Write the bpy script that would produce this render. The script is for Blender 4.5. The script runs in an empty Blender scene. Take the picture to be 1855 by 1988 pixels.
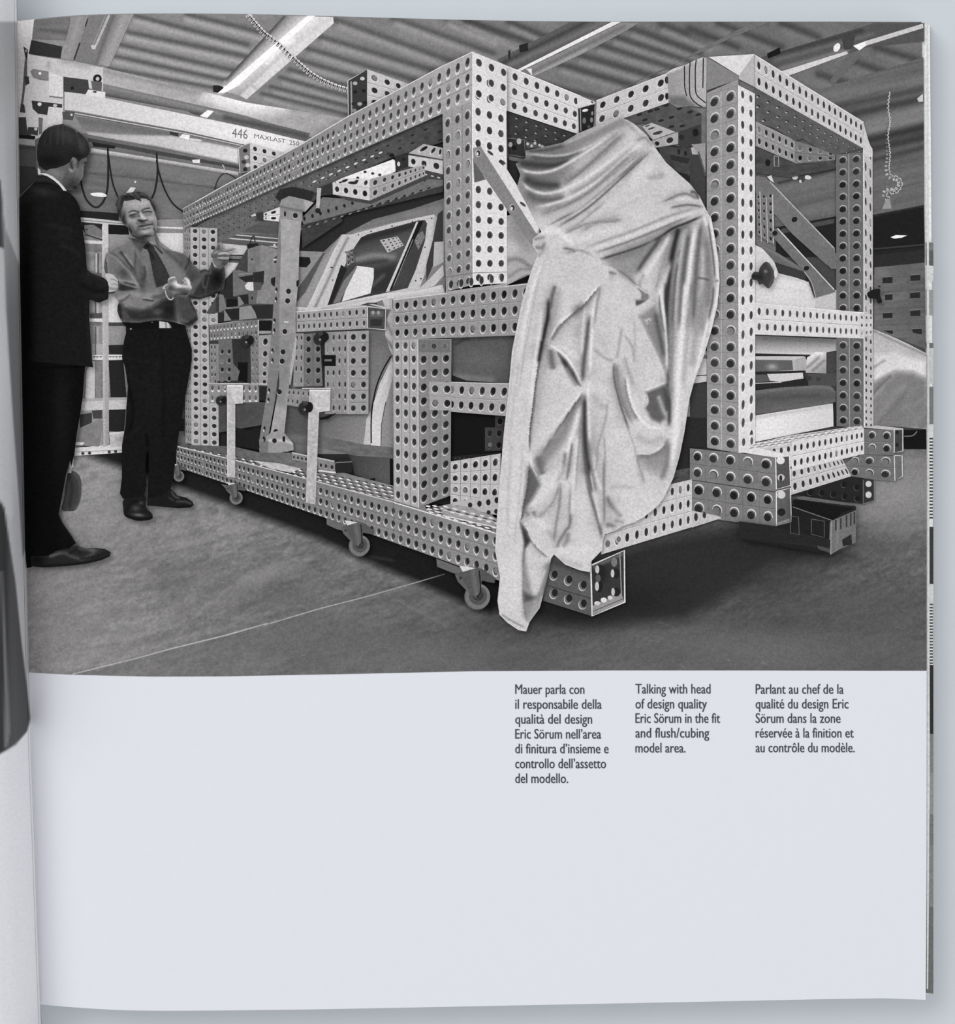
import bpy, bmesh, math, random
import numpy as np
from mathutils import Vector
from mathutils.geometry import delaunay_2d_cdt

# An open book lies on a pale desk, seen from straight above.  Page coordinates are used throughout:
# one unit of the page grid is 0.15 mm, x to the right and y down the page.
U = 0.00015                      # metres per page unit
ZP = 0.0125                      # height of the flat part of the page above the desk
CAM_Z = ZP + 0.55
random.seed(7); rng = np.random.default_rng(7)
scene = bpy.context.scene; COL = scene.collection

# ---------------------------------------------------------------- camera, world, lights, exposure
cam = bpy.data.cameras.new('camera'); cam_o = bpy.data.objects.new('camera', cam); COL.objects.link(cam_o)
cam.sensor_fit = 'HORIZONTAL'; cam.sensor_width = 36; cam.lens = 36 * 0.55 / (1855 * U)
cam_o.location = (0, 0, CAM_Z); cam.clip_start = 0.01
cam.dof.use_dof = True; cam.dof.focus_distance = 0.55; cam.dof.aperture_fstop = 5.0
scene.camera = cam_o
w = bpy.data.worlds.new('room'); scene.world = w; w.use_nodes = True
bg = w.node_tree.nodes['Background']; bg.inputs[0].default_value = (0.94, 0.97, 1.0, 1); bg.inputs[1].default_value = 0.6
def area(name, loc, target, size, power, color):
    l = bpy.data.lights.new(name, 'AREA'); l.shape = 'RECTANGLE'; l.size, l.size_y = size; l.energy = power; l.color = color
    o = bpy.data.objects.new(name, l); COL.objects.link(o); o.location = loc
    o.rotation_euler = (Vector(target) - Vector(loc)).to_track_quat('-Z', 'Y').to_euler(); return o
area('window_light', (-0.9, 1.0, 1.7), (0, 0, 0), (1.4, 1.0), 16.5, (0.965, 0.98, 1.0))
area('room_light', (1.2, -0.8, 1.8), (0, 0, 0), (1.2, 1.2), 5.5, (1.0, 0.985, 0.96))
scene.view_settings.view_transform = 'Standard'; scene.view_settings.look = 'None'
scene.view_settings.gamma = 1; scene.view_settings.use_curve_mapping = False
scene.view_settings.exposure = 0.10

# ---------------------------------------------------------------- page surface
GS = 0.0215
def gut(y): return 27.0 + y * GS                   # the gutter runs down the left edge of the page
STRIPS = np.arange(-34, 171, 17.0)
def bend(u): return ZP - 0.0055 * (1 - np.clip(u / 170.0, -0.2, 1)) ** 2
KNOTS = bend(STRIPS)
def Zs(x, y): return np.interp(x - gut(y), STRIPS, KNOTS)
def bend_normals(v):
    e = 8.0; q = lambda x, y: P(x, y, z=bend(x - gut(y)))
    return np.cross(q(v[:, 0] + e, v[:, 1]) - q(v[:, 0] - e, v[:, 1]), q(v[:, 0], v[:, 1] - e) - q(v[:, 0], v[:, 1] + e))
def P(x, y, dz=0.0, z=None):
    x = np.asarray(x, float); y = np.asarray(y, float)
    zz = (Zs(x, y) if z is None else z) + dz
    k = (CAM_Z - zz) / 0.55
    return np.stack([(x - 927.5) * U * k, -(y - 994) * U * k, zz + 0 * x], -1)

# ---------------------------------------------------------------- materials
def mat(name, rough=0.6, spec=0.2):
    m = bpy.data.materials.new(name); m.use_nodes = True
    return m, m.node_tree.nodes, m.node_tree.links, m.node_tree.nodes['Principled BSDF']
def plain(name, rgb, noise=0.03, scale=400, rough=0.7, spec=0.15):
    m, n, l, b = mat(name); b.inputs['Roughness'].default_value = rough; b.inputs['Specular IOR Level'].default_value = spec
    g = n.new('ShaderNodeNewGeometry'); t = n.new('ShaderNodeTexNoise'); t.inputs['Scale'].default_value = scale; t.inputs['Detail'].default_value = 3
    l.new(g.outputs['Position'], t.inputs['Vector'])
    r = n.new('ShaderNodeMapRange'); l.new(t.outputs['Fac'], r.inputs[0]); r.inputs[1].default_value = 0.25; r.inputs[2].default_value = 0.75
    r.inputs[3].default_value = 1 - noise; r.inputs[4].default_value = 1 + noise
    v = n.new('ShaderNodeVectorMath'); v.operation = 'SCALE'; v.inputs[0].default_value = rgb[:3]; l.new(r.outputs[0], v.inputs['Scale'])
    l.new(v.outputs[0], b.inputs['Base Color']); return m
def ink_material(name, amp, scale):
    # offset-printed black ink: the printed tone is stored per point, film grain comes from a fine noise
    m, n, l, b = mat(name); b.inputs['Roughness'].default_value = 0.55; b.inputs['Specular IOR Level'].default_value = 0.0
    a = n.new('ShaderNodeVertexColor'); a.layer_name = 'ink'
    g = n.new('ShaderNodeNewGeometry'); t = n.new('ShaderNodeTexNoise'); t.inputs['Scale'].default_value = scale; t.inputs['Detail'].default_value = 2; t.inputs['Roughness'].default_value = 0.8
    l.new(g.outputs['Position'], t.inputs['Vector'])
    r = n.new('ShaderNodeMapRange'); l.new(t.outputs['Fac'], r.inputs[0]); r.inputs[1].default_value = 0.2; r.inputs[2].default_value = 0.8
    r.inputs[3].default_value = 1 - amp; r.inputs[4].default_value = 1 + amp; r.clamp = False
    v = n.new('ShaderNodeVectorMath'); v.operation = 'SCALE'; l.new(a.outputs['Color'], v.inputs[0]); l.new(r.outputs[0], v.inputs['Scale'])
    l.new(v.outputs[0], b.inputs['Base Color']); return m
INK = ink_material('printed_ink', 0.25, 1400)
INK_SMOOTH = ink_material('printed_ink_smooth', 0.10, 1700)
TINT = np.array([1.02, 0.972, 0.955])
def lin(v):
    c = np.clip(np.asarray(v, float), 0, 255) / 255.0
    return np.where(c < 0.04045, c / 12.92, ((c + 0.055) / 1.055) ** 2.4)
PAPER = 0.80; WHITE = float(lin(226))
def ink(v):
    v = np.asarray(v, float); return lin(v + np.clip(v - 150, 0, 80) * 0.12) / WHITE * PAPER

# ---------------------------------------------------------------- drawing tools
def fr(x0, y0, s):
    def f(txt):
        a = np.array([float(t) for t in txt.replace(',', ' ').split()]).reshape(-1, 2)
        return a / s + np.array([x0, y0])
    f.p = lambda x, y: (x0 + x / s, y0 + y / s); f.s = s
    return f
px = fr(0, 0, 1.0)
K1 = 1855 / 480.0; K2 = 1855 / 515.0; K3 = 1855 / 580.0
zA, zB, zC, zD, zE, zF, zG = fr(0, 0, K1), fr(0, 440, K1), fr(0, 860, K1), fr(440, 0, K1), fr(440, 400, K1), fr(440, 840, K1), fr(880, 0, K1)
zH, zK, zL = fr(1340, 0, K2), fr(1340, 400, K2), fr(1340, 780, K2)
zI, zJ = fr(860, 400, K3), fr(860, 760, K3)
zM, zN, zO, zV = fr(200, 350, 1855 / 130), fr(195, 460, 1855 / 130), fr(300, 460, 1855 / 180), fr(195, 560, 1855 / 205)
zQ, zR, zS, zT, zU = fr(30, 220, 1855 / 180), fr(30, 380, 1855 / 210), fr(1280, 90, 1855 / 200), fr(390, 460, 1855 / 220), fr(0, 0, 994 / 200)

def curve(pts, closed=False, n=6):
    pts = np.asarray(pts, float); N = len(pts); out = []
    rngi = range(N) if closed else range(N - 1)
    for i in rngi:
        p0 = pts[(i - 1) % N] if closed or i > 0 else 2 * pts[0] - pts[1]
        p1 = pts[i]; p2 = pts[(i + 1) % N]
        p3 = pts[(i + 2) % N] if closed or i + 2 < N else 2 * pts[-1] - pts[-2]
        for k in range(n):
            t = k / n
            out.append(0.5 * (2 * p1 + (p2 - p0) * t + (2 * p0 - 5 * p1 + 4 * p2 - p3) * t * t + (3 * p1 - p0 - 3 * p2 + p3) * t ** 3))
    if not closed: out.append(pts[-1])
    return np.array(out)
def inside(poly, pts):
    x, y = pts[:, 0], pts[:, 1]; r = np.zeros(len(pts), bool); n = len(poly); j = n - 1
    for i in range(n):
        xi, yi = poly[i]; xj, yj = poly[j]
        if yi != yj:
            c = ((yi > y) != (yj > y)) & (x < (xj - xi) * (y - yi) / (yj - yi) + xi); r ^= c
        j = i
    return r
def dist(pl, pts):
    """distance to a polyline, parameter along it, signed side (+ is right of travel)"""
    best = np.full(len(pts), 1e9); par = np.zeros(len(pts)); side = np.zeros(len(pts)); n = len(pl) - 1
    for i in range(n):
        a = pl[i]; d = pl[i + 1] - a; L = max((d ** 2).sum(), 1e-9); r = pts - a
        t = np.clip((r @ d) / L, 0, 1); e = r - t[:, None] * d; q = (e ** 2).sum(1)
        m = q < best; best[m] = q[m]; par[m] = (i + t[m]) / n
        cr = d[0] * r[:, 1] - d[1] * r[:, 0]; side[m] = np.sign(cr[m])
    return np.sqrt(best), par, side
# tone operations; every one maps (points, tones) -> tones
def S(pl, w, t, a=1.0, side=0, w2=None, sm=True, taper=0):
    pl = np.asarray(pl, float)
    if sm and len(pl) > 2: pl = curve(pl, n=4)
    w2 = w if w2 is None else w2
    def op(p, v):
        mx = 3 * max(w, w2); lo = pl.min(0) - mx; hi = pl.max(0) + mx
        m = np.where(((p > lo) & (p < hi)).all(1))[0]
        if not len(m): return v
        d, par, sd = dist(pl, p[m]); ww = w + (w2 - w) * par
        al = a * np.exp(-(d / ww) ** 2)
        if taper: al = al * np.clip(np.minimum(par, 1 - par) / taper, 0, 1)
        if side: al = np.where(sd * side >= 0, al, 0)
        v = v.copy(); v[m] = v[m] + (t - v[m]) * al; return v
    return op
def B(cx, cy, rx, ry, t, a=1.0, rot=0):
    c, s = math.cos(math.radians(rot)), math.sin(math.radians(rot))
    def op(p, v):
        dx, dy = p[:, 0] - cx, p[:, 1] - cy
        q = ((dx * c + dy * s) / rx) ** 2 + ((-dx * s + dy * c) / ry) ** 2
        al = a * np.exp(-q); return v + (t - v) * al
    return op
def PG(poly, t, a=1.0, f=2.0, sm=False):
    poly = np.asarray(poly, float)
    if sm: poly = curve(poly, True, 4)
    def op(p, v):
        lo = poly.min(0) - 2 * f; hi = poly.max(0) + 2 * f
        m = np.where(((p > lo) & (p < hi)).all(1))[0]
        if not len(m): return v
        q = p[m]; ins = inside(poly, q); d, _, _ = dist(np.vstack([poly, poly[:1]]), q)
        sd = np.where(ins, d, -d); al = a * np.clip(0.5 + sd / (2 * f), 0, 1)
        v = v.copy(); tt = t(q) if callable(t) else t; v[m] = v[m] + (tt - v[m]) * al; return v
    return op
def G(x0, y0, t0, x1, y1, t1):
    def f(p):
        d = np.array([x1 - x0, y1 - y0], float); s = np.clip(((p - [x0, y0]) @ d) / (d @ d), 0, 1)
        return t0 + (t1 - t0) * s
    return f
def CT(pivot, gain, hi=250):
    return lambda p, v: np.clip(pivot + (v - pivot) * gain, 8, hi)
def N(amp, sx, sy, rot=0, seed=1):
    def op(p, v):
        r = np.random.default_rng(seed); T = r.random((128, 128)) - 0.5
        c, s = math.cos(math.radians(rot)), math.sin(math.radians(rot))
        a = (p[:, 0] * c + p[:, 1] * s) / sx; b = (-p[:, 0] * s + p[:, 1] * c) / sy
        ia, ib = np.floor(a).astype(int), np.floor(b).astype(int); fa, fb = a - ia, b - ib
        fa = fa * fa * (3 - 2 * fa); fb = fb * fb * (3 - 2 * fb)
        g = lambda i, j: T[i % 128, j % 128]
        n = (g(ia, ib) * (1 - fa) + g(ia + 1, ib) * fa) * (1 - fb) + (g(ia, ib + 1) * (1 - fa) + g(ia + 1, ib + 1) * fa) * fb
        return v + 2 * amp * n
    return op

LAY = [40]                                                # running number of the ink layers, back to front
DZ = 1.0e-6
class Part:
    """one printed piece = one mesh"""
    def __init__(s, name, parent=None, label=None, material=None, stuff=False):
        s.name, s.parent, s.label, s.material, s.stuff = name, parent, label, material or INK, stuff
        s.vs, s.zs, s.ts, s.fs, s.nn = [], [], [], [], 0; s.rgb = None; PARTS.append(s)
    def add(s, pts, faces, tones, dz=0):
        pts = np.asarray(pts, float); LAY[0] += 1
        if len(pts) and pts[:, 0].min() < gut(pts[:, 1].mean()) + 175: pts, faces, tones = strips(pts, faces, tones)
        s.vs.append(pts); s.zs.append(np.full(len(pts), LAY[0] * DZ)); s.ts.append(np.asarray(tones, float) * np.ones(len(pts)))
        s.fs += [[i + s.nn for i in f] for f in faces]; s.nn += len(pts); return s
    def f(s, poly, tone, *ops, step=None, sm=False):
        """fill an outline; with ops the inside is tessellated finely enough to carry the tones"""
        poly = np.asarray(poly, float)
        if sm: poly = curve(poly, True, sm if sm > 1 else 5)
        flat = not ops and not callable(tone)
        if step is None: step = 3.0
        if not flat:
            q = []
            for i in range(len(poly)):
                a, b = poly[i], poly[(i + 1) % len(poly)]; k = max(1, int(np.hypot(*(b - a)) / (step * 1.2)))
                q += [a + (b - a) * j / k for j in range(k)]
            poly = np.array(q)
        vs = [Vector(p) for p in poly]; n = len(vs)
        if not flat:
            lo, hi = poly.min(0), poly.max(0); hx = np.arange(lo[0] + step / 2, hi[0], step); hy = np.arange(lo[1] + step / 2, hi[1], step * 0.87)
            gx, gy = np.meshgrid(hx, hy); gx = gx + (np.arange(len(hy)) % 2 * step / 2)[:, None]; gp = np.stack([gx.ravel(), gy.ravel()], 1)
            gp = gp[inside(poly, gp)]
            if len(gp) and len(gp) < 4000:
                d, _, _ = dist(np.vstack([poly, poly[:1]]), gp); gp = gp[d > step * 0.35]
            vs += [Vector(p) for p in gp]
        r = delaunay_2d_cdt(vs, [(i, (i + 1) % n) for i in range(n)], [], 1, 1e-4)
        pts = np.array([[a.x, a.y] for a in r[0]]); faces = [list(f) for f in r[2]]
        t = tone(pts) if callable(tone) else np.full(len(pts), float(tone))
        for o in ops: t = o(pts, t)
        return s.add(pts, faces, t)
    def l(s, pl, w, tone, sm=False, w2=None, closed=False):
        """crisp line"""
        pl = np.asarray(pl, float)
        if closed: pl = np.vstack([pl, pl[:1]])
        if sm and len(pl) > 2: pl = curve(pl, n=6)
        d = np.gradient(pl, axis=0); L = np.hypot(d[:, 0], d[:, 1]); L[L == 0] = 1; nrm = np.stack([-d[:, 1], d[:, 0]], 1) / L[:, None]
        ww = np.linspace(w, w if w2 is None else w2, len(pl))[:, None] / 2
        v = np.vstack([pl + nrm * ww, pl - nrm * ww]); n = len(pl)
        tn = np.asarray(tone, float)
        return s.add(v, [[i, i + 1, n + i + 1, n + i] for i in range(n - 1)], np.concatenate([tn, tn]) if tn.ndim else tone)
    def d(s, cx, cy, rx, ry=None, tone=40, rot=0, n=14, a0=0, a1=360):
        ry = rx if ry is None else ry; c, sn = math.cos(math.radians(rot)), math.sin(math.radians(rot))
        a = np.radians(np.linspace(a0, a1, n, endpoint=(a1 - a0) < 360)); x, y = rx * np.cos(a), ry * np.sin(a)
        return s.add(np.stack([cx + x * c - y * sn, cy + x * sn + y * c], 1), [list(range(n))], tone)
    def perf(s, quad, nu, nv, tone=160, r=0.27, hole=45, wall=95, rim=205, off=(-0.25, 0.2), grooves='v', k=None, face=True, gt=None, off0=None,
             skip=None, lit=0.12, ku=None, edge=None, ph=(0.5, 0.5), end=(0.5, 0.5), rr=None):
        """perforated square tube wall: quad TL TR BR BL, nu holes along the top edge, nv rows"""
        q = np.asarray(quad, float); TL, TR, BR, BL = q
        a, b = np.hypot(*(BL - TL)), np.hypot(*(BR - TR)); c, d = np.hypot(*(TR - TL)), np.hypot(*(BR - BL))
        if k: a, b = k
        if ku: c, d = ku
        def m(u, v):
            su = u * a / ((1 - u) * b + u * a); sv = v * c / ((1 - v) * d + v * c)
            su, sv = su[..., None], sv[..., None]
            return (TL * (1 - su) + TR * su) * (1 - sv) + (BL * (1 - su) + BR * su) * sv
        if face:
            if callable(tone): s.f(q, tone, step=8)
            else: s.f(q, tone)
        base = 150 if callable(tone) else tone
        gt = base * 0.72 if gt is None else gt
        for j in range(1, nv):
            if 'v' in grooves:
                v = (j + ph[1] - 0.5) / nv
                s.l(m(np.array([0, .25, .5, .75, 1.]), np.full(5, v)), 1.1, gt)
                s.l(m(np.array([0, .25, .5, .75, 1.]), np.full(5, v)) + [0, 1.1], 0.9, min(base * 1.15, 235))
        for i in range(1, nu):
            if 'u' in grooves:
                u = i / nu; s.l(m(np.full(5, u), np.array([0, .25, .5, .75, 1.])), 1.0, gt)
        if 'U' in grooves:
            for i in range(1, nu):
                s.l(m(np.full(2, i / nu), np.array([0, 1.])), 0.7, base * 0.9)
        if edge:
            s.l([TL, TR], 1.4, edge)
        uu, vv = np.meshgrid(np.arange(nu) + ph[0], np.arange(nv) + ph[1]); uu, vv = uu.ravel(), vv.ravel()
        if skip is not None:
            kp = np.array([not skip(int(x), int(y)) for x, y in zip(uu, vv)]); uu, vv = uu[kp], vv[kp]
        n = 12; ang = np.arange(n) * 2 * math.pi / n
        ra, rb = rr if rr else (r, r)
        def ring(sc, ou, ov):
            U_ = (uu[:, None] + ou + ra * sc * np.cos(ang)[None]) / nu; V_ = (vv[:, None] + ov + rb * sc * np.sin(ang)[None]) / nv
            return m(U_, V_)
        tl = np.random.default_rng(nu * 31 + nv).random(len(uu))
        for sc, ou, ov, tt in ((1.11, off[0] * 0.25 * ra, off[1] * 0.7 * rb, np.full(len(uu), rim)), (1.0, 0, 0, np.full(len(uu), wall) + (tl - .5) * 26),
                               (0.84, -off[0] * 0.6 * ra, -off[1] * 0.6 * rb, np.where(tl < lit, hole + 75, hole + (tl - .5) * 24))):
            if rim is None and sc > 1.05: continue
            R = ring(sc, ou, ov); M = len(uu)
            s.add(R.reshape(-1, 2), [list(range(i * n, i * n + n)) for i in range(M)], np.repeat(tt, n))
        return s
    def build(s):
        if not s.vs: return None
        v = np.vstack(s.vs); z = np.concatenate(s.zs); t = np.concatenate(s.ts)
        co = P(v[:, 0], v[:, 1], z)
        root = s.parent; top = root
        base = np.zeros(3)
        while top is not None:
            if getattr(top, 'obj', None) is not None and top.obj.type == 'EMPTY': base = np.array(top.obj.location)
            top = getattr(top, 'parent', None)
        me = bpy.data.meshes.new(s.name); me.from_pydata((co - base).tolist(), [], s.fs)
        c = np.ones((len(t), 4), np.float32); c[:, :3] = ink(t)[:, None] * TINT[None]
        if s.rgb is not None: c[:, :3] = ink(t)[:, None] * np.array(s.rgb)[None]
        at = me.attributes.new('ink', 'FLOAT_COLOR', 'POINT'); at.data.foreach_set('color', c.ravel())
        bmx = bmesh.new(); bmx.from_mesh(me)
        for f in bmx.faces:
            if f.normal.z < 0: f.normal_flip()
            f.smooth = True
        bmx.to_mesh(me); bmx.free()
        if v[:, 0].min() < 235:                          # page curvature: true surface normal at every point
            nn = bend_normals(v); nn /= np.linalg.norm(nn, axis=1)[:, None]
            me.normals_split_custom_set_from_vertices(nn.tolist())
        me.materials.append(s.material)
        o = bpy.data.objects.new(s.name, me); COL.objects.link(o); s.obj = o
        if s.parent is not None: o.parent = s.parent.obj
        if s.label: o['label'] = s.label
        if s.stuff: o['kind'] = 'stuff'
        return o
PARTS = []
class Thing:
    """an Empty at the foot of a printed thing, parent of its parts"""
    def __init__(s, name, label, cat, at, group=None):
        o = bpy.data.objects.new(name, None); COL.objects.link(o); o.empty_display_size = 0.005
        o.location = P(*at); o['label'] = label; o['category'] = cat
        if group: o['group'] = group
        s.obj = o; s.parent = None
    def part(s, name, label=None, parent=None, **kw): return Part(name, parent or s, label, **kw)
def whole(name, label, cat, group=None, **kw):
    p = Part(name, None, None, **kw); p.meta = (label, cat, group); return p
def structure(name, **kw):
    p = Part(name, None, None, **kw); p.meta = 'structure'; return p
def strips(pts, faces, tones):
    """cut a printed shape where the page bends towards the gutter so that it follows the paper"""
    bmx = bmesh.new(); lay = bmx.verts.layers.float.new('t'); tn = np.asarray(tones, float) * np.ones(len(pts))
    vs = []
    for p, t in zip(pts, tn):
        v = bmx.verts.new((p[0], p[1], 0)); v[lay] = t; vs.append(v)
    for f in faces:
        try: bmx.faces.new([vs[i] for i in f])
        except ValueError: pass
    nrm = Vector((1, -GS, 0))
    for c in STRIPS:
        u = pts[:, 0] - gut(pts[:, 1])
        if u.min() < c < u.max():
            bmesh.ops.bisect_plane(bmx, geom=bmx.verts[:] + bmx.edges[:] + bmx.faces[:], plane_co=(27.0 + c, 0, 0), plane_no=nrm, dist=1e-5)
    bmx.verts.index_update()
    P2 = np.array([[v.co.x, v.co.y] for v in bmx.verts]); T2 = np.array([v[lay] for v in bmx.verts]); F2 = [[v.index for v in f.verts] for f in bmx.faces]
    bmx.free(); return P2, F2, T2
# ================================================================ desk and book
def solid(name, outline, ztop, zbot, material, parent=None):
    """closed sheet or block: outline in page units, ztop/zbot functions of (x, y)"""
    o = np.asarray(outline, float); n = len(o)
    top = P(o[:, 0], o[:, 1], z=ztop(o[:, 0], o[:, 1])); bot = P(o[:, 0], o[:, 1], z=zbot(o[:, 0], o[:, 1]))
    me = bpy.data.meshes.new(name); bmx = bmesh.new()
    a = [bmx.verts.new(p) for p in top]; b = [bmx.verts.new(p) for p in bot]
    r = delaunay_2d_cdt([Vector(p) for p in o], [(i, (i + 1) % n) for i in range(n)], [], 1, 1e-4)
    idx = [s[0] for s in r[3]]
    for f in r[2]:
        bmx.faces.new([a[idx[i]] for i in f]); bmx.faces.new([b[idx[i]] for i in reversed(f)])
    for i in range(n): bmx.faces.new([a[i], b[i], b[(i + 1) % n], a[(i + 1) % n]])
    bmesh.ops.recalc_face_normals(bmx, faces=bmx.faces); bmx.to_mesh(me); bmx.free(); me.materials.append(material)
    ob = bpy.data.objects.new(name, me); COL.objects.link(ob)
    if parent is not None: ob.parent = parent
    return ob
desk_m = plain('desk_lacquer', (0.625, 0.66, 0.69), 0.015, 60, 0.5, 0.2)
paper_m = plain('coated_paper', (0.792, 0.79, 0.835), 0.006, 300, 0.5, 0.1)
block_m = plain('page_edges', (0.74, 0.73, 0.71), 0.05, 900, 0.8, 0.05)
d = solid('desk_surface', [(-4000, -3600), (6000, -3600), (6000, 5600), (-4000, 5600)], lambda x, y: 0 * x, lambda x, y: 0 * x - 0.02, desk_m)
d['kind'] = 'structure'

BOOK = bpy.data.objects.new('open_book', None); COL.objects.link(BOOK); BOOK.empty_display_size = 0.01
BOOK['label'] = 'open book with white pages, a printed photograph and three captions, lying on pale desk'
BOOK['category'] = 'book'
# right-hand page: a thin sheet that bends down into the gutter
top_e = [(33, 41), (50, 38.5), (68, 37), (100, 33.5), (120, 32), (150, 29.5), (200, 27.5), (250, 26.5), (300, 26), (400, 26.2), (480, 27), (560, 29), (700, 33), (820, 36.5), (920, 39), (1000, 40.5), (1180, 42), (1360, 42), (1600, 42), (1790, 42.5)]
bot_e = [(1798, 1941), (1700, 1937.5), (1500, 1942), (1300, 1946), (1100, 1950), (900, 1954), (700, 1958), (560, 1960.5), (400, 1962), (300, 1962.5), (230, 1961), (160, 1957), (110, 1953), (79, 1950)]
right_e = [(1794, 300), (1799, 780), (1800, 1300), (1799.5, 1700)]
def edge_at(e, x): a = np.array(sorted(e)); return np.interp(x, a[:, 0], a[:, 1])
def right_at(y): return np.interp(y, [42, 300, 780, 1300, 1700, 1941], [1790, 1794, 1799, 1800, 1799.5, 1798])
us = list(STRIPS[2:]) + [210, 260, 330, 420, 540, 680, 820, 960, 1100, 1250, 1400, 1550, 1680, 1765]
def sheet(name, thick, m, parent, dz=0.0):
    """page grid: columns follow the gutter, rows run from top edge to bottom edge"""
    rows = np.linspace(0, 1, 15); g = []
    for v in rows:
        for u in us:
            xt = gut(40) + u if u <= 170 else gut(40) + u * (1790 - gut(40)) / 1765.; xb = gut(1950) + u if u <= 170 else gut(1950) + u * (1798 - gut(1950)) / 1765.
            yt = edge_at(top_e, xt); yb = edge_at(bot_e, xb); y = yt + (yb - yt) * v
            x = gut(y) + (u if u <= 170 else u * (right_at(y) - gut(y)) / 1765.)
            g.append((x, y))
    g = np.array(g); W = len(us); H = len(rows); top = P(g[:, 0], g[:, 1], dz); bot = P(g[:, 0], g[:, 1], dz - thick)
    me = bpy.data.meshes.new(name); fs = []; NV = len(g)
    for j in range(H - 1):
        for i in range(W - 1):
            q = [j * W + i, (j + 1) * W + i, (j + 1) * W + i + 1, j * W + i + 1]; fs.append(q); fs.append([NV + k for k in reversed(q)])
    loop = [i for i in range(W)] + [j * W + W - 1 for j in range(1, H)] + [(H - 1) * W + i for i in range(W - 2, -1, -1)] + [j * W for j in range(H - 2, 0, -1)]
    for i in range(len(loop)): a, b = loop[i], loop[(i + 1) % len(loop)]; fs.append([a, b, NV + b, NV + a])
    me.from_pydata(np.vstack([top, bot]).tolist(), [], fs)
    for p in me.polygons: p.use_smooth = True
    nt = bend_normals(g); nt /= np.linalg.norm(nt, axis=1)[:, None]
    me.normals_split_custom_set_from_vertices(np.vstack([nt, -nt]).tolist())
    me.materials.append(m); o = bpy.data.objects.new(name, me); COL.objects.link(o); o.parent = parent; return o
page = sheet('right_page', 0.0001, paper_m, BOOK)
# the stack of pages below it, sticking out a little on the right
blk = [(34, 60)] + [(x, edge_at(top_e, x) + 8) for x in (120, 200, 300, 500, 800, 1100, 1400, 1700)] + [(1806, 49), (1808, 300), (1811, 700), (1812, 1100), (1812, 1500), (1809, 1750), (1807, 1925), (1803, 1931)] + \
      [(x, edge_at(bot_e, x) - 14) for x in (1700, 1400, 1100, 800, 500, 300, 200, 120)] + [(76, 1935)]
solid('page_block', blk, lambda x, y: Zs(x, y) - 0.0008, lambda x, y: 0 * x + 0.0006, block_m, BOOK)
# the leaf below the open page shows a narrow strip of its own print at the right edge
class H: pass
hb = H(); hb.obj = BOOK; hb.parent = None
np_ = Part('lower_leaf', hb, 'narrow strip of the next leaf with its own grey print'); np_.rgb = (1, .99, .97)
LAY[0] = -700
np_.f(px('1785 46 1806 49 1808 300 1811 700 1812 1100 1812 1500 1809 1750 1807 1925 1800 1930 1780 1930'), 214)
np_.f(px('1797 46 1806 49 1808 300 1809 460 1800 460 1796 200'), 224)
for y0, y1, t in ((470, 486, 120), (486, 515, 95), (515, 545, 200), (562, 612, 150), (665, 675, 110), (675, 745, 190), (750, 823, 120), (823, 848, 205), (1022, 1133, 62), (1133, 1170, 196), (1290, 1424, 52), (1424, 1500, 125), (1500, 1580, 140), (1580, 1640, 118), (1640, 1760, 128), (1760, 1928, 108)):
    np_.f([(1798, y0), (1813, y0 + 1), (1813, y1 + 1), (1798, y1)], t)
for y in np.arange(850, 1008, 6.4): np_.f([(1802, y), (1812, y), (1812, y + 3.2), (1802, y + 3.2)], 70)
for y in np.arange(1172, 1292, 6.0): np_.f([(1802, y), (1812, y), (1812, y + 3.2), (1802, y + 3.2)], 80)
np_.f(px('1800 46 1803 49 1805 700 1806 1500 1803 1920 1800 1920'), 205)
LAY[0] = 40
# left-hand leaf: curls up out of the gutter and out of frame
def leaf(name, edge, zprof, m, parent, ys, y_bottom=None):
    prof = zprof; W = len(prof); co = []
    for y in ys:
        xe = np.interp(y, edge[0], edge[1])
        for off, z in prof: co.append(P(xe + off, y, z=ZP + z))
    co = np.array(co); H_ = len(ys)
    co2 = co - [0, 0, 0.00012]; NV = len(co); fs = []
    for j in range(H_ - 1):
        for i in range(W - 1):
            q = [j * W + i, j * W + i + 1, (j + 1) * W + i + 1, (j + 1) * W + i]; fs += [q, [NV + k for k in reversed(q)]]
    loop = [i for i in range(W)] + [j * W + W - 1 for j in range(1, H_)] + [(H_ - 1) * W + i for i in range(W - 2, -1, -1)] + [j * W for j in range(H_ - 2, 0, -1)]
    for i in range(len(loop)): a, b = loop[i], loop[(i + 1) % len(loop)]; fs.append([b, a, NV + a, NV + b])
    me = bpy.data.meshes.new(name); me.from_pydata(np.vstack([co, co2]).tolist(), [], fs)
    bmx = bmesh.new(); bmx.from_mesh(me); bmesh.ops.recalc_face_normals(bmx, faces=bmx.faces); bmx.to_mesh(me); bmx.free()
    for p in me.polygons: p.use_smooth = True
    me.materials.append(m); o = bpy.data.objects.new(name, me); COL.objects.link(o)
    if parent is not None: o.parent = parent
    return o
LE = ([-300, 0, 350, 600, 920, 1300, 1400, 1480, 1600, 1800, 1990, 2300], [30, 32.5, 37, 41.5, 47, 55, 59, 61, 66, 73, 80, 88])
prof = [(26, -0.0049), (10, -0.0056), (3, -0.0058), (0, -0.0047), (-6, -0.0006), (-15, 0.0036), (-30, 0.009), (-60, 0.0155), (-110, 0.021), (-250, 0.027), (-600, 0.030)]
prof = [tuple(p) for p in curve(np.array(prof), n=7)]
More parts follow.
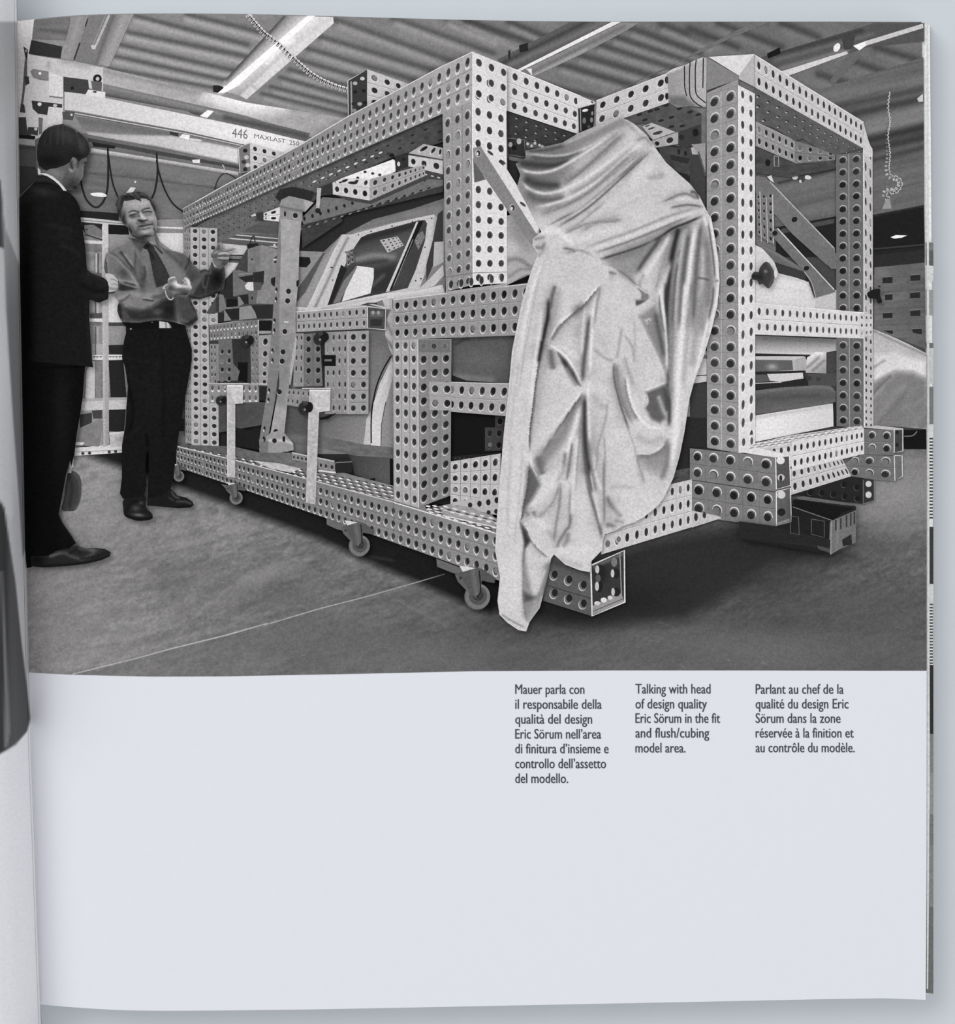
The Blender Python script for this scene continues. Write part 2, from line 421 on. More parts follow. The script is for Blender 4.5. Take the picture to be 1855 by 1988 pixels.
# its own print, a dark coat and pale patches, runs round the curl
LEAF_PRINT = [
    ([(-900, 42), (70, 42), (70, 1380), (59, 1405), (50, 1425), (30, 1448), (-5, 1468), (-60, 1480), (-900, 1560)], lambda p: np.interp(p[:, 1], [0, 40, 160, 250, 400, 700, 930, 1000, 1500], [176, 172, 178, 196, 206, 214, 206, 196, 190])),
    ([(-900, 330), (-10, 335), (1, 352), (5, 400), (9, 450), (9, 484), (2, 480), (-60, 486), (-900, 500)], 84),
    ([(3, 395), (9, 440), (40, 520), (41, 600), (46, 900), (52, 1060), (44, 1080), (36, 960), (26, 820), (18, 700), (12, 600), (9, 520)], lambda p: np.interp(p[:, 1], [400, 500, 600, 900], [170, 160, 136, 128])),
    ([(-900, 965), (0, 972), (8, 985), (18, 1050), (30, 1130), (42, 1250), (52, 1330), (58.5, 1395), (52, 1420), (30, 1445), (-5, 1466), (-60, 1480), (-900, 1560)], lambda p: np.interp(p[:, 0], [-20, 0, 10, 20, 30, 58], [74, 66, 62, 88, 92, 84])),
    ([(1, 1110), (5, 1110), (14, 1300), (20, 1420), (15, 1450), (9, 1452), (8, 1300)], 128),
    ([(-10, 935), (0, 935), (12, 945), (22, 955), (27, 1000), (20, 1010), (8, 983), (0, 968), (-10, 968)], 205)]
def leaf_tone(pts):
    t = np.full(len(pts), 224.0)
    for poly, tone in LEAF_PRINT:
        t = PG(poly, tone, 1.0, 2.0)(pts, t)
    return t
def leaf(name, edge, prof, m, parent, ys):
    offs = np.array([p[0] for p in prof]); zz = np.array([p[1] for p in prof]); W = len(prof); H_ = len(ys)
    X = np.interp(ys, edge[0], edge[1])[:, None] + np.where(((np.asarray(ys)[:, None] > 1946) | (np.asarray(ys)[:, None] < 45)) & (offs[None] > 0), offs[None] * 0.02, offs[None]); Y = np.repeat(np.asarray(ys)[:, None], W, 1); Z = np.repeat(zz[None], H_, 0)
    pts = np.stack([X.ravel(), Y.ravel()], 1); co = P(pts[:, 0], pts[:, 1], z=ZP + Z.ravel()); t = leaf_tone(pts)
    fs = [[j * W + i, j * W + i + 1, (j + 1) * W + i + 1, (j + 1) * W + i] for j in range(H_ - 1) for i in range(W - 1)]
    me = bpy.data.meshes.new(name); me.from_pydata(co.tolist(), [], fs)
    c = np.ones((len(t), 4), np.float32); c[:, :3] = ink(t)[:, None] * np.array([1.0, 0.99, 1.01]); at = me.attributes.new('ink', 'FLOAT_COLOR', 'POINT'); at.data.foreach_set('color', c.ravel())
    bmx = bmesh.new(); bmx.from_mesh(me)
    for f in bmx.faces:
        if f.normal.z < 0: f.normal_flip()
        f.smooth = True
    bmx.to_mesh(me); bmx.free(); me.materials.append(m); o = bpy.data.objects.new(name, me); COL.objects.link(o); o.parent = parent
    return o
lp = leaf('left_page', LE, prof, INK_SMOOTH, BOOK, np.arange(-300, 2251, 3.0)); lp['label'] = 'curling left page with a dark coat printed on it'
# captions
cap_m = plain('caption_ink', (0.068, 0.072, 0.095), 0.02, 400, 0.6, 0.05)
def caption(name, label, x, lines, bodies, h=27.5):
    """lines: (text, baseline y, printed width)"""
    vs, fs, n = [], [], 0
    for (text, yb, wd) in lines:
        c = bpy.data.curves.new('t', 'FONT'); c.body = text; c.size = 1.0; c.fill_mode = 'FRONT'; c.resolution_u = 3; c.offset = 0.0
        o = bpy.data.objects.new('t', c); COL.objects.link(o); dg = bpy.context.evaluated_depsgraph_get()
        me = bpy.data.meshes.new_from_object(o.evaluated_get(dg)); v = np.array([a.co[:2] for a in me.vertices]); f = [list(p.vertices) for p in me.polygons]
        bpy.data.objects.remove(o); bpy.data.curves.remove(c); bpy.data.meshes.remove(me)
        x0, x1 = v[:, 0].min(), v[:, 0].max(); X = x + (v[:, 0] - x0) * wd / (x1 - x0); Y = yb - v[:, 1] * h
        for sh, dz in ((-0.3, 1.0e-4), (0.3, 1.1e-4)):
            vs.append(P(X + sh, Y, dz)); fs += [[i + n for i in q] for q in f]; n += len(v)
    me = bpy.data.meshes.new(name); me.from_pydata(np.vstack(vs).tolist(), [], fs)
    bmx = bmesh.new(); bmx.from_mesh(me)
    for f in bmx.faces:
        if f.normal.z < 0: f.normal_flip()
    bmx.to_mesh(me); bmx.free(); me.materials.append(cap_m); o = bpy.data.objects.new(name, me); COL.objects.link(o); o.parent = BOOK; o['label'] = label; return o
caption('caption', 'Italian caption, the leftmost text column', 1001, [('Mauer parla con', 1347.3, 134), ('il responsabile della', 1376.2, 167.5), ('qualit\u00e0 del design', 1405, 149), ('Eric S\u00f6rum nell\u2019area', 1434, 166.5), ('di finitura d\u2019insieme e', 1462.5, 181), ('controllo dell\u2019assetto', 1491.5, 176), ('del modello.', 1520.3, 102.5)], None)
caption('caption', 'English caption, the middle text column', 1234.5, [('Talking with head', 1346.5, 145.5), ('of design quality', 1375.5, 138.5), ('Eric S\u00f6rum in the fit', 1403.5, 164), ('and flush/cubing', 1432, 143), ('model area.', 1461, 97)], None)
caption('caption', 'French caption, the rightmost text column', 1468, [('Parlant au chef de la', 1347, 170.5), ('qualit\u00e9 du design Eric', 1375.5, 180), ('S\u00f6rum dans la zone', 1403.5, 164.5), ('r\u00e9serv\u00e9e \u00e0 la finition et', 1432, 190), ('au contr\u00f4le du mod\u00e8le.', 1460.5, 192)], None)
# ================================================================ the printed photograph: a workshop in black and white
print_top = top_e
# ---- back wall
wb = structure('wall_back')
wb.f(print_top + [(1794, 300), (1799, 780), (1800, 1302), (1440, 1301), (1180, 1301), (920, 1303), (440, 1312), (300, 1313), (145, 1310), (50, 1305), (38, 700)], 72)
WALLFILL = lambda: wb.f(zA('140 1000 700 1000 1850 1240 1850 1700 1500 1860 140 1860'), G(60, 330, 104, 430, 400, 118), N(7, 60, 5, 8, 5), S(zA('600 1290 1100 1345 1855 1440'), 2, 78, .7), S(zA('600 1420 1200 1480 1600 1530'), 3, 98, .5), S(zA('640 1180 1855 1390'), 9, 126, .5), B(330, 395, 60, 20, 126, .5), step=3.5)
# ---- ceiling, corrugated
ce = structure('ceiling')
ops = [N(7, 60, 14, 16, 3)]
# left field of ribs (light/dark pairs)
for a, b, w1, w2 in (('1020 118', '1855 335', 5, 6), ('960 240', '1855 425', 5, 6), ('905 335', '1760 530', 4.5, 5), ('860 420', '1690 600', 4, 4.5), ('815 510', '1610 660', 3.5, 4), ('1400 105', '1990 250', 5, 6)):
    (ax, ay), (bx, by) = zA(a)[0], zA(b)[0]
    ops.append(S([(ax, ay), (bx, by)], w1, 82, 0.85, w2=w2)); ops.append(S([(ax, ay + 11), (bx, by + 13)], w1 * 1.1, 172, 0.75, w2=w2))
for a, b, w1 in (('820 150', '1855 520', 7), ('1250 135', '2000 400', 7), ('1650 140', '2000 270', 7), ('700 275', '1640 555', 6.5), ('610 365', '1480 620', 6), ('540 450', '1380 690', 5.5), ('470 520', '1230 735', 5), ('400 580', '1160 790', 4.5), ('330 650', '1010 820', 4.2), ('260 700', '920 860', 4)):
    (ax, ay), (bx, by) = zD(a)[0], zD(b)[0]
    ops.append(S([(ax, ay), (bx, by)], w1, 84, 0.9)); ops.append(S([(ax + 8, ay + 12), (bx + 4, by + 15)], w1, 166, 0.6))
for a, b, w1 in (('-100 60', '700 420', 6), ('100 150', '820 400', 7), ('420 160', '760 300', 7), ('560 600', '1110 740', 7), ('800 480', '1340 640', 8), ('940 410', '1560 590', 8), ('1080 330', '1700 520', 8), ('1200 270', '1855 480', 8), ('1330 210', '1855 400', 8), ('1560 180', '1900 310', 8)):
    (ax, ay), (bx, by) = zG(a)[0], zG(b)[0]
    ops.append(S([(ax, ay), (bx, by)], w1, 70, 0.85)); ops.append(S([(ax + 6, ay + 14), (bx + 6, by + 16)], w1 * .8, 150, 0.6))
for a, b, w1 in (('0 200', '330 330', 8), ('200 160', '640 330', 8), ('640 160', '900 260', 8), ('1300 330', '1600 420', 8), ('1150 430', '1350 500', 8), ('900 520', '1200 610', 8)):
    (ax, ay), (bx, by) = zH(a)[0], zH(b)[0]
    ops.append(S([(ax, ay), (bx, by)], w1, 66, 0.8)); ops.append(S([(ax + 6, ay + 16), (bx + 6, by + 16)], w1 * .8, 128, 0.5))
ce.f(print_top + [(1797, 500), (1300, 500), (900, 420), (480, 420), (40, 300)], G(300, 0, 140, 1700, 0, 108), *ops, step=3.4)
WALLFILL()
wb.f(zK('1280 60 1636 -60 1648 640 1280 480'), 40, step=4)
# ---- far right: rafters, beams, dark opening, block wall
cr = structure('wall_right')
cr.f(zH('860 640 1635 400 1640 1330 1640 1440 1290 1500 460 1620 460 830 1000 980'), 100, N(9, 90, 4, -14, 7),
     S(zH('900 680 1635 560'), 9, 122, .7), S(zH('960 760 1635 620'), 6, 72, .8), S(zH('1000 830 1635 690'), 8, 62, .85), S(zH('1200 880 1640 760'), 9, 128, .9), S(zH('1240 920 1640 820'), 10, 132, .9),
     S(zH('1250 980 1640 890'), 9, 52, .9), S(zH('1280 1040 1640 960'), 10, 58, .9), S(zH('1280 1120 1640 1030'), 6, 60, .7), S(zH('1290 1090 1640 1000'), 4, 96, .8), S(zH('1290 1170 1640 1100'), 7, 92, .7),
     S(zH('620 1280 1030 1180'), 3, 45, .8), S(zH('460 1200 1020 1130'), 6, 84, .7), S(zH('600 1340 1030 1260'), 10, 122, .6), S(zH('600 1520 1030 1440'), 9, 118, .7), S(zH('1290 1260 1640 1190'), 14, 112, .6), S(zH('1290 1420 1640 1330'), 13, 106, .7), S(zH('480 1420 1000 1330'), 12, 108, .5), step=3)
cr.f(zH('600 1590 1030 1510 1030 1800 600 1800'), 40); cr.f(zH('640 1600 1010 1530 1010 1560 640 1635'), 78)
cr.f(zH('1290 1500 1637 1432 1641 1720 1290 1760'), 34, S(zH('1290 1500 1648 1430'), 2.5, 75, .6), step=5)
cr.f(zK('1290 345 1642 305 1644 400 1290 440'), 48); cr.l(zK('1290 300 1641 270'), 3, 62)
cr.f(zK('1290 430 1644 395 1652 1000 1290 860'), G(1698, 0, 112, 1800, 0, 96), N(9, 40, 4, -3, 9), S(zK('1330 600 1650 585'), 2, 84, .7), S(zK('1330 720 1650 705'), 2, 84, .6), S(zK('1330 830 1650 825'), 2, 84, .6), S(zK('1530 420 1530 860'), 2, 90, .5), step=3)
for q in ('1348 500 1418 495 1418 538 1348 540', '1543 485 1612 480 1612 520 1543 523', '1365 622 1418 615 1418 655 1365 658', '1540 608 1610 602 1610 642 1540 645', '1350 750 1418 745 1418 783 1350 785', '1543 733 1612 728 1612 768 1543 770', '1352 870 1420 870 1420 895 1400 892', '1555 862 1622 858 1622 898 1560 885'):
    cr.f(zK(q), 45); cr.l(zK(q)[:2] + [0, -1], 1, 128)
# ---- workshop floor
fl = structure('floor', material=INK)
fl.f([(40, 860), (360, 860), (420, 900), (1500, 900), (1690, 860), (1800, 860), (1800, 1302), (1700, 1302), (1440, 1301.5), (1180, 1301.5), (920, 1303), (700, 1308), (440, 1313), (300, 1313.5), (220, 1312), (145, 1310), (100, 1308), (50, 1305)],
     G(150, 900, 146, 1000, 1150, 96), N(12, 40, 9, -16, 11), N(10, 13, 4, -20, 12), N(11, 6, 3.4, -25, 13),
     B(230, 980, 130, 70, 140, .5), B(120, 1170, 120, 110, 134, .5), B(200, 1270, 160, 30, 140, .35), B(330, 1120, 90, 60, 94, .35), B(520, 1150, 130, 60, 84, .45), B(500, 1120, 66, 16, 148, .6, -22), B(455, 1165, 8, 26, 130, .4, 25), B(830, 1265, 40, 12, 138, .5), B(690, 1285, 30, 10, 130, .5), B(480, 1290, 34, 14, 140, .5), B(760, 1285, 20, 22, 134, .5), B(900, 1240, 40, 14, 104, .4), B(600, 1275, 30, 10, 66, .4), B(420, 1240, 30, 9, 76, .4), B(560, 1250, 200, 40, 108, .5), B(780, 1260, 160, 40, 92, .4),
     PG(px('140 1311 330 1262 520 1212 850 1120 1300 1180 1800 1250 1800 1310 140 1320'), 100, .42, 4), PG(zF('-1100 150 60 560 700 800 1000 940 1400 1110 1855 1310 1980 1360 2100 1300 2100 500 -1100 60'), 24, .92, 9),
     PG(px('1000 1195 1150 1215 1330 1205 1500 1100 1660 1080 1500 1010 1240 1060 1000 1120'), 36, .85, 16),
     B(1150, 1180, 190, 45, 26, .7, -8), B(1330, 1080, 130, 70, 48, .75, -18), B(1500, 1120, 120, 40, 52, .6, -10), B(1560, 1200, 260, 70, 66, .5), B(1700, 1180, 120, 40, 92, .45), B(1740, 960, 110, 80, 138, .8), B(1480, 1265, 240, 40, 112, .7), B(900, 1285, 220, 34, 112, .55), B(1720, 1240, 140, 70, 96, .5), B(1740, 940, 110, 70, 144, .75), B(1700, 1290, 120, 24, 90, .5), B(1420, 1260, 160, 26, 104, .5, 12), B(1290, 1275, 150, 26, 92, .5), B(1000, 1280, 120, 25, 76, .4), B(1700, 1060, 50, 30, 86, .5),
     S(zJ('1330 1430 1600 1510'), 1.8, 92, .6), S(px('1320 1245 1480 1275 1640 1300'), 4, 104, .4), S(zF('1270 1250 1650 1450'), 2, 125, .5), S(zF('1080 930 1250 960'), 3, 60, .6),
     step=3.2)
# painted line on the floor
fl.l(px('140 1309 200 1294 262 1279 330 1260 440 1233 520 1210'), 2.6, [168, 172, 165, 170, 176, 160]); fl.l(zF('280 1445 700 1320 1050 1230 1420 1125 1640 1060'), 2.2, [160, 165, 158, 150, 75])
for i in range(26):
    x, y = rng.uniform(60, 900), rng.uniform(1080, 1295)
    if y < 1313 - (x > 600) * 0 and y > 900 + x * 0.42: fl.l([(x, y), (x + rng.uniform(3, 12), y - rng.uniform(1, 4))], 0.9, rng.uniform(128, 150))
for i in range(8):
    x, y = rng.uniform(1150, 1780), rng.uniform(1215, 1295); fl.l([(x, y), (x + rng.uniform(5, 20), y + rng.uniform(1, 7))], 1.1, rng.uniform(110, 140))

# ================================================================ ceiling fittings
def lamp(label, at): return Thing('fluorescent_lamp', label, 'lamp', at, 'fluorescent lamps under the corrugated ceiling')
t = lamp('brightest fluorescent lamp, glowing strip between the ceiling ribs behind the coiled hose', (560, 130))
h = t.part('reflector')
h.f(zD('430 118 800 128 805 175 150 748 100 720 0 690 -160 830 -200 820 -60 650 0 585'), G(470, 100, 120, 560, 160, 200), PG(zD('600 118 720 122 110 640 -10 690 -60 700'), 246, .95, 20), PG(zD('800 140 805 175 150 748 100 720 440 400'), 215, .85, 2), S(zD('430 120 0 590'), 5, 70, .8), S(zD('300 470 420 350 500 300'), 5, 236, .8), S(zD('430 400 470 440'), 3, 190, .9), S(zD('190 640 235 675'), 2.5, 176, .9), step=2.5)
h.f(zA('1600 640 1640 640 1700 660 1660 700 1600 690'), 40); h.d(*zA.p(1690, 655), 3.5, 3, 215); h.d(*zA.p(1660, 690), 3, 2, 225)
tb = t.part('tube', 'glowing tube'); tb.f(zD('606 118 664 119 90 640 0 690 -70 702'), 250, S(zD('606 118 20 640'), 3, 238, .6, sm=False), step=3)
t = lamp('fluorescent lamp with a long dark housing above the middle of the metal rig', (1120, 80))
h = t.part('housing'); h.f(zG('330 450 880 165 1250 165 480 520 410 495'), 92, S(zG('380 470 1000 165'), 4, 64, .8), S(zG('420 490 1140 165'), 5, 118, .8), step=3)
h.f(zG('415 380 430 375 430 440 415 440'), 45); h.f(zG('495 340 560 320 565 380 500 395'), 42)
h.f(zG('560 515 1260 170 1400 170 1300 230 960 410 600 575'), 138, S(zG('590 540 1280 200'), 4, 105, .7), S(zG('620 560 1000 370'), 3, 165, .8), step=3)
tb = t.part('tube', 'thin bright tube'); tb.f(zG('478 525 1190 165 1260 165 500 535'), 224); tb.f(zG('545 515 590 515 595 570 570 540'), 215)
t = lamp('fluorescent lamp seen beyond the top right beam of the metal rig', (1580, 120))
h = t.part('housing'); h.f(zH('500 400 1300 160 1640 160 1640 290 1230 330 700 530 640 500'), 86, S(zH('560 390 1200 215'), 5, 62, .8), S(zH('600 420 1280 240'), 4, 112, .7), S(zH('640 480 1100 350'), 5, 130, .8), step=3)
h.f(zH('540 375 630 330 635 375 545 410'), 30); h.f(zH('1060 260 1160 240 1140 340 1080 350'), 70); h.f(zH('980 560 1120 370 1200 390 1000 600'), 104)
tb = t.part('tube', 'bright tube'); tb.f(zH('635 500 1095 358 1110 375 690 530'), 205); tb.f(zH('1140 320 1220 290 1630 165 1635 195 1230 320 1190 350'), 196); tb.f(zH('1145 322 1225 290 1235 318 1185 352'), 232); tb.d(*zH.p(1028, 332), 9, 6, 228, -60)
t = lamp('thin grey conduit bar crossing the ceiling to the upper left of the strapped corner', (1340, 110)); 
h = t.part('housing'); h.f(zG('1060 750 1855 395 2100 280 2380 165 2250 165 1855 370 1620 510'), 112, S(zG('1100 745 1855 410'), 3, 88, .6), step=4)
# coiled hoses
def coil(label, pts, r, pitch, tone, w):
    t = Thing('coiled_air_hose', label, 'hose', pts[len(pts) // 2], 'coiled air hoses'); p = t.part('hose')
    c = curve(np.array(pts, float), n=40); L = np.r_[0, np.cumsum(np.hypot(*np.diff(c, axis=0).T))]; s = np.arange(0, L[-1], 0.8)
    x, y = np.interp(s, L, c[:, 0]), np.interp(s, L, c[:, 1]); d = np.gradient(np.stack([x, y], 1), axis=0); d /= np.hypot(d[:, 0], d[:, 1])[:, None]
    ph = s * 2 * math.pi / pitch; rr = np.interp(s, np.linspace(0, L[-1], len(r)), r) if not np.isscalar(r) else r
    q = np.stack([x, y], 1) + np.stack([-d[:, 1], d[:, 0]], 1) * (rr * np.sin(ph))[:, None] + d * (rr * 0.55 * np.cos(ph))[:, None]
    if w > 2: p.l(q + [0.6, 1.2], w, 118)
    p.l(q, w, tone); return t
coil('pale coiled hose crossing in front of the brightest ceiling lamp', zD('160 110 215 180 285 255 350 300 420 360 500 440 640 560 780 635 920 680 1010 705 1120 775'), 4.6, 8.0, 208, 2.9)
t = coil('thin pale coiled hose hanging in a loop from the rafters at the right edge', zH('1400 640 1385 750 1395 850 1380 950 1390 1080 1380 1180 1400 1240 1450 1250 1470 1290 1430 1340 1380 1320 1360 1380 1390 1390'), [0.5, 2, 2.5, 3, 4, 5, 5, 5.5, 4], 7.6, 186, 2.0)
p = t.part('nozzle'); p.f(zH('1370 1390 1400 1390 1412 1460 1345 1462'), 150)
# small things on the rafters
t = Thing('spotlight', 'small white bulb fitting at the right edge below the lamps', 'lamp', zH.p(1610, 690)); p = t.part('bulb'); p.f(zH('1590 690 1630 655 1632 710 1600 712'), 196)
t = Thing('spotlight', 'pair of small white bulb fittings hanging under the inner beam near the slanted braces', 'lamp', zH.p(780, 1240)); p = t.part('bulb'); p.d(*zH.p(735, 1238), 6, 5, 205); p = t.part('bulb'); p.d(*zH.p(825, 1240), 7, 4, 210, 10); p = t.part('bracket'); p.f(zH('755 1210 810 1210 800 1270 760 1270'), 70); p.d(*zH.p(773, 1268), 2.5, 3, 200)
t = Thing('spotlight', 'single bright recessed light in the dark doorway at right', 'lamp', zK.p(1460, 212)); p = t.part('bulb'); p.f(zK('1405 218 1440 203 1520 206 1480 222 1430 228'), 238)

# ================================================================ overhead crane and its fittings on the left
t = Thing('ceiling_girder', 'broad pale girder running below the corrugated ceiling', 'girder', zA.p(1300, 700))
g = t.part('web'); g.f(zA('210 410 560 460 830 520 1500 680 1855 770 2609 889 2500 1010 2340 1030 1855 870 1500 790 900 660 480 570 210 560'), G(60, 120, 178, 470, 200, 166), PG(zA('1540 730 1700 640 1855 400 2100 640 2140 830 1855 850'), 250, .8, 16), B(470, 190, 55, 22, 240, .8), S(zA('480 470 900 560 1500 700'), 5, 140, .6), S(zA('560 510 680 560'), 6, 120, .6), N(6, 20, 6, 12, 2), step=3)
g2 = t.part('flange'); g2.f(zA('760 625 1500 790 1855 880 2330 1000 2300 1060 1855 950 1460 860 1400 830 790 720'), 116, S(zA('760 640 1855 900'), 4, 150, .6), S(zA('790 715 1500 860'), 4, 62, .7), S(zA('1690 880 2290 1020'), 6, 74, .8), step=3)
g2.f(zA('1500 870 1560 825 1605 835 1555 885'), 238)
t = Thing('crane_beam', 'white overhead crane beam lettered 446 MAXLAST 250', 'crane', zA.p(1300, 900))
b = t.part('beam'); b.f(zA('485 690 640 700 790 735 1500 880 1855 955 2390 1085 2250 1175 1855 1090 1400 985 560 830 485 825'), G(130, 190, 196, 470, 260, 226), S(zA('500 810 900 880 1400 980 1855 1085'), 4, 206, .6), step=4)
b = t.part('lower_flange'); b.f(zA('490 828 560 838 1400 990 1860 1090 1855 1110 1400 1012 560 860 490 850'), 96); b.l(zA('560 850 1400 1002 1850 1100'), 2, 190)
b = t.part('plate'); b.f(zA('640 670 790 690 790 735 640 712'), 214); b.d(*zA.p(715, 692), 2.5, 1.5, 90)
lt = t.part('lettering', 'dark painted letters', parent=None)
def letters(part, text, x0, y0, x1, y1, h, tone):
    c = bpy.data.curves.new('t', 'FONT'); c.body = text; c.resolution_u = 2; c.offset = 0.0; o = bpy.data.objects.new('t', c); COL.objects.link(o)
    dg = bpy.context.evaluated_depsgraph_get(); me = bpy.data.meshes.new_from_object(o.evaluated_get(dg)); v = np.array([a.co[:2] for a in me.vertices]); f = [list(q.vertices) for q in me.polygons]
    bpy.data.objects.remove(o); bpy.data.curves.remove(c); bpy.data.meshes.remove(me)
    s = (v[:, 0] - v[:, 0].min()) / (v[:, 0].max() - v[:, 0].min()); part.add(np.stack([x0 + (x1 - x0) * s + v[:, 1] * h * 0.05, y0 + (y1 - y0) * s - v[:, 1] * h / 0.72], 1), f, tone)
letters(lt, '446', *zD.p(40, 1028), *zD.p(158, 1045), 19, 112); letters(lt, 'MAXLAST', *zD.p(208, 1035), *zD.p(442, 1075), 8.5, 88); letters(lt, '250', *zD.p(470, 1084), *zD.p(545, 1094), 9, 84)
t = Thing('crane_rail', 'second grey crane rail below the lettered beam', 'girder', zA.p(1300, 1050))
b = t.part('rail'); b.f(zA('560 870 1275 985 1855 1110 1855 1260 1790 1235 1170 1100 660 1010 600 930'), 124, S(zA('600 900 1270 1010'), 7, 100, .6), PG(zA('900 1010 1290 1020 1790 1115 1790 1225 1170 1095 640 1005 620 985'), G(160, 260, 176, 460, 300, 216), .95, 2), S(zA('660 1020 1100 1085'), 4, 190, .6), step=3)
b.f(zA('1275 985 1340 1000 1340 1025 1275 1010'), 60); b.f(zA('1345 1030 1370 1005 1425 1015 1420 1050'), 232); b.f(zA('1420 1035 1520 1050 1500 1060 1430 1050'), 210)
b = t.part('lower_flange'); b.f(zA('660 1035 1170 1130 1790 1245 1855 1265 1855 1285 1790 1265 1170 1160 660 1060'), 72); b.f(zA('690 1065 870 1095 860 1115 700 1100'), 40); b.f(zA('680 1110 1180 1190 1790 1290 1790 1320 1300 1240 680 1150'), 186, S(zA('700 1150 1300 1240 1780 1325'), 3, 96, .8), step=3)
b.f(zA('1440 1200 1500 1195 1500 1225 1450 1222'), 220)
# crane trolley
t = Thing('crane_trolley', 'white crane trolley with bolts at the far upper left', 'crane', zU.p(450, 900))
b = t.part('end_carriage'); b.f(zU('270 520 560 575 850 640 995 650 995 880 850 850 612 740 612 1050 600 1230 330 1350 200 1130 240 820 260 740'), 196, S(zU('470 600 470 660'), 3, 140, .6), B(105, 145, 14, 24, 186, .5), S(zU('600 590 850 650'), 6, 150, .5), step=3)
b.f(zU('290 690 320 665 470 690 470 780 400 775 320 750'), 132, S(zU('300 760 465 790'), 3, 96, .7), step=2.5); b.d(*zU.p(385, 708), 2.8, 2.8, 235)
b.f(zU('470 690 600 740 605 940 480 920 470 920'), 210); b.l(zU('475 930 605 945'), 3, 120); b.f(zU('612 740 850 770 860 850 825 910 615 880'), 68); b.f(zU('680 840 710 830 715 860 685 865'), 35)
b.f(zU('305 970 600 1005 600 1040 470 1030 455 1110 320 1090'), 58); b.d(*zU.p(382, 1005), 4, 3.6, 220); b.d(*zU.p(532, 1018), 4, 3, 190)
b.f(zU('470 1030 600 1040 595 1210 455 1215'), 206); b.f(zU('260 1000 370 1100 430 1120 400 1240 360 1240 270 1230 255 1130'), 198); b.f(zU('370 1130 415 1140 405 1290 375 1300'), 110); b.f(zU('270 1225 370 1230 365 1310 265 1290'), 62); b.d(*zU.p(345, 1245), 3.2, 3, 200)
b.f(zU('600 1080 720 1080 700 1160 610 1150'), 84); b.d(*zU.p(690, 1108), 2.5, 2.5, 200)
b = t.part('bumper_wheel', 'dark round bumper'); b.d(*zU.p(940, 760), 8.5, 8.5, 34); b.d(*zU.p(942, 760), 3.6, 3.8, 190); b.f(zU('880 780 985 790 980 880 890 860'), 96); b.d(*zU.p(915, 885), 4, 2, 80)
t = Thing('wall_column', 'white column with a dark bracket strip against the gutter', 'column', (40, 200))
b = t.part('column_face'); b.f([(33, 41), (68, 37)] + list(zU('285 520 260 740 240 1000 200 1130 180 1130 170 500')), G(36, 40, 226, 40, 120, 196), B(40, 55, 14, 22, 240, .7), step=3)
b = t.part('bracket'); b.f(zU('225 445 270 480 262 590 245 560'), 52); b.d(*zU.p(250, 490), 2, 3, 150); b.f(zU('240 560 262 590 262 740 285 800 245 830 225 1000 245 1090 190 1085 215 900'), 92); b.f(zU('235 740 275 735 285 810 245 815'), 60); b.f(zU('200 1000 235 1010 245 1090 195 1080'), 66)
b = t.part('shadowed_panel'); b.f(zU('180 1130 250 1130 265 1290 330 1330 185 1330'), 62); b.f(zU('180 1300 340 1310 340 1345 180 1330'), 30); b.f(zU('180 1335 340 1350 340 1410 180 1390'), 150); b.f(zU('185 1400 340 1415 345 1600 365 1680 300 1770 190 1850'), 78, S(zU('190 1420 340 1430'), 3, 50, .7), step=4); b.f(zU('187 1600 340 1610 370 1690 310 1770 188 1880'), 56)
# steel joists upper left
t = Thing('ceiling_joist', 'pale steel joist rising into the upper left corner with a slim conduit', 'girder', zA.p(750, 300))
b = t.part('flange'); b.f(zA('530 125 660 118 575 460 480 440'), 140, S(zA('600 120 500 440'), 6, 160, .6), step=3); b.f(zA('660 118 830 110 700 480 560 455'), 124); b.f(zA('830 110 1005 108 820 500 700 480'), G(200, 40, 116, 240, 60, 150), S(zA('940 110 790 490'), 8, 164, .7), S(zA('850 112 720 480'), 4, 92, .6), step=3)
b.l(zA('640 200 660 140'), 2.4, 50); b.l(zA('555 450 600 320'), 3, 56)
b = t.part('conduit'); b.l(zA('820 112 720 340'), 4.5, 178); b.l(zA('795 112 700 330'), 2, 150); b.f(zA('680 340 725 335 715 370 690 370'), 190)
b = t.part('infill', 'dark panel behind the joist'); b.f(zA('235 300 470 350 470 440 215 405'), 54, step=5); b.f(zA('255 150 530 125 490 300 240 290'), 118, N(8, 30, 5, 5, 4), S(zA('300 220 520 250'), 4, 88, .7), step=3); b.f(zA('470 340 520 300 480 440 455 440'), 150)
# festoon cables
for lab, txt, w in (('leftmost loop of black cable, beside the dark-haired head', '608 1330 615 1400 650 1500 715 1555 770 1520 805 1420 812 1250 808 1085', 3.4), ('black cable hanging behind the head of the man in the shirt', '812 1150 830 1290 850 1390 885 1480', 2.8), ('black cable passing right of the head of the man in the shirt', '1138 1490 1165 1420 1182 1290 1175 1145', 3.2), ('black cable sweeping down to the corner of the metal rig', '1175 1200 1195 1300 1240 1430 1300 1530 1375 1590', 3.0)):
    c = whole('hanging_cable', lab, 'cable', 'festoon cables under the crane rail'); c.l(zA(txt), w, 38, sm=True)
c = whole('thin_cable', 'thin dark wire curling up at the far end of the long top beam', 'cable'); c.l(zA('1610 1420 1640 1340 1690 1300 1760 1330 1850 1380'), 2.2, 60, sm=True); c.l(zA('1690 1300 1680 1250 1668 1235'), 2.2, 175)
c = whole('ceiling_light', 'small oval ceiling light glowing left of the man in the shirt', 'lamp'); c.f(zA('682 1450 760 1445 800 1465 780 1478 700 1470'), 226, sm=True)
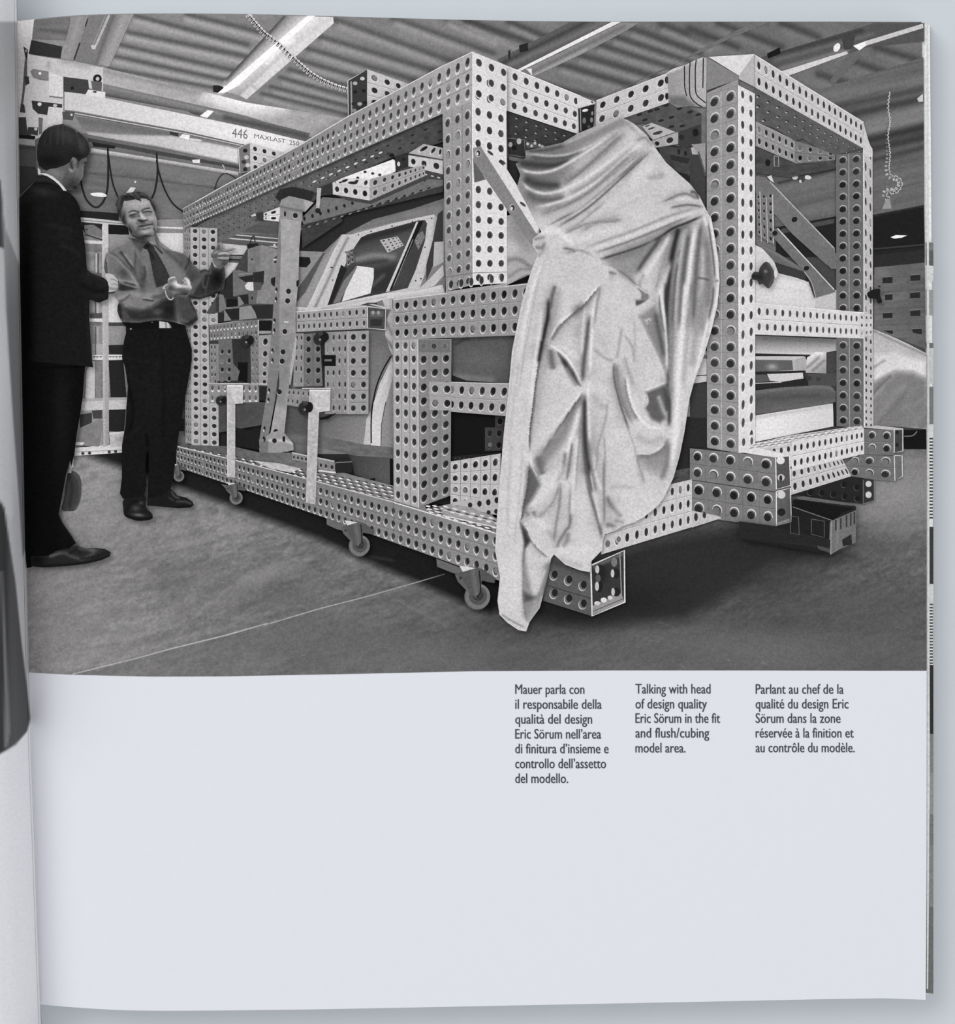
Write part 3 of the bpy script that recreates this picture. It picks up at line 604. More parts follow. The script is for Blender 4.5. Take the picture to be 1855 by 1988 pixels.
c = whole('ceiling_light', 'slanted white ceiling light just above the head of the man in the shirt', 'lamp'); c.f(zM('640 350 770 190 910 210 860 290 830 330'), 216); c.d(*zM.p(895, 45), 2.2, 2.2, 205)
# ================================================================ shelving behind the two men
t = Thing('shelving_unit', 'pale metal shelving unit standing behind the two men', 'shelf', (205, 860))
b = t.part('back_panel'); b.f(zB('560 -30 1440 -60 1440 1640 560 1640'), G(160, 440, 150, 160, 880, 120), S(zB('720 100 720 1640'), 5, 96, .6), S(zB('745 180 745 1640'), 4, 92, .6), B(185, 480, 25, 20, 110, .6), N(6, 14, 14, 0, 5), step=4)
b.f(zB('610 -35 940 -10 960 40 960 60 640 50 620 20'), 46); b.f(zA('600 1580 890 1600 890 1655 605 1630'), 40)
b.f(zB('820 60 960 60 990 110 830 180'), 150); b.f(zB('820 -20 960 0 970 60 900 60 815 50'), 32); b.f(zB('820 620 890 620 915 690 820 700'), 206); b.f(zB('815 500 860 500 890 560 880 690 815 690'), 210)
b.f(zB('640 190 765 190 765 350 640 320'), 158, S(zB('722 200 722 350'), 3, 88, .8), S(zB('650 230 760 230'), 8, 110, .5), step=3); b.f(zB('660 530 770 550 770 650 670 640'), 160); b.f(zB('672 655 765 645 765 685 680 690'), 86)
b.f(zB('670 740 945 745 945 885 820 890 670 880'), 146, N(5, 12, 12, 0, 6), step=4); b.f(zB('815 888 940 885 925 960 820 958'), 44); b.f(zB('690 880 770 880 770 960 690 960'), 168); b.f(zB('690 1010 712 1010 712 1290 640 1290 650 1080'), 190); b.f(zB('815 1005 925 1000 950 1280 830 1280'), 40); b.f(zB('712 1010 760 1010 760 1290 720 1290'), 130)
b.l(zB('716 560 716 650'), 2, 80); b.l(zB('735 560 735 650'), 1.5, 210); b.l(zB('716 750 716 960'), 2, 90); b.l(zB('735 750 735 960'), 1.6, 180); b.l(zB('722 200 722 345'), 2.2, 205); b.l(zB('738 200 738 345'), 1.6, 70)
b.f(zB('1170 50 1375 0 1378 200 1290 180 1200 110'), 208, N(3, 9, 9), step=4); b.f(zB('1180 10 1375 20 1375 50 1180 48'), 140); b.l(zB('1180 4 1375 12'), 3, 214)
b.f(zB('580 1375 770 1375 770 1640 560 1640'), 150); b.f(zB('818 1375 945 1370 930 1540 818 1535'), 40)
def shelf(txt, tone, parent=t): q = parent.part('shelf_board'); q.f(zB(txt), tone); return q
shelf('625 100 770 108 770 132 640 125', 206); shelf('670 688 770 690 770 715 672 712', 214); q = shelf('815 690 910 692 945 715 815 718', 206); q.f(zB('815 720 940 722 945 745 815 745'), 70)
q = shelf('690 962 925 960 915 998 695 1000', 214); q.l(zB('695 975 920 973'), 1.3, 90)
for x in range(700, 915, 24): q.f(zB('%d 978 %d 978 %d 988' % (x, x + 14, x + 7)), 120)
q = shelf('610 1290 955 1280 945 1370 610 1380', 190); q.f(zB('610 1290 955 1280 955 1300 610 1312'), 164)
q = shelf('560 1660 1000 1620 1000 1690 560 1720', 206); q.l(zB('580 1690 1000 1672'), 1.5, 150)
for x in (622, 672, 820, 868): q.d(*zB.p(x, 1703 - (x - 600) * .06), 3.2, 3.2, 62)
q = t.part('upright_post'); q.f(zB('765 0 812 0 818 1640 775 1655'), G(200, 440, 196, 200, 880, 150), S(zB('770 0 780 1640'), 2, 214, .5), step=4)
q.f(zA('768 1645 812 1650 815 1860 765 1860'), 196)
q = t.part('shelf_board'); q.f(zA('605 1630 770 1645 895 1660 935 1690 770 1680 610 1665'), 190); q.l(zA('610 1650 930 1680'), 1.6, 120)
c = whole('box', 'slanted pale panel leaning on the upper shelf right of the dark-suited man', 'panel'); c.f(zA('630 1690 700 1685 768 1730 768 1780 640 1755'), 118); c.l(zA('640 1760 768 1800'), 2.5, 62); c.d(*zA.p(652, 1722), 1.6, 1.6, 60)
c = whole('bucket', 'white bucket on the lowest shelf left of the trousers of the man in the shirt', 'bucket'); c.f(zB('820 1545 930 1535 935 1600 905 1650 830 1655'), 184, S(zB('822 1550 930 1540'), 2, 214, .9), S(zB('880 1600 930 1590'), 5, 120, .4), step=2.5)
c = whole('bin', 'grey plastic bin with a dark bundle behind the legs of the dark-suited man', 'bin'); c.f(zB('600 1505 660 1480 760 1440 770 1500 745 1650 570 1640 580 1560'), 128, N(8, 9, 9), step=3); c.f(zB('600 1410 690 1395 690 1470 600 1510'), 60); c.f(zB('690 1380 765 1375 765 1440 700 1440'), 70); c.f(zB('565 1615 635 1620 620 1640 565 1640'), 210)
c = whole('tyre', 'dark rubber wheel on the floor behind the shin of the dark-suited man', 'wheel'); c.f(zC('510 230 560 215 600 260 610 340 600 430 565 500 520 510 465 500 480 420'), 62, S(zC('560 225 600 300 600 420 560 495'), 3, 88, .7), S(zC('520 240 540 340 520 470'), 4, 44, .8), sm=True, step=2.5); c.f(zC('525 130 552 110 552 180 520 200'), 196); c.f(zC('515 195 540 190 535 225 512 225'), 170)
# ================================================================ covered car behind, at the right
t = Thing('covered_car', 'car under a pale dust sheet behind the right end of the metal rig', 'car', zK.p(1500, 1550))
c = t.part('dust_sheet'); c.f(zK('1285 860 1400 905 1520 960 1655 1030 1655 1560 1480 1545 1280 1535'), G(1700, 660, 196, 1720, 830, 130),
    PG(zK('1285 860 1655 1035 1655 1030 1285 1000'), 178, .9, 4), PG(zK('1285 1040 1450 1030 1655 1090 1655 1200 1560 1165 1430 1160 1285 1230'), 212, .95, 6), PG(zK('1285 1240 1430 1160 1560 1165 1660 1220 1655 1560 1285 1540'), 126, .95, 7), S(zK('1285 1330 1430 1165'), 4, 170, .6), S(zK('1285 1310 1400 1190'), 3, 84, .6), S(zK('1300 1480 1500 1260'), 5, 142, .5), S(zK('1320 1520 1520 1300'), 4, 104, .5), S(zK('1285 1130 1360 1080'), 2.5, 120, .6), S(zK('1285 875 1655 1045'), 2, 110, .6), S(zK('1290 1545 1655 1562'), 1.6, 200, .8), N(7, 20, 8, -40, 21), step=3)
w_ = t.part('wheel', 'dark gap with a wheel rim'); w_.f(zK('1490 1565 1655 1565 1655 1700 1500 1700'), 26); w_.l(zK('1500 1610 1560 1605 1590 1575'), 2, 120, sm=True)

# ================================================================ the car body model inside the rig
car = Thing('car_body_model', 'pale car body mock-up with a side window, standing inside the perforated metal rig', 'car', (700, 900))
q = car.part('shadowed_interior', 'dark cavity behind the body')
q.f(px('425 470 560 440 700 300 860 215 985 215 1200 250 1372 300 1372 900 985 985 765 975 560 900 425 860'), 46, step=6)
b = car.part('body_side')
b.f(zE('340 860 520 700 600 520 700 370 850 230 1100 100 1400 20 1640 -60 1640 640 1560 650 1240 700 1250 1000 1240 1140 1160 1300 1090 1500 1085 1860 500 1860 340 1500'), G(560, 600, 140, 700, 800, 112),
    PG(zE('540 320 860 190 1600 10 1640 10 1640 60 1000 180 860 230 640 440'), G(600, 480, 92, 850, 400, 128), .95, 5), S(zE('860 130 1100 100 1600 -30'), 8, 100, .7), S(zE('600 330 860 200'), 4, 150, .5),
    PG(zE('1070 940 1250 960 1240 1140 1140 1330 1080 1500 1065 1300'), G(720, 640, 104, 750, 760, 128), .95, 3), PG(zE('680 1570 1080 1540 1060 1860 690 1860'), G(640, 800, 104, 700, 860, 138), .9, 6), PG(zE('440 1500 620 1500 620 1730 440 1720'), 84, .9, 6), N(5, 18, 18, 0, 31), step=3.2)
b.f(zE('1245 1130 1250 1360 1190 1480 1160 1640 1155 1840 1085 1795 1090 1520 1150 1330'), G(725, 840, 205, 760, 700, 178), S(zE('1245 1180 1180 1340 1120 1480'), 4, 214, .5), step=3)
b.f(zE('1080 1540 1085 1790 1030 1790 1050 1600'), 186); b.l(zE('1235 1125 1180 1220 1130 1340 1098 1480 1086 1620 1086 1780'), 2.6, 22, sm=True)
b.f(zE('1250 1280 1250 1830 1160 1830 1165 1640 1200 1460'), 142)
b.f(zF('480 50 600 20 690 20 1040 90 1250 110 1250 200 950 170 690 110 500 100'), 106, N(10, 12, 4, 8, 3), step=3); b.f(zF('920 170 1260 190 1255 400 1235 410 1100 370 960 310 940 220'), G(680, 890, 66, 760, 930, 96), step=4); b.f(zF('1075 345 1115 340 1118 370 1080 372'), 30); b.f(zF('1225 195 1255 200 1255 405 1228 400'), 28)
w = car.part('quarter_panel'); w.f(zE('540 335 740 345 720 420 560 640 520 720 515 560'), 140, N(5, 10, 10), step=3); w.f(zE('545 380 625 385 632 425 600 460 545 458'), 34); w.f(zE('725 350 740 352 590 650 530 720 520 640'), 86); w.f(zE('535 550 545 580 530 610 522 600'), 30); w.f(zE('640 590 700 450 780 330 860 215 870 220 600 760 520 755 530 720'), 150)
f = car.part('door_frame', 'light window frame of the door'); f.f(zE('600 770 700 560 800 340 870 212 930 215 1240 130 1555 62 1582 85 1560 250 1500 480 1440 640 1350 655 730 760 680 775'), 190, S(zE('660 770 760 560 850 360 910 240'), 2.5, 118, .8), S(zE('610 765 820 320'), 3, 205, .6), S(zE('1570 80 1545 300 1490 500'), 3, 150, .7), step=2.5)
for p in ('795 463', '797 555', '895 345', '990 215', '1085 190', '1243 150', '1395 118', '1540 92', '1490 310', '1420 560', '1460 545', '785 460'): f.d(*zE(p)[0], 1.5, 1.5, 60)
f.f(zE('1585 60 1625 30 1625 300 1560 420 1500 560 1500 440 1550 250'), 62); f.f(zE('1560 270 1630 265 1630 420 1550 460'), 176)
g = car.part('window_glass', 'dark door window with reflections', f); g.f(zE('755 748 830 590 900 420 960 310 1010 235 1060 212 1440 108 1490 105 1505 130 1490 260 1420 480 1360 615 1210 648 870 718'), 66, PG(zE('960 330 1200 260 1400 180 1330 420 1000 470'), 92, .7, 9), PG(zE('1000 230 1440 115 1440 160 1060 260 960 300'), 44, .8, 4), S(zE('980 400 1110 370 1250 380'), 6, 138, .8), S(zE('1000 440 1200 410'), 4, 60, .8), PG(zE('1100 480 1280 430 1220 640 1080 660'), 48, .8, 6), S(zE('1100 590 1180 520'), 4, 96, .7), PG(zE('1260 600 1300 470 1380 480 1360 600'), 72, .8, 5), step=3)
g.f(zE('980 448 1105 465 1105 540 1080 655 865 717 905 600'), 212, N(4, 8, 8), step=4); g.f(zE('880 560 960 470 970 450 980 460 900 620 850 720 800 730'), 120); g.f(zE('860 440 905 470 790 735 760 740'), 40)
g.perf(zE('1150 255 1285 228 1330 295 1210 350'), 4, 4, 176, hole=50, grooves='', r=.24); g.perf(zE('1400 240 1470 185 1490 230 1440 330'), 3, 4, 120, hole=50, grooves='', r=.22); g.perf(zE('900 345 950 320 960 420 900 460'), 2, 3, 100, hole=45, grooves='')
g.f(zE('1425 118 1445 118 1225 640 1195 645'), 196); g.f(zE('1440 118 1480 110 1290 520 1240 620 1220 638'), 30); g.l(zE('1400 250 1255 600'), 1.5, 140)
s = car.part('door_sill', 'light sill below the window'); s.f(zE('520 755 640 765 870 725 1200 655 1430 635 1620 590 1640 655 1400 690 1180 700 1060 745 530 800 510 790'), 206, S(zE('720 765 1200 680'), 2.5, 168, .6), step=3); s.f(zE('1420 640 1500 570 1625 440 1632 520 1560 600'), 190); s.f(zE('1000 745 1060 725 1130 725 1130 745'), 70)
s.f(zE('1170 700 1245 700 1245 780 1190 770'), 190)
cl = car.part('bunched_cloth', 'pale bunched cloth at the edge of the wheel arch'); cl.f(zE('1245 760 1200 850 1190 960 1225 1080 1245 1120 1258 1000 1255 800'), 186, S(zE('1205 880 1240 960'), 3, 120, .7), S(zE('1200 1000 1245 1060'), 3, 96, .7), step=2.5); cl.f(zE('1225 1230 1250 1160 1250 1280'), 196)
# nose of the model at the right
nz = car.part('front_end', 'white front end seen through the right bay'); nz.f(zK('450 270 520 300 590 390 620 470 740 500 830 530 870 640 1020 590 1030 700 870 720 450 690'), 206, B(1520, 560, 40, 20, 222, .7), S(zK('830 530 870 640'), 3, 150, .7), S(zK('860 650 1020 595'), 3, 168, .5), S(zK('600 480 820 525'), 3, 176, .5), S(zK('500 560 800 600'), 3, 196, .6), step=3)
nz.f(zK('455 250 560 300 620 330 760 420 800 460 615 400 590 390 520 310'), 104, S(zK('480 262 780 440'), 2, 140, .6), step=3); nz.f(zK('605 405 800 460 830 525 740 498 620 468'), 62); nz.d(*zK.p(822, 512), 3, 5, 40)
nz.f(zK('880 640 1025 585 1025 745 870 710'), 190)
nz.f(zK('455 905 1025 930 1025 1010 870 1040 455 1030'), G(1480, 655, 112, 1480, 690, 205), S(zK('520 920 1000 940'), 6, 96, .6), step=3)
nz.f(zK('455 1030 880 1040 880 1055 455 1050'), 50); nz.f(zK('455 1050 800 1050 820 1080 810 1150 455 1165'), 176, S(zK('455 1060 800 1062'), 3, 205, .6), step=3); nz.f(zK('455 1075 715 1078 722 1148 455 1160'), 96, B(1500, 712, 10, 6, 190, .7), step=3); nz.f(zK('740 1070 810 1055 812 1150 735 1155'), 168)
nz.f(zK('455 1158 800 1150 805 1205 830 1215 830 1255 455 1285'), 44); nz.f(zK('540 1175 790 1165 795 1205 640 1230 560 1222'), 200); nz.f(zK('455 1180 535 1178 560 1225 455 1235'), 90); nz.l(zK('455 1240 640 1232'), 1.5, 200)
nz.f(zK('880 1020 955 1020 955 1170 810 1165 820 1060'), G(1580, 690, 214, 1600, 720, 150), S(zK('820 1130 900 1060'), 3, 120, .7), S(zK('860 1150 940 1080'), 3, 120, .7), S(zK('880 1030 930 1030'), 2, 230, .6), step=2.5)
nz.f(zK('820 1170 1030 1170 1030 1260 830 1255'), 78); nz.d(*zK.p(832, 1203), 6, 5, 60); nz.d(*zK.p(900, 1210), 5, 4, 64)
ro = car.part('bumper_roll', 'grey rounded bumper'); ro.f(zK('455 1290 640 1268 900 1252 985 1258 1022 1300 1020 1370 900 1400 640 1435 455 1460'), 92, S(zK('455 1300 900 1262 1010 1290'), 4, 116, .8), S(zK('455 1350 900 1320'), 5, 76, .6), S(zK('455 1440 1000 1370'), 5, 108, .6), N(5, 20, 5, -6, 9), step=3)
lo = car.part('lower_front', 'white lower front panel'); lo.f(zK('455 1465 1000 1380 1008 1540 455 1650'), G(1500, 800, 222, 1600, 810, 205), S(zK('455 1480 1000 1395'), 4, 186, .7), step=3); lo.f(zK('1002 1380 1025 1375 1028 1535 1005 1540'), 40)
sd = car.part('side_skirt', 'pale side shape left of the cloth'); sd.f(zI('48 820 130 800 470 810 470 1105 150 1085 60 1050'), 92, S(zI('80 860 130 830 160 825'), 3, 60, .7), S(zI('60 1060 300 1085'), 8, 132, .8), B(930, 700, 40, 20, 104, .7), N(4, 6, 6), step=3); sd.f(zI('45 1275 420 1300 395 1560 48 1580'), 26); sd.f(zI('48 1555 370 1530 370 1545 50 1585'), 44)
sd.perf(zI('262 1375 380 1375 375 1520 262 1520'), 2, 2, 66, hole=30, wall=40, rim=90, grooves=''); sd.perf(zI('325 1300 385 1300 385 1375 325 1375'), 1, 1, 60, hole=30, wall=40, rim=88, grooves='')
for i in range(10): sd.l(zI('%d 1568 %d 1564' % (70 + i * 28, 84 + i * 28)), 1, 110)
sr = car.part('inner_trim', 'light fittings right of the cloth'); sr.f(zI('1540 900 1640 900 1640 1090 1500 1110'), 196); sr.l(zI('1560 1055 1640 1050'), 2, 70); sr.f(zI('1590 925 1640 925 1640 950 1600 940'), 120); sr.f(zI('1500 1110 1640 1100 1650 1500 1480 1500'), 46); sr.f(zI('1510 1200 1590 1200 1600 1300 1500 1310'), 150); sr.d(*zI.p(1590, 1150), 9, 9, 120); sr.d(*zI.p(1590, 1150), 7.5, 7.5, 96)
q = car.part('deck_area'); q.f(zK('0 1240 118 1240 118 1690 0 1680'), 62); q.f(zK('0 1480 118 1480 118 1690 0 1690'), 46)

# ================================================================ perforated metal rig
rig = Thing('cubing_rig', 'large frame of perforated square metal tubes on castors, the biggest thing in the printed photograph', 'frame', (965, 1130))
def pp(name, label=None): return rig.part(name, label)
# --- rear and upper members
b = pp('roof_beam'); b.f(zD('910 605 1058 520 1058 800 915 885'), 60); b.l(zD('910 605 1058 520 1058 800 915 885'), 1.6, 200, closed=True); b.l(zD('935 610 940 870'), 3, 150)
for x, y, tt in ((965, 625, 170), (1020, 590, 190), (965, 690, 40), (1030, 680, 36), (1000, 780, 165), (1040, 770, 40), (955, 780, 50), (960, 830, 150)): b.d(*zD.p(x, y), 4.5, 3.6, tt)
b.perf(zD('1058 520 1395 640 1395 860 1058 805'), 4, 3, 192, hole=52, rr=(.24, .24), rim=225)
b = pp('roof_beam'); b.f(zD('90 1110 178 1072 182 1285 100 1300'), 120); b.l(zD('90 1110 178 1072 182 1285 100 1300'), 1.5, 200, closed=True)
for x, y, tt in ((140, 1130, 40), (150, 1180, 190), (130, 1215, 60), (160, 1240, 200), (140, 1270, 50)): b.d(*zD.p(x, y), 4.5, 4, tt)
b.perf(zD('178 1072 600 1190 600 1330 182 1285'), 6, 3, 198, hole=50, k=(1, 1), rr=(.22, .26), rim=225)
b = pp('crossbeam', 'bright beam running back from the near corner'); b.perf(zG('145 390 960 722 935 1005 145 745'), 10, 3, 206, hole=62, wall=105, rim=230, rr=(.24, .25), k=(92, 76), edge=236, lit=.03); b.perf(zG('930 709 1060 762 1075 775 935 812'), 1, 1, 206, hole=70, rr=(.12, .3), grooves='')
b = pp('crossbeam_underside', 'dark underside of a beam'); b.f(zG('400 840 560 890 900 1005 935 1010 820 1080 690 1100 600 1120 545 1160 400 1180'), 62, N(8, 8, 6, 15, 2), step=3)
for x, y in ((475, 890), (550, 918), (625, 945), (697, 970), (767, 995), (835, 1018), (475, 950), (550, 975), (620, 1000), (695, 1022), (470, 1005), (545, 1030), (615, 1055), (770, 1045)): b.d(*zG.p(x, y), 2.2, 1.4, 150, 20); b.d(*zG.p(x + 10, y - 8), 2.6, 1.1, 40, 20)
b.f(zG('545 1060 690 1090 700 1100 560 1115'), 90); 
for x, y in ((560, 1080), (590, 1095), (615, 1075), (650, 1090), (670, 1100)): b.d(*zG.p(x, y), 2.6, 3, 190)
b = pp('bracket', 'dark open tube end below the near corner'); b.f(zG('405 1035 535 1050 545 1180 530 1200 410 1165'), 52); b.l(zG('405 1035 535 1050 545 1180 410 1160'), 1.5, 120, closed=True); b.d(*zG.p(430, 1085), 4, 5, 170); b.d(*zG.p(495, 1060), 4.5, 6, 175); b.d(*zG.p(460, 1110), 5, 5, 30); b.f(zG('410 1170 545 1195 500 1215 420 1200'), 110); b.f(zG('405 1200 500 1215 480 1290 520 1400 490 1420 405 1280'), 48)
b = pp('beam_end', 'open end of a tube'); b.f(zG('935 812 1075 775 1058 955 942 1002'), 40); b.l(zG('935 812 1075 775 1058 955 942 1002'), 1.8, 196, closed=True); b.l(zG('955 815 960 985'), 2, 150); b.d(*zG.p(992, 828), 6, 2.6, 220, -10); b.d(*zG.p(985, 905), 3.5, 6, 110); b.d(*zG.p(1040, 900), 3, 5, 130); b.d(*zG.p(1020, 950), 3, 3, 90); b.d(*zG.p(1045, 850), 2, 4, 140)
b = pp('crossbeam_underside', 'dark perforated underside above the cloth'); b.f(zG('1285 890 1620 775 1700 770 1860 850 1860 1080 1700 1060 1500 920 1350 930'), 84, N(8, 9, 9), step=3)
for x, y in ((1400, 860), (1480, 835), (1440, 900), (1530, 820), (1600, 790), (1560, 905), (1640, 880), (1700, 815), (1640, 950), (1720, 945), (1780, 840), (1840, 860)): b.d(*zG.p(x, y), 6, 2.6, 44, -15)
b.f(zG('1690 990 1860 930 1860 1080 1720 1110 1640 1040'), 62); b.d(*zG.p(1820, 995), 6, 8, 34); b.d(*zG.p(1715, 1030), 5, 5, 44)
b.f(zG('1540 1090 1720 1110 1860 1090 1860 1400 1760 1310 1680 1290 1560 1180'), 70, N(8, 8, 8), step=3); b.f(zG('1630 1160 1780 1190 1760 1230 1640 1200'), 50); b.d(*zG.p(1695, 1140), 3, 5, 40); b.d(*zG.p(1745, 1150), 3, 5, 40); b.f(zG('1785 1110 1860 1085 1860 1220 1800 1180'), 170)
b.f(zH('0 1080 60 1080 110 1240 110 1450 70 1440 0 1330'), 66, step=4); b.f(zH('10 1010 110 1000 110 1230 60 1080'), 150); b.l(zH('60 1060 110 1230'), 3, 84)
b = pp('inner_beam'); b.perf(zG('1490 920 1670 990 1500 1050 1420 950'), 3, 1, 176, hole=60, rr=(.2, .28), grooves=''); b.perf(zG('1480 1060 1690 990 1690 1080 1510 1110'), 2, 1, 165, hole=36, rr=(.24, .3), grooves='')
b = pp('crossbeam'); b.perf(zG('1075 755 1615 548 1620 770 1062 962'), 5, 2, 192, hole=48, rr=(.21, .25), rim=225, edge=214, lit=.1); b.f(zG('1062 775 1078 770 1070 955 1058 955'), 120)
b.d(*zG.p(1603, 600), 3.4, 7, 45); b.d(*zG.p(1605, 722), 3.4, 7, 40)
# --- strap roll
st = Thing('padded_sleeve', 'grey padded sleeve with dark straps wrapped round the beam left of the pyramid cap', 'padding', zS.p(500, 1000))
p = st.part('pad'); p.f(zS('140 470 260 395 440 345 570 290 680 230 780 200 865 205 850 1100 780 1095 560 1080 330 1100 170 1010 165 780'), G(1300, 150, 150, 1370, 160, 176), S(zS('150 470 440 350 780 205'), 3, 214, .8), PG(zS('180 900 480 900 700 1080 850 1100 560 1150 180 1050'), 98, .8, 5), S(zS('500 330 510 800 560 950'), 5, 160, .6), S(zS('610 300 610 800'), 4, 166, .6), S(zS('730 240 730 760'), 6, 178, .7), step=2.5)
p.f(zS('120 580 160 540 165 660 140 680'), 60)
for txt in ('458 350 460 500 462 700 475 800 500 890', '562 290 550 450 550 700 560 880 620 980 720 1060 780 1090', '672 235 655 400 655 700 665 830 700 900 780 970 850 1025', '800 210 795 500 790 750'): pq = st.part('strap'); pq.l(zS(txt), 2.2, 40, sm=True)
# --- right-hand rear post, far side
b = pp('rear_post'); b.perf(zK('1023 -360 1212 -375 1218 1552 1026 1540'), 2, 22, 108, hole=40, wall=70, rim=176, rr=(.26, .26), off=(.28, -.3), grooves='U', k=(1, 1)); b.l(zK('1112 -370 1118 1545'), 1.3, 165)
b.perf(zK('1212 -500 1278 -400 1284 1555 1218 1550'), 2, 26, 184, hole=72, wall=110, rim=214, rr=(.2, .27), grooves='', k=(1, 1)); b.l(zK('1214 -480 1220 1550'), 1.4, 226); b.f(zH('1215 860 1250 985 1280 1060 1278 1100 1215 1090'), 196)
# --- inner beams in the right bay
b = pp('inner_beam'); b.perf(zH('460 850 735 985 735 1140 460 1020'), 6, 2, 148, hole=45, rim=205, rr=(.22, .27), edge=170, k=(1.1, 1)); b.perf(zH('735 985 1020 1070 1015 1120 735 1145'), 4, 2, 122, hole=32, rr=(.2, .27), k=(1, 1), rim=190, grooves='v')
b.f(zH('460 1030 735 1145 1010 1120 1010 1180 700 1240 460 1210'), 74, N(10, 14, 4, -6, 4), step=3); b.l(zH('590 1090 620 1095 622 1165 590 1160'), 1.5, 160, closed=True); b.d(*zH.p(545, 1138), 5, 7, 34)
# --- slanted braces right
b = pp('slanted_brace', 'slanted flat brace in the right bay'); b.f(zH('460 1230 530 1240 1015 1740 1020 1850 960 1855 720 1640 460 1350'), 116, S(zH('540 1250 1015 1745'), 3, 165, .8, side=-1), N(5, 10, 10), step=3); b.l(zH('560 1270 1010 1735'), 1.6, 186); b.d(*zH.p(732, 1535), 6, 5, 36, -30); b.f(zH('540 1235 570 1225 590 1280 560 1260'), 200)
b.f(zK('730 180 1025 330 1025 440 990 440 800 240'), 112)
b = pp('small_post'); b.perf(zH('462 1360 590 1340 590 1720 470 1640'), 3, 6, 118, hole=44, wall=90, rim=176, grooves='', rr=(.2, .24)); b.l(zH('490 1340 500 1690'), 1.5, 190); b.l(zH('535 1380 545 1700'), 1.5, 180); b.l(zH('578 1360 585 1700'), 2, 190)
b = pp('slanted_brace', 'shorter slanted brace with a curved gusset in the right bay'); b.f(zK('565 200 600 155 625 160 1010 580 1015 600 880 640 850 540 790 450'), 112, N(5, 10, 10), step=3); b.l(zK('612 155 1010 585'), 2.0, 205); b.d(*zK.p(595, 190), 5, 5, 36); b.d(*zK.p(815, 435), 5.5, 4.5, 36, -30); b.l(zK('800 460 850 530 880 640'), 1.5, 170, sm=True)
# --- right beams
b = pp('top_beam', 'bright top beam on the right side'); b.f(zH('458 612 1212 1035 1020 1085 905 1040 790 970 730 985 600 900 460 850'), 92, N(8, 12, 6, 28, 5), step=3)
for r_, (x0, y0, x1, y1, n_) in enumerate(((480, 672, 1190, 1058, 15), (480, 742, 1100, 1064, 13), (520, 840, 760, 945, 4))):
    for i in range(n_):
        f_ = i / (n_ - 1); f_ = f_ * 1.45 / (1 + .45 * f_); x, y = x0 + (x1 - x0) * f_, y0 + (y1 - y0) * f_; b.d(*zH.p(x, y), 3.4 - 1.6 * f_, 1.8 - .8 * f_, 50, 20); b.d(*zH.p(x - 8 + 5 * f_, y + 7 - 4 * f_), 2.4 - 1.2 * f_, 1.5 - .8 * f_, 178, 20)
b.perf(zH('455 385 1215 855 1212 1037 458 612'), 18, 2, 192, hole=62, wall=100, rim=222, rr=(.22, .26), edge=225, k=(62, 50), lit=.02)
b = pp('middle_beam', 'bright horizontal beam on the right side'); b.perf(zK('455 680 1218 747 1218 927 455 898'), 17, 2, 208, hole=78, wall=112, rim=226, rr=(.2, .24), edge=226, k=(1.32, 1), lit=.02); b.perf(zK('1185 750 1280 760 1280 905 1185 920'), 3, 3, 196, hole=90, rim=225, grooves='', rr=(.2, .22))
# --- right front post with pyramid cap
b = pp('front_post', 'right front post with a pyramid cap'); b.f(zK('118 -790 340 -890 342 1727 120 1690'), 148, N(4, 8, 8), step=5)
b.perf(zK('118 -772 340 -845 342 1727 120 1690'), 2, 22, 148, hole=50, wall=96, rim=200, rr=(.27, .27), off=(.28, -.3), grooves='', face=False, k=(1, 1), lit=.25); b.l(zK('218 -800 220 1705'), 1.3, 186)
for v in np.linspace(0, 1, 23): b.l([zK.p(118 + 2 * v, -772 + 2462 * v), zK.p(340 + 2 * v, -845 + 2572 * v)], 0.8, 122)
b.perf(zK('340 -845 455 -785 458 1640 344 1728'), 2, 22, 212, hole=72, wall=108, rim=228, rr=(.2, .27), grooves='', k=(1, 1), lit=.02); b.l(zK('341 -845 344 1728'), 1.5, 232); b.f(zK('344 1600 458 1600 458 1690 400 1722 345 1728'), 212); b.perf(zK('344 1598 458 1590 458 1690 344 1715'), 2, 1, 212, hole=80, wall=108, rim=228, rr=(.2, .26), grooves='', face=False)
c = rig.part('post_cap'); c.f(zH('118 400 340 530 340 555 118 632'), 132); c.f(zH('130 398 452 378 342 528'), 212); c.f(zH('452 378 456 610 342 552 342 528'), 178)
# --- base, right side
b = pp('base_beam', 'dark tube under the base at far right'); b.f(zL('690 660 1120 525 1290 545 1290 690 1215 715 760 650'), 42); b.f(zL('1215 540 1290 548 1290 690 1212 715'), 54); b.l(zL('1213 545 1213 715'), 1.5, 110); b.l(zL('1290 548 1290 690 1213 715'), 1.5, 120); b.d(*zL.p(1250, 575), 6, 6, 200); b.d(*zL.p(1250, 650), 6, 6.5, 196)
for x, y in ((920, 640), (1000, 650), (1075, 580), (1165, 600), (1080, 665), (1170, 680), (840, 635)): b.d(*zL.p(x, y), 5.5, 6.5, 82); b.d(*zL.p(x + 3, y - 3), 5.2, 6, 32)
b = pp('base_beam', 'projecting double tube at far right'); b.f(zL('950 520 1130 400 1215 365 1215 190 1430 195 1430 555 1280 545 1130 520'), 112, N(4, 8, 8), step=5)
b.perf(zL('1225 190 1430 195 1430 372 1225 362'), 2, 2, 118, hole=42, wall=90, rim=205, rr=(.23, .27), off=(.28, -.3), face=False); b.perf(zL('1022 372 1430 372 1430 555 1022 520'), 4, 2, 116, hole=42, wall=88, rim=195, rr=(.25, .27), off=(.28, -.3), face=False, skip=lambda i, j: i == 0 and j == 0)
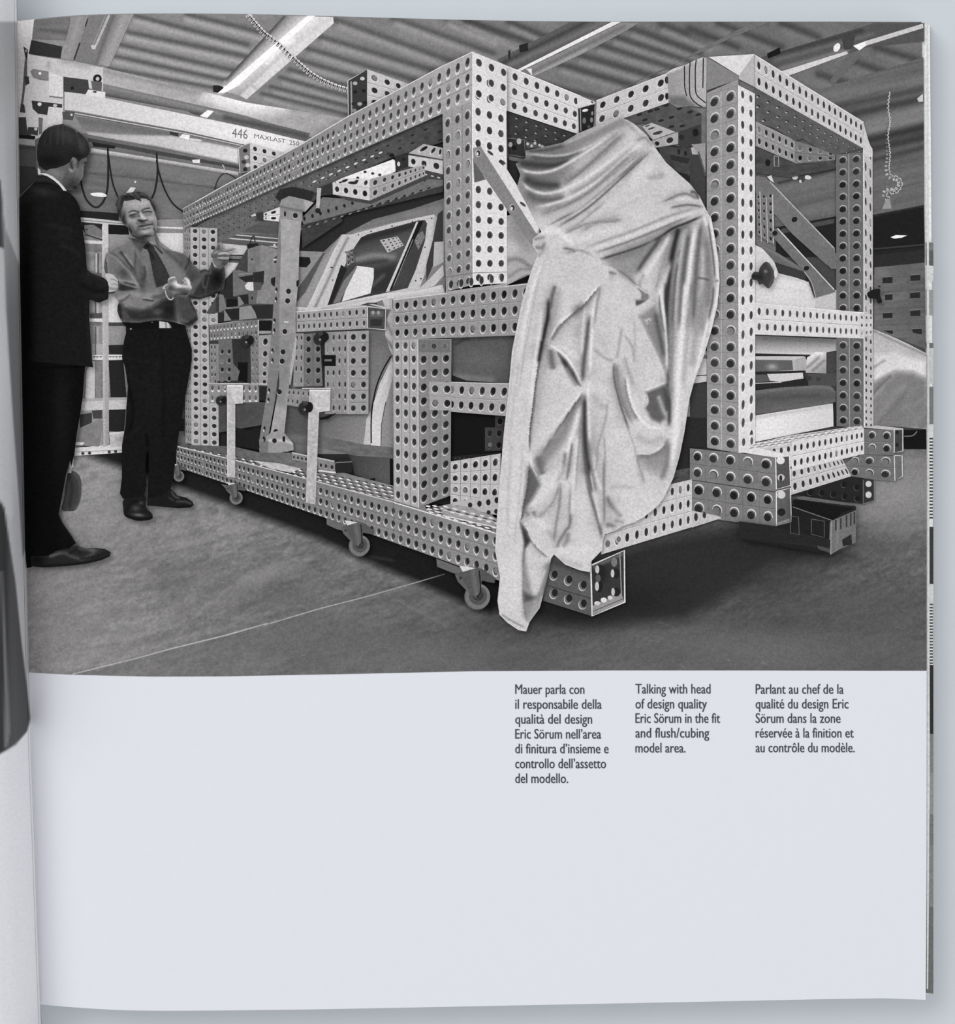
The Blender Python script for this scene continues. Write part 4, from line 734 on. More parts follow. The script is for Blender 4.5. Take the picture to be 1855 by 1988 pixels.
b.l(zL('1225 370 1430 376'), 1.2, 70); b.f(zL('1430 195 1490 190 1490 345 1430 360'), 70); b.l(zL('1430 195 1490 190 1490 345 1430 355'), 2, 205, closed=True); b.f(zL('1430 375 1485 378 1488 520 1435 553'), 110); b.l(zL('1430 375 1485 378 1488 520 1435 553'), 2, 200, closed=True); b.d(*zL.p(1450, 215), 3, 4, 40); b.d(*zL.p(1450, 300), 3, 4, 40); b.f(zL('1215 182 1300 165 1490 185 1490 195 1430 198'), 186)
b = pp('base_beam', 'bright lower base beam on the right'); b.perf(zL('700 470 1060 390 1130 520 706 652'), 10, 2, 190, hole=58, rim=222, rr=(.22, .27), k=(180, 115), lit=.04)
b = pp('base_beam', 'bright upper base beam on the right'); b.f(zL('455 290 700 235 1200 165 1220 190 700 330 590 345 455 330'), 190, N(14, 10, 3, -12, 3), step=3)
for r_ in range(3):
    for i in range(16): x, y = 480 + i * 47 - r_ * 22, 285 - i * 7.2 + r_ * 20 - (i * i * .02); b.d(*zL.p(x, y), 5.2 - i * .15, 1.5, 120 if i % 2 else 140, -10); b.d(*zL.p(x + 2, y + 5), 5 - i * .15, 1.1, 230, -10)
b.f(zL('560 345 715 310 715 450 700 455 690 375'), 205)
for x, y in ((590, 347), (640, 340), (690, 331)): b.d(*zL.p(x, y), 3, 5.6, 62)
b.perf(zL('712 278 1218 188 1220 364 712 486'), 13, 2, 208, hole=58, rim=230, rr=(.22, .24), lit=.02)
b = pp('base_block', 'projecting double tube at the right front corner'); b.f(zL('0 325 600 385 605 875 0 800'), 122, N(4, 8, 8), N(2, 6, 6), step=5)
b.perf(zL('0 322 600 382 602 632 0 545'), 5, 2, 122, hole=44, wall=96, rim=212, rr=(.25, .26), off=(.28, -.3), face=False, grooves='vU', lit=.25); b.perf(zL('0 545 602 632 605 872 0 800'), 5, 2, 122, hole=36, wall=88, rim=205, rr=(.25, .26), off=(.28, -.3), face=False, grooves='vU'); b.l(zL('0 545 602 632'), 1.6, 66)
b.f(zL('345 352 460 318 700 370 695 385 600 390'), 214); b.f(zL('600 385 697 378 705 580 605 610'), 84); b.f(zL('605 612 705 590 712 838 606 872'), 96); b.l(zL('600 387 697 380 705 585 605 612'), 2.2, 218, closed=True); b.l(zL('605 628 703 604 710 838 606 870'), 2.2, 218, closed=True)
for x, y, tt, rx in ((635, 410, 214, 8), (638, 530, 190, 7), (640, 650, 200, 8), (640, 772, 40, 8)): b.d(*zL.p(x, y), rx, rx * .95, tt); 
b.d(*zL.p(636, 535), 3, 6, 50); b.f(zL('610 845 700 815 708 838 612 868'), 150)
# --- front low beam to the right of the cloth, and the open tube below the cloth
b = pp('base_beam', 'bright front base beam right of the cloth'); b.f(zJ('1548 845 1735 785 1700 770 1548 740'), 186); b.perf(zJ('985 668 1548 545 1548 842 985 1012'), 10, 3, 196, hole=52, rim=222, rr=(.2, .25), k=(115, 96), grooves='vU', lit=.06); b.d(*zJ.p(1573, 780), 3.6, 8, 56); b.d(*zJ.p(1625, 768), 3.4, 6, 56); b.f(zJ('1410 560 1470 535 1548 545 1420 575'), 74)
b.d(*zJ.p(1025, 945), 6.5, 8.6, 200); b.d(*zJ.p(1025, 945), 5, 7, 110); b.d(*zJ.p(1093, 918), 6, 8, 200); b.d(*zJ.p(1093, 918), 4.5, 6, 120)
b = pp('open_tube', 'open square tube end sticking out below the cloth'); b.f(zJ('625 1020 670 1000 920 1080 925 1395 625 1300'), 92, S(zJ('640 1040 920 1140'), 6, 66, .7), N(3, 8, 8), step=4)
for x, y in ((690, 1140), (780, 1172), (870, 1205), (690, 1255), (780, 1288), (870, 1320)): b.d(*zJ.p(x - 3, y + 4), 7.8, 9.6, 196); b.d(*zJ.p(x, y), 7.4, 9.2, 112); b.d(*zJ.p(x + 6, y - 5), 5.8, 7.6, 40)
b.l(zJ('650 1205 920 1285'), 1.4, 56); b.f(zJ('920 1078 1128 985 1132 1310 930 1397'), 58, B(1168, 1110, 12, 24, 34, .9), S(zJ('940 1090 1110 1010'), 4, 120, .7), step=3); b.f(zJ('930 1330 1110 1250 1128 1310 935 1385'), 150)
for x, y, rx, ry, tt in ((975, 1105, 8, 10, 40), (972, 1212, 7, 11, 36), (965, 1160, 5, 8, 90), (1065, 1060, 6, 9, 120), (1075, 1130, 8, 10, 40), (1078, 1245, 8, 9, 40), (960, 1105, 4, 8, 190), (958, 1210, 4, 9, 186), (1055, 1130, 3.5, 8, 190), (1058, 1245, 3.5, 8, 188), (960, 1315, 6, 4, 200), (1000, 1295, 6, 5, 212), (1040, 1280, 5, 4, 200)): b.d(*zJ.p(x, y), rx, ry, tt)
b.l(zJ('920 1080 1128 987 1131 1308 928 1394'), 3.2, 212, closed=True); b.l(zJ('1100 1000 1112 1300'), 2, 150); b.l(zJ('935 1365 1125 1285'), 1.6, 90)
# ---- background glimpsed between the left post and the slanted post
bk = whole('wall_panel', 'pale wall panel with dark slots behind the far left post of the rig', 'panel')
bk.f(zE('-130 40 400 20 400 420 200 600 -130 600'), 92, step=6); bk.f(zE('-130 120 400 150 400 215 -130 200'), G(440, 440, 120, 480, 440, 86), B(455, 440, 8, 6, 190, .8), S(zE('-100 205 400 225'), 2, 190, .8), step=3)
bk.f(zE('-130 270 170 300 400 300 400 360 150 365 20 365 -130 350'), 190); bk.f(zE('20 365 150 365 140 400 20 400'), 120); bk.l(zE('20 368 150 372'), 2.2, 40); bk.l(zE('20 400 110 405'), 2.2, 30); bk.f(zE('0 420 110 430 60 520 10 620 -60 620 -60 420'), 196); bk.l(zE('0 210 390 245'), 1.6, 200); bk.l(zE('0 240 390 275'), 2.4, 190); bk.l(zE('0 225 390 258'), 1.2, 70)
bk.l(zE('175 300 185 250 205 225 215 270'), 2.2, 46, sm=True); bk.d(*zE.p(360, 293), 2, 2, 220)

# ---- inner upper members below the long top beam
b = pp('top_beam_underside', 'dark perforated underside of the long top beam')
b.f(zD('-320 1760 0 1560 430 1370 900 1165 1625 850 1625 1065 1250 1180 880 1340 600 1480 0 1800 -300 1900'), G(860, 250, 72, 560, 400, 104), N(9, 9, 5, -24, 6), step=3)
for r_ in range(4):
    for i in range(34):
        f_ = i / 33.0; q = f_ * .52 / ((1 - f_) + f_ * .52); sx = -250 + (1600 + 250) * q; top = 1720 + (870 - 1720) * (sx + 320) / 1945.; gap = 40 + 22 * q
        y = top + gap * (r_ + .6); sc = .45 + .65 * q; b.d(*zD.p(sx, y + 8), 3.8 * sc, 1.5 * sc, 44 if (i + r_) % 3 else 60, -22); 
        if i < 26: b.d(*zD.p(sx - 10 * sc, y + 12), 2.6 * sc, 1.1 * sc, 150 if i > 8 else 130, -22)
for i in range(9): b.d(*zD.p(660 + i * 62, 1362 - i * 27), 4.2, 1.7, 205, -24)
b = pp('ceiling_glimpse_frame', 'small bright gap under the top beam'); b.f(zD('870 1335 1250 1195 1265 1205 1270 1285 1065 1385 1000 1370'), 226, N(4, 9, 9), step=4)
for x, y in ((1040, 1290), (1097, 1302), (1150, 1312), (985, 1335)): b.d(*zD.p(x, y), 3.2, 2.6, 50)
b = pp('inner_beam', 'lower inner beam under the roof edge'); b.f(zD('560 1640 720 1480 1070 1500 1480 1330 1625 1290 1625 1390 1000 1570 580 1690'), 112, N(7, 9, 5, -18, 7), step=3); b.f(zD('560 1690 1000 1570 1625 1390 1625 1440 860 1620 870 1660 570 1860'), 62, N(6, 8, 4, -18, 7), step=3.5)
for i in range(16): f_ = i / 15.; b.d(*zD.p(585 + 900 * f_, 1640 - 290 * f_), 2.6, 4.2 - 1.5 * f_, 40, -10); b.d(*zD.p(560 + 920 * f_, 1720 - 290 * f_), 3.4, 1.4, 128, -20); b.d(*zD.p(600 + 920 * f_, 1700 - 290 * f_), 3.4, 1.3, 40, -20)
b = pp('inner_beam'); b.perf(zD('1480 1080 1625 1110 1625 1195 1365 1150'), 3, 1, 172, hole=40, grooves='', rr=(.22, .3)); b.perf(zD('1365 1165 1625 1205 1625 1308 1365 1248'), 3, 1, 192, hole=42, grooves='', rr=(.24, .26), rim=225); b.l(zD('1365 1160 1625 1200'), 1.2, 110); b.f(zD('1262 1175 1365 1150 1365 1250 1270 1278'), 52); b.d(*zD.p(1292, 1230), 3, 4.5, 205); b.d(*zD.p(1330, 1195), 3, 3, 34); b.d(*zD.p(1240, 1165), 5, 3.5, 30)
b.f(zD('1270 1280 1365 1250 1625 1310 1625 1350 1480 1340 1350 1300'), 70); 
for i in range(5): b.d(*zD.p(1400 + i * 48, 1285 + i * 12), 3.2, 1.4, 190, 12)
b = pp('inner_beam'); b.perf(zD('870 1335 1080 1345 1075 1410 795 1372'), 3, 1, 205, hole=46, grooves='', rr=(.2, .32)); b.perf(zD('795 1372 1075 1412 1075 1505 798 1458'), 4, 1, 196, hole=40, grooves='U', rr=(.25, .26), rim=226); b.perf(zD('795 1362 1075 1345 1075 1410 795 1372'), 4, 1, 200, hole=44, grooves='', face=False, rr=(.22, .3), skip=lambda i, j: i == 0)
b.perf(zD('1075 1345 1490 1235 1490 1320 1075 1505'), 9, 2, 160, hole=52, rr=(.22, .26), rim=200, k=(40, 22)); b.f(zD('800 1458 1075 1505 1490 1320 1540 1330 1080 1530 900 1500'), 70)
b.f(zD('690 1410 790 1370 795 1460 700 1470'), 56); b.f(zD('680 1410 712 1412 697 1570 672 1560'), 176); b.d(*zD.p(685, 1580), 5, 5, 40)
b = pp('inner_beam', 'small bright tube end left of the slanted post'); b.perf(zD('278 1600 405 1550 405 1665 278 1650'), 2, 2, 205, hole=40, rim=228, grooves='vU', rr=(.25, .25)); b.f(zD('230 1590 278 1600 278 1655 225 1650'), 60); b.f(zD('180 1620 215 1600 222 1620 195 1625'), 200)

# ---- left far post
b = pp('far_post'); b.f(zA('1378 1690 1432 1690 1432 1870 1378 1870'), 120)
b.perf(px('357 440 370 441 372 862 360 860'), 3, 27, 132, hole=78, wall=120, rim=190, rr=(.24, .26), grooves='', k=(1, 1)); b.perf(px('370 441 422 443 425 868 372 864'), 3, 27, 172, hole=48, wall=84, rim=205, rr=(.27, .28), grooves='u', k=(1, 1), lit=.2)
# ---- left sub-frame
b = pp('side_frame'); b.f(zB('1565 735 2080 680 2120 690 2120 1310 1580 1290'), 60, step=6)
b.perf(zB('1575 880 1625 880 1630 1290 1580 1290'), 2, 8, 130, hole=70, rim=180, grooves='', k=(1, 1)); b.perf(zB('1625 880 1760 880 1760 1160 1630 1160'), 2, 4, 138, hole=40, rim=178, grooves='', rr=(.26, .28)); b.f(zB('1745 880 1830 840 1830 1060 1745 1060'), 40)
b.perf(zT('140 1440 940 1335 945 1650 150 1700'), 13, 2, 122, hole=84, wall=92, rim=216, rr=(.2, .22), off=(.1, .9), grooves='', edge=160); b.f(zT('940 1335 1170 1330 1170 1400 945 1380'), 130); b.f(zT('955 1365 1165 1365 1165 1530 960 1530'), 30); b.l(zT('945 1340 1175 1338'), 1.6, 190); b.l(zT('943 1335 943 1650'), 2, 178); b.f(zT('955 1540 1150 1540 1145 1580 955 1585'), 150); b.l(zT('955 1605 1140 1605'), 2, 40)
b.f(zE('-60 1000 170 995 160 1320 -60 1320'), 52); b.f(zE('85 1170 160 1175 155 1325 90 1310'), 24); b.f(zE('-60 1000 40 1000 50 1180 100 1240 80 1310 -60 1310'), 104); b.perf(zE('-60 1060 45 1060 45 1330 -60 1330'), 2, 4, 112, hole=38, grooves='', face=False, rim=160)
b.perf(zE('178 970 240 970 245 1340 185 1340'), 2, 7, 122, hole=84, rim=190, grooves='', k=(1, 1), rr=(.2, .24)); b.perf(zE('240 970 345 965 320 1350 245 1345'), 1, 5, 150, hole=42, rim=205, grooves='', rr=(.18, .26), k=(1, 1))
b.perf(zE('-130 1330 240 1335 245 1480 -130 1480'), 8, 2, 140, hole=92, wall=100, rim=220, rr=(.2, .22), off=(.1, .9), grooves='', edge=190); b.f(zE('250 1360 310 1350 300 1450 250 1460'), 40); b.l(zE('240 1335 330 1335'), 1.6, 190)
b.f(zE('-60 1480 300 1470 280 1640 -60 1700'), 78, N(5, 10, 10), step=4); b.f(zE('60 1660 270 1700 250 1830 60 1800'), 34)
# ---- centre sub-frame
b = pp('side_frame'); b.f(zE('560 955 740 955 740 1350 560 1350'), 60, step=6)
b.perf(zE('578 960 722 950 722 1350 580 1355'), 2, 5, 112, hole=36, wall=60, rim=150, grooves='u', rr=(.24, .26), k=(1, 1)); b.f(zE('700 955 740 955 735 1350 722 1350'), 42)
b.perf(zE('512 955 580 955 580 1355 500 1355'), 2, 5, 140, hole=70, rim=190, grooves='', k=(1, 1), rr=(.2, .26)); b.l(zE('515 1100 475 1340'), 3, 165)
b.perf(zE('738 945 912 940 912 1560 738 1560'), 4, 7, 142, hole=60, wall=98, rim=190, grooves='', k=(1, 1), rr=(.2, .25)); b.perf(zE('912 940 1068 935 1065 1560 912 1562'), 2, 7, 152, hole=42, wall=78, rim=190, grooves='v', k=(1, 1), rr=(.25, .26)); b.l(zE('912 940 912 1560'), 1.4, 186); b.f(zE('722 1118 820 1118 820 1200 722 1200'), 26); b.f(zE('735 1150 790 1150 790 1165 735 1165'), 110)
b.perf(zE('460 1370 740 1380 740 1545 440 1490'), 7, 2, 140, hole=66, rim=196, grooves='', rr=(.2, .24)); b.f(zE('700 1590 830 1550 760 1600 700 1605'), 28)
b.perf(zE('525 795 1055 752 1060 920 525 945'), 12, 2, 156, hole=58, wall=98, rim=205, rr=(.2, .26), grooves='v', edge=214, k=(1, 1.25)); b.f(zE('1058 752 1195 770 1190 930 1060 918'), 74); b.l(zE('1058 754 1195 771 1190 928 1060 916'), 1.8, 196, closed=True); b.f(zE('1075 790 1180 790 1178 830 1080 830'), 96); b.d(*zE.p(1100, 800), 3, 4, 150); b.d(*zE.p(1140, 800), 3, 4, 150); b.f(zE('1080 850 1170 850 1165 900 1080 900'), 52); b.f(zE('1060 735 1195 770 1230 765 1100 735'), 186)
# ---- stacked bracket of cut tubes behind the pointing hand
br = Thing('bracket_stack', 'stepped stack of grey square brackets beyond the pointing hand', 'bracket', zT.p(700, 1400))
b = br.part('bracket_plate'); b.f(zT('760 190 1010 130 1270 190 1270 700 1200 1100 1180 1340 300 1390 280 1240 90 1250 300 930 400 700 560 530'), 70, step=5)
b.f(zT('770 200 1000 130 1250 200 1250 660 1150 720 1180 800 1230 820 1200 1100 905 1090 930 870 1030 770 1030 560 770 580'), 132, PG(zT('770 200 970 130 970 560 770 580'), 118, .9, 2), N(8, 5, 5), step=2.5); b.f(zT('770 350 770 580 620 600 640 530'), 66); b.f(zT('760 180 760 120 930 100 940 130 790 190'), 36); b.d(*zT.p(838, 368), 1.8, 1.8, 50)
b.f(zT('525 545 620 540 770 580 850 600 860 870 760 930 530 975'), 110, N(5, 6, 6), step=3); b.f(zT('610 660 860 620 860 740 730 740'), 44); b.f(zT('720 800 770 740 860 740 865 880 800 880 740 850'), 205); b.f(zT('860 590 1040 550 1030 745 930 750 870 740'), 46); b.f(zT('870 740 980 745 1010 800 980 870 865 875'), 84); b.l(zT('615 615 850 590'), 2, 140)
b.f(zT('400 700 525 560 525 970 610 990 610 1010 420 1010 300 930 380 880'), 46); b.f(zT('770 890 925 870 905 1100 790 1100'), 100); b.d(*zT.p(842, 1000), 2, 3.5, 50); b.f(zT('620 960 780 945 780 1100 700 1090'), 42); b.f(zT('605 980 640 980 710 1095 620 1140'), 130)
b.f(zT('420 1015 605 1015 600 1130 420 1150'), 30); b.f(zT('300 930 370 950 420 1150 630 1140 630 1170 390 1190 300 1240'), 118); b.f(zT('90 1250 270 950 300 930 290 1230 190 1260'), 76); b.f(zT('250 1000 300 980 290 1220 250 1220'), 58); b.f(zT('390 1185 630 1165 630 1350 500 1360'), 40); b.f(zT('380 1180 500 1360 380 1380 385 1250'), 130); b.f(zT('280 1240 385 1240 380 1380 280 1390'), 46)
b.f(zT('630 1150 820 1120 900 1250 920 1330 630 1360'), 138, N(5, 6, 6), step=3); b.f(zT('820 1120 1180 1110 1170 1330 920 1330 890 1230'), 46)
b.f(zT('1200 350 1250 300 1250 350'), 44); b.l(zT('1185 372 1250 365'), 2, 205); b.d(*zT.p(1225, 412), 3, 2, 36); b.f(zT('1220 650 1150 680 1150 760 1190 805 1215 800'), 40)
# ---- slanted inspection post
b = pp('slanted_post', 'plain slanted post clamped to the base and the top beam'); b.f(zD('365 1480 400 1420 500 1400 660 1440 640 1500 560 1560 400 1510'), 46, step=4)
b.f(zE('365 560 395 100 410 30 405 0 440 0 440 900 360 1480 320 1700 250 1860 245 1760 300 1420 345 860'), 124, N(4, 8, 8), step=3)
b.f(zE('400 0 570 0 560 140 545 330 540 560 520 760 520 960 470 1340 455 1500 420 1830 310 1870 330 1700 395 1350 395 760 410 300'), 158, PG(zE('395 740 520 740 520 860 460 900 395 960'), 128, .7, 14), PG(zE('340 950 520 950 470 1350 440 1500 330 1480'), 128, .8, 8), B(560, 430, 12, 60, 170, .6), N(6, 9, 9, 0, 3), step=2.5)
b.f(zD('410 1500 470 1470 600 1500 655 1520 590 1590 570 1590 570 1660 405 1640 400 1540'), 142, N(5, 6, 6), S(zD('405 1550 590 1590'), 2, 96, .8), PG(zD('580 1500 660 1515 655 1550 590 1590'), 170, .9, 2), step=2.5)
for x, y, rx, ry in ((516, 72, 5, 5.5), (438, 60, 2.4, 6), (465, 640, 5, 5.5), (458, 712, 5, 5.5), (437, 942, 5, 5.2), (424, 1095, 5, 5.4), (417, 1165, 5, 5.4), (397, 1395, 5, 5.2), (370, 1692, 5, 5.2), (362, 1760, 5, 5)): b.d(*zE.p(x - 2, y + 4), rx, ry, 190); b.d(*zE.p(x, y), rx * .96, ry * .96, 40)
for x, y in ((375, 630), (372, 700), (360, 860), (358, 935), (345, 1085), (345, 1160), (320, 1385), (315, 1455), (285, 1670), (280, 1745)): b.d(*zE.p(x, y), 2.2, 5, 46); b.d(*zE.p(x - 5, y + 14), 1.6, 2.6, 190)
b.l(zE('430 868 465 872'), 3, 200); b.f(zE('525 560 545 555 535 610 525 600'), 34); b.f(zE('520 960 528 1000 520 1120 470 1340 480 1200'), 168)
b.f(zF('270 60 330 0 415 -20 500 80 505 130 350 170 250 160 245 120'), 150, PG(zF('245 60 320 60 310 165 245 160'), 112, .9, 2), S(zF('320 60 430 60 490 80'), 2.5, 200, .8), step=2.5); b.d(*zF.p(360, 60), 4.6, 4.6, 40); b.d(*zF.p(285, 50), 2.2, 4.6, 46); b.f(zF('420 30 440 25 440 70 420 66'), 34)
b.f(zF('310 170 450 140 500 200 460 215 380 225 330 210'), 44); b.d(*zF.p(370, 205), 4, 4, 110); b.d(*zF.p(470, 160), 5, 5, 34)

# ---- base long beam on the left
b = pp('base_beam', 'long base beam of the left side'); b.f(zF('-380 90 60 105 250 150 480 150 700 240 950 320 1260 400 1260 540 700 370 480 300 60 215 -380 120'), G(400, 880, 90, 740, 970, 132), N(9, 8, 4, 12, 8), step=3)
for r_ in range(4):
    for i in range(26):
        f_ = i / 25.; x = -300 + 1520 * f_; y0 = 105 + (x + 300) * .195 + 6 * r_ + r_ * 24 * (.5 + .5 * f_); b.d(*zF.p(x + r_ * 14, y0 + 12), 4.2 * (.6 + .5 * f_), 1.25, 226 if r_ < 3 else 200, 12); b.d(*zF.p(x + r_ * 14 + 12, y0 + 6), 3.8 * (.6 + .5 * f_), 1.1, 52, 12)
b.f(zF('490 150 810 215 815 300 700 280 690 250 490 200'), 134); b.perf(zF('690 215 815 230 815 300 690 270'), 3, 1, 130, hole=50, grooves='', rim=180); b.perf(zF('490 160 610 180 610 225 490 205'), 4, 1, 130, hole=50, grooves='', rim=180); b.f(zF('815 230 860 190 940 215 940 300 820 300'), 40); b.l(zF('815 225 940 218'), 2, 120); b.l(zF('490 150 810 215'), 2.4, 186); b.l(zF('690 285 820 300'), 3.2, 205)
b.f(zF('200 210 400 230 560 270 480 300 330 270'), 186, N(20, 5, 3, 10, 4), step=2.5); 
b.f(px('342 866 455 893 620 936 765 975 880 1010 972 1038 972 1128 851 1084 634 1006 455 944 342 906'), G(400, 890, 112, 900, 1060, 138), N(3, 8, 8), step=5)
b.perf(px('342 866 972 1038 972 1128 342 906'), 56, 3, 132, hole=46, wall=96, rim=206, rr=(.24, .26), off=(-.6, .5), face=False, grooves='v', k=(.58, 1), lit=.06); b.l(px('342 866 455 893 620 936 765 975 972 1038'), 2, 196); b.l(px('765 976 765 1053'), 1.2, 96); b.l(px('779 980 779 1060'), 1, 110)
b = pp('base_top', 'perforated top of the base near the cloth'); b.f(zF('1255 410 1440 460 1500 570 1855 500 1990 600 2060 770 1855 705 1260 525'), 118, N(9, 8, 4, 12, 9), step=3); b.l(zF('1260 525 1855 705 2070 770'), 2.2, 214); b.l(zF('1500 575 1855 655 2030 705'), 2, 190)
for r_ in range(4):
    for i in range(9):
        x = 1500 + i * 62 + r_ * 12; y = 560 + i * 20 + r_ * 22 - 30; 
        if x < 2020: b.d(*zF.p(x, y), 5, 1.5, 220, 12); b.d(*zF.p(x + 8, y - 8), 4.6, 1.2, 54, 12)
# ---- back lower tubes between post and cloth
b = pp('base_beam', 'bright base tube running back between post and cloth'); b.perf(zJ('48 435 360 385 350 770 48 705'), 5, 4, 182, hole=40, wall=84, rim=215, rr=(.24, .25), off=(.5, -.3), grooves='vu', k=(1.02, 1)); b.f(zJ('48 690 350 640 350 770'), 176); b.d(*zJ.p(170, 705), 4.4, 5, 44); b.d(*zJ.p(228, 697), 4.4, 6, 40); b.d(*zJ.p(283, 688), 4.4, 6, 40); b.d(*zJ.p(335, 675), 4.4, 6, 40); b.d(*zJ.p(285, 750), 4, 4, 44); b.d(*zJ.p(332, 745), 4, 5, 44)
b = pp('base_top', 'dark-slotted top of the front base'); b.f(zJ('0 705 48 700 180 720 340 790 330 840 0 775'), 150, N(16, 7, 3, 14, 12), step=2.5); b.l(zJ('0 770 335 845'), 2, 216); b.l(zJ('0 735 335 812'), 1.6, 200)
for i in range(6):
    for r_ in range(3): b.d(*zJ.p(20 + i * 56 + r_ * 20, 722 + i * 14 + r_ * 18 - 6), 5, 1.5, 70 if r_ % 2 else 214, 12)
# ---- lower horizontal and near posts
b = pp('lower_beam', 'lower horizontal beam left of the cloth'); b.perf(px('833 741 992 745 985 808 834 796'), 8, 2, 162, hole=40, wall=84, rim=208, rr=(.24, .26), off=(-.4, .3), edge=200, grooves='v')
b = pp('lower_post', 'near lower post standing on the base'); b.perf(px('811 658 877 658 875 962 813 985'), 3, 12, 134, hole=40, wall=78, rim=196, rr=(.27, .27), off=(-.4, .3), grooves='uU', k=(1.02, 1)); b.f(px('812 660 874 660 874 684 812 684'), 112); 
for x in (822, 843, 864): b.d(x, 672, 6, 6.4, 138); b.d(x, 672, 5, 5.4, 66 if x == 843 else 100)
b.f(px('833 741 877 742 877 797 834 796'), 160); b.perf(px('833 741 880 742 880 797 834 796'), 2, 2, 160, hole=40, wall=84, rim=208, rr=(.27, .26), grooves='v', face=False)
b.perf(px('763 659 811 658 813 986 765 972'), 3, 12, 168, hole=56, wall=92, rim=214, rr=(.25, .27), off=(-.5, .3), grooves='u', k=(1, 1)); b.l(px('811.5 658 813 986'), 1.6, 205); b.l(px('763 659 765 972'), 1.2, 130)
# ---- near upper corner
b = pp('near_post', 'tall near corner post'); b.f(px('858 128 917.5 101 919 553 866 566'), G(860, 100, 158, 900, 560, 146), N(3, 8, 8), step=5)
b.perf(px('859 127 917.5 101 919 556 865 568'), 3, 15, 152, hole=62, wall=104, rim=205, rr=(.23, .26), off=(.5, -.2), face=False, grooves='', k=(1, 1), lit=.2); b.l(px('878 200 880 560'), 1, 132); b.l(px('898 200 900 556'), 1, 132)
b.perf(px('917.5 101 984 128 985 550 919 553'), 3, 15, 212, hole=62, wall=112, rim=232, rr=(.25, .26), off=(.3, -.2), grooves='', k=(1, 1), lit=.06); b.l(px('917.5 101 919 553'), 1.8, 234); b.l(px('984 216 985 330'), 1.4, 90); b.f(px('984 128 985 210 960 205 940 118'), 206)
b.perf(zG('145 390 960 722 935 1005 145 745'), 10, 3, 206, hole=62, wall=112, rim=232, rr=(.24, .25), face=False, k=(92, 76), grooves='', lit=.05, skip=lambda i, j: i > 2)
b = pp('top_beam', 'long top beam of the left side'); b.f(px('355 406 440 358 467 344 584 281 676 226 780 171 857 129.5 917.5 101 917.5 196 859 221 700 291 550 358 440 408 357 443'), G(400, 410, 112, 900, 140, 168), N(4, 8, 8), step=5)
b.perf(px('355 409 917.5 102 917.5 194 357 445'), 62, 3, 150, hole=60, wall=108, rim=208, rr=(.22, .25), off=(-.3, .8), face=False, grooves='v', k=(.46, 1), lit=.12); b.l(px('355 406 440 358 467 344 584 281 676 226 780 171 857 129.5 917.5 101'), 1.6, 214)
b.f(px('355 406 380 392 380 432 357 443'), 120); b.perf(px('355 406 400 380 400 425 357 443'), 7, 3, 120, hole=80, rim=214, grooves='', face=False)
# ---- second-level beam
b = pp('second_beam', 'front beam at waist height left of the cloth'); b.f(px('763 582 1032 550 1032 650 763 660'), 150, N(3, 8, 8), step=6); b.perf(px('763 582 1032 550 1032 650 763 660'), 14, 3, 152, hole=36, wall=82, rim=208, rr=(.24, .26), off=(-.4, .3), face=False, grooves='vU', k=(.88, 1)); b.l(px('763 582 1032 550'), 2, 200); b.f(px('865 566 985 550 985 555 870 573'), 160)
b = pp('foot_row', 'bottom row of holes of the near post'); b.perf(px('866 540 984 524 985 552 866 568'), 6, 1, 166, hole=60, rim=215, face=False, grooves='', rr=(.22, .3)); b.l(px('866 538 919 530 985 528'), 1, 110)
# ---- pale grey cloth and dark shapes between post and cloth
g = whole('cloth_bundle', 'folded pale cloth resting on the waist-high beam beside the diagonal brace', 'cloth'); g.f(zI('400 60 600 0 600 400 400 490'), 168, PG(zI('400 60 530 40 545 270 440 250'), 134, .8, 14), S(zI('400 340 470 330 560 390'), 5, 108, .6), S(zI('410 440 480 395 550 395'), 3, 130, .8), S(zI('440 480 500 440 550 430'), 2, 80, .8), B(995, 480, 14, 14, 205, .6), step=2.5)
# ---- diagonal brace on the near corner
b = pp('diagonal_brace', 'flat diagonal brace with a light edge on the near corner'); b.f(zG('150 1185 240 1340 300 1330 160 1370'), 96); b.f(zG('150 1112 205 1095 640 1760 590 1840 560 1800 155 1210'), 132, N(4, 8, 8), step=4); b.f(zG('205 1095 405 1270 480 1400 560 1560 645 1700 625 1750'), 214); b.f(zG('205 1095 300 1180 405 1270 660 1680 625 1752'), 210)
for x, y, r_ in ((187, 1150, 1), (445, 1560, 1)): b.d(*zG.p(x, y), 5.6, 7.2, 190); b.d(*zG.p(x + 2, y), 4.4, 6, 60); b.d(*zG.p(x - 4, y + 5), 2, 3.4, 210)
for x, y in ((280, 1147), (372, 1215), (524, 1532)): b.d(*zG.p(x, y), 2.6, 7.2, 70, -52)
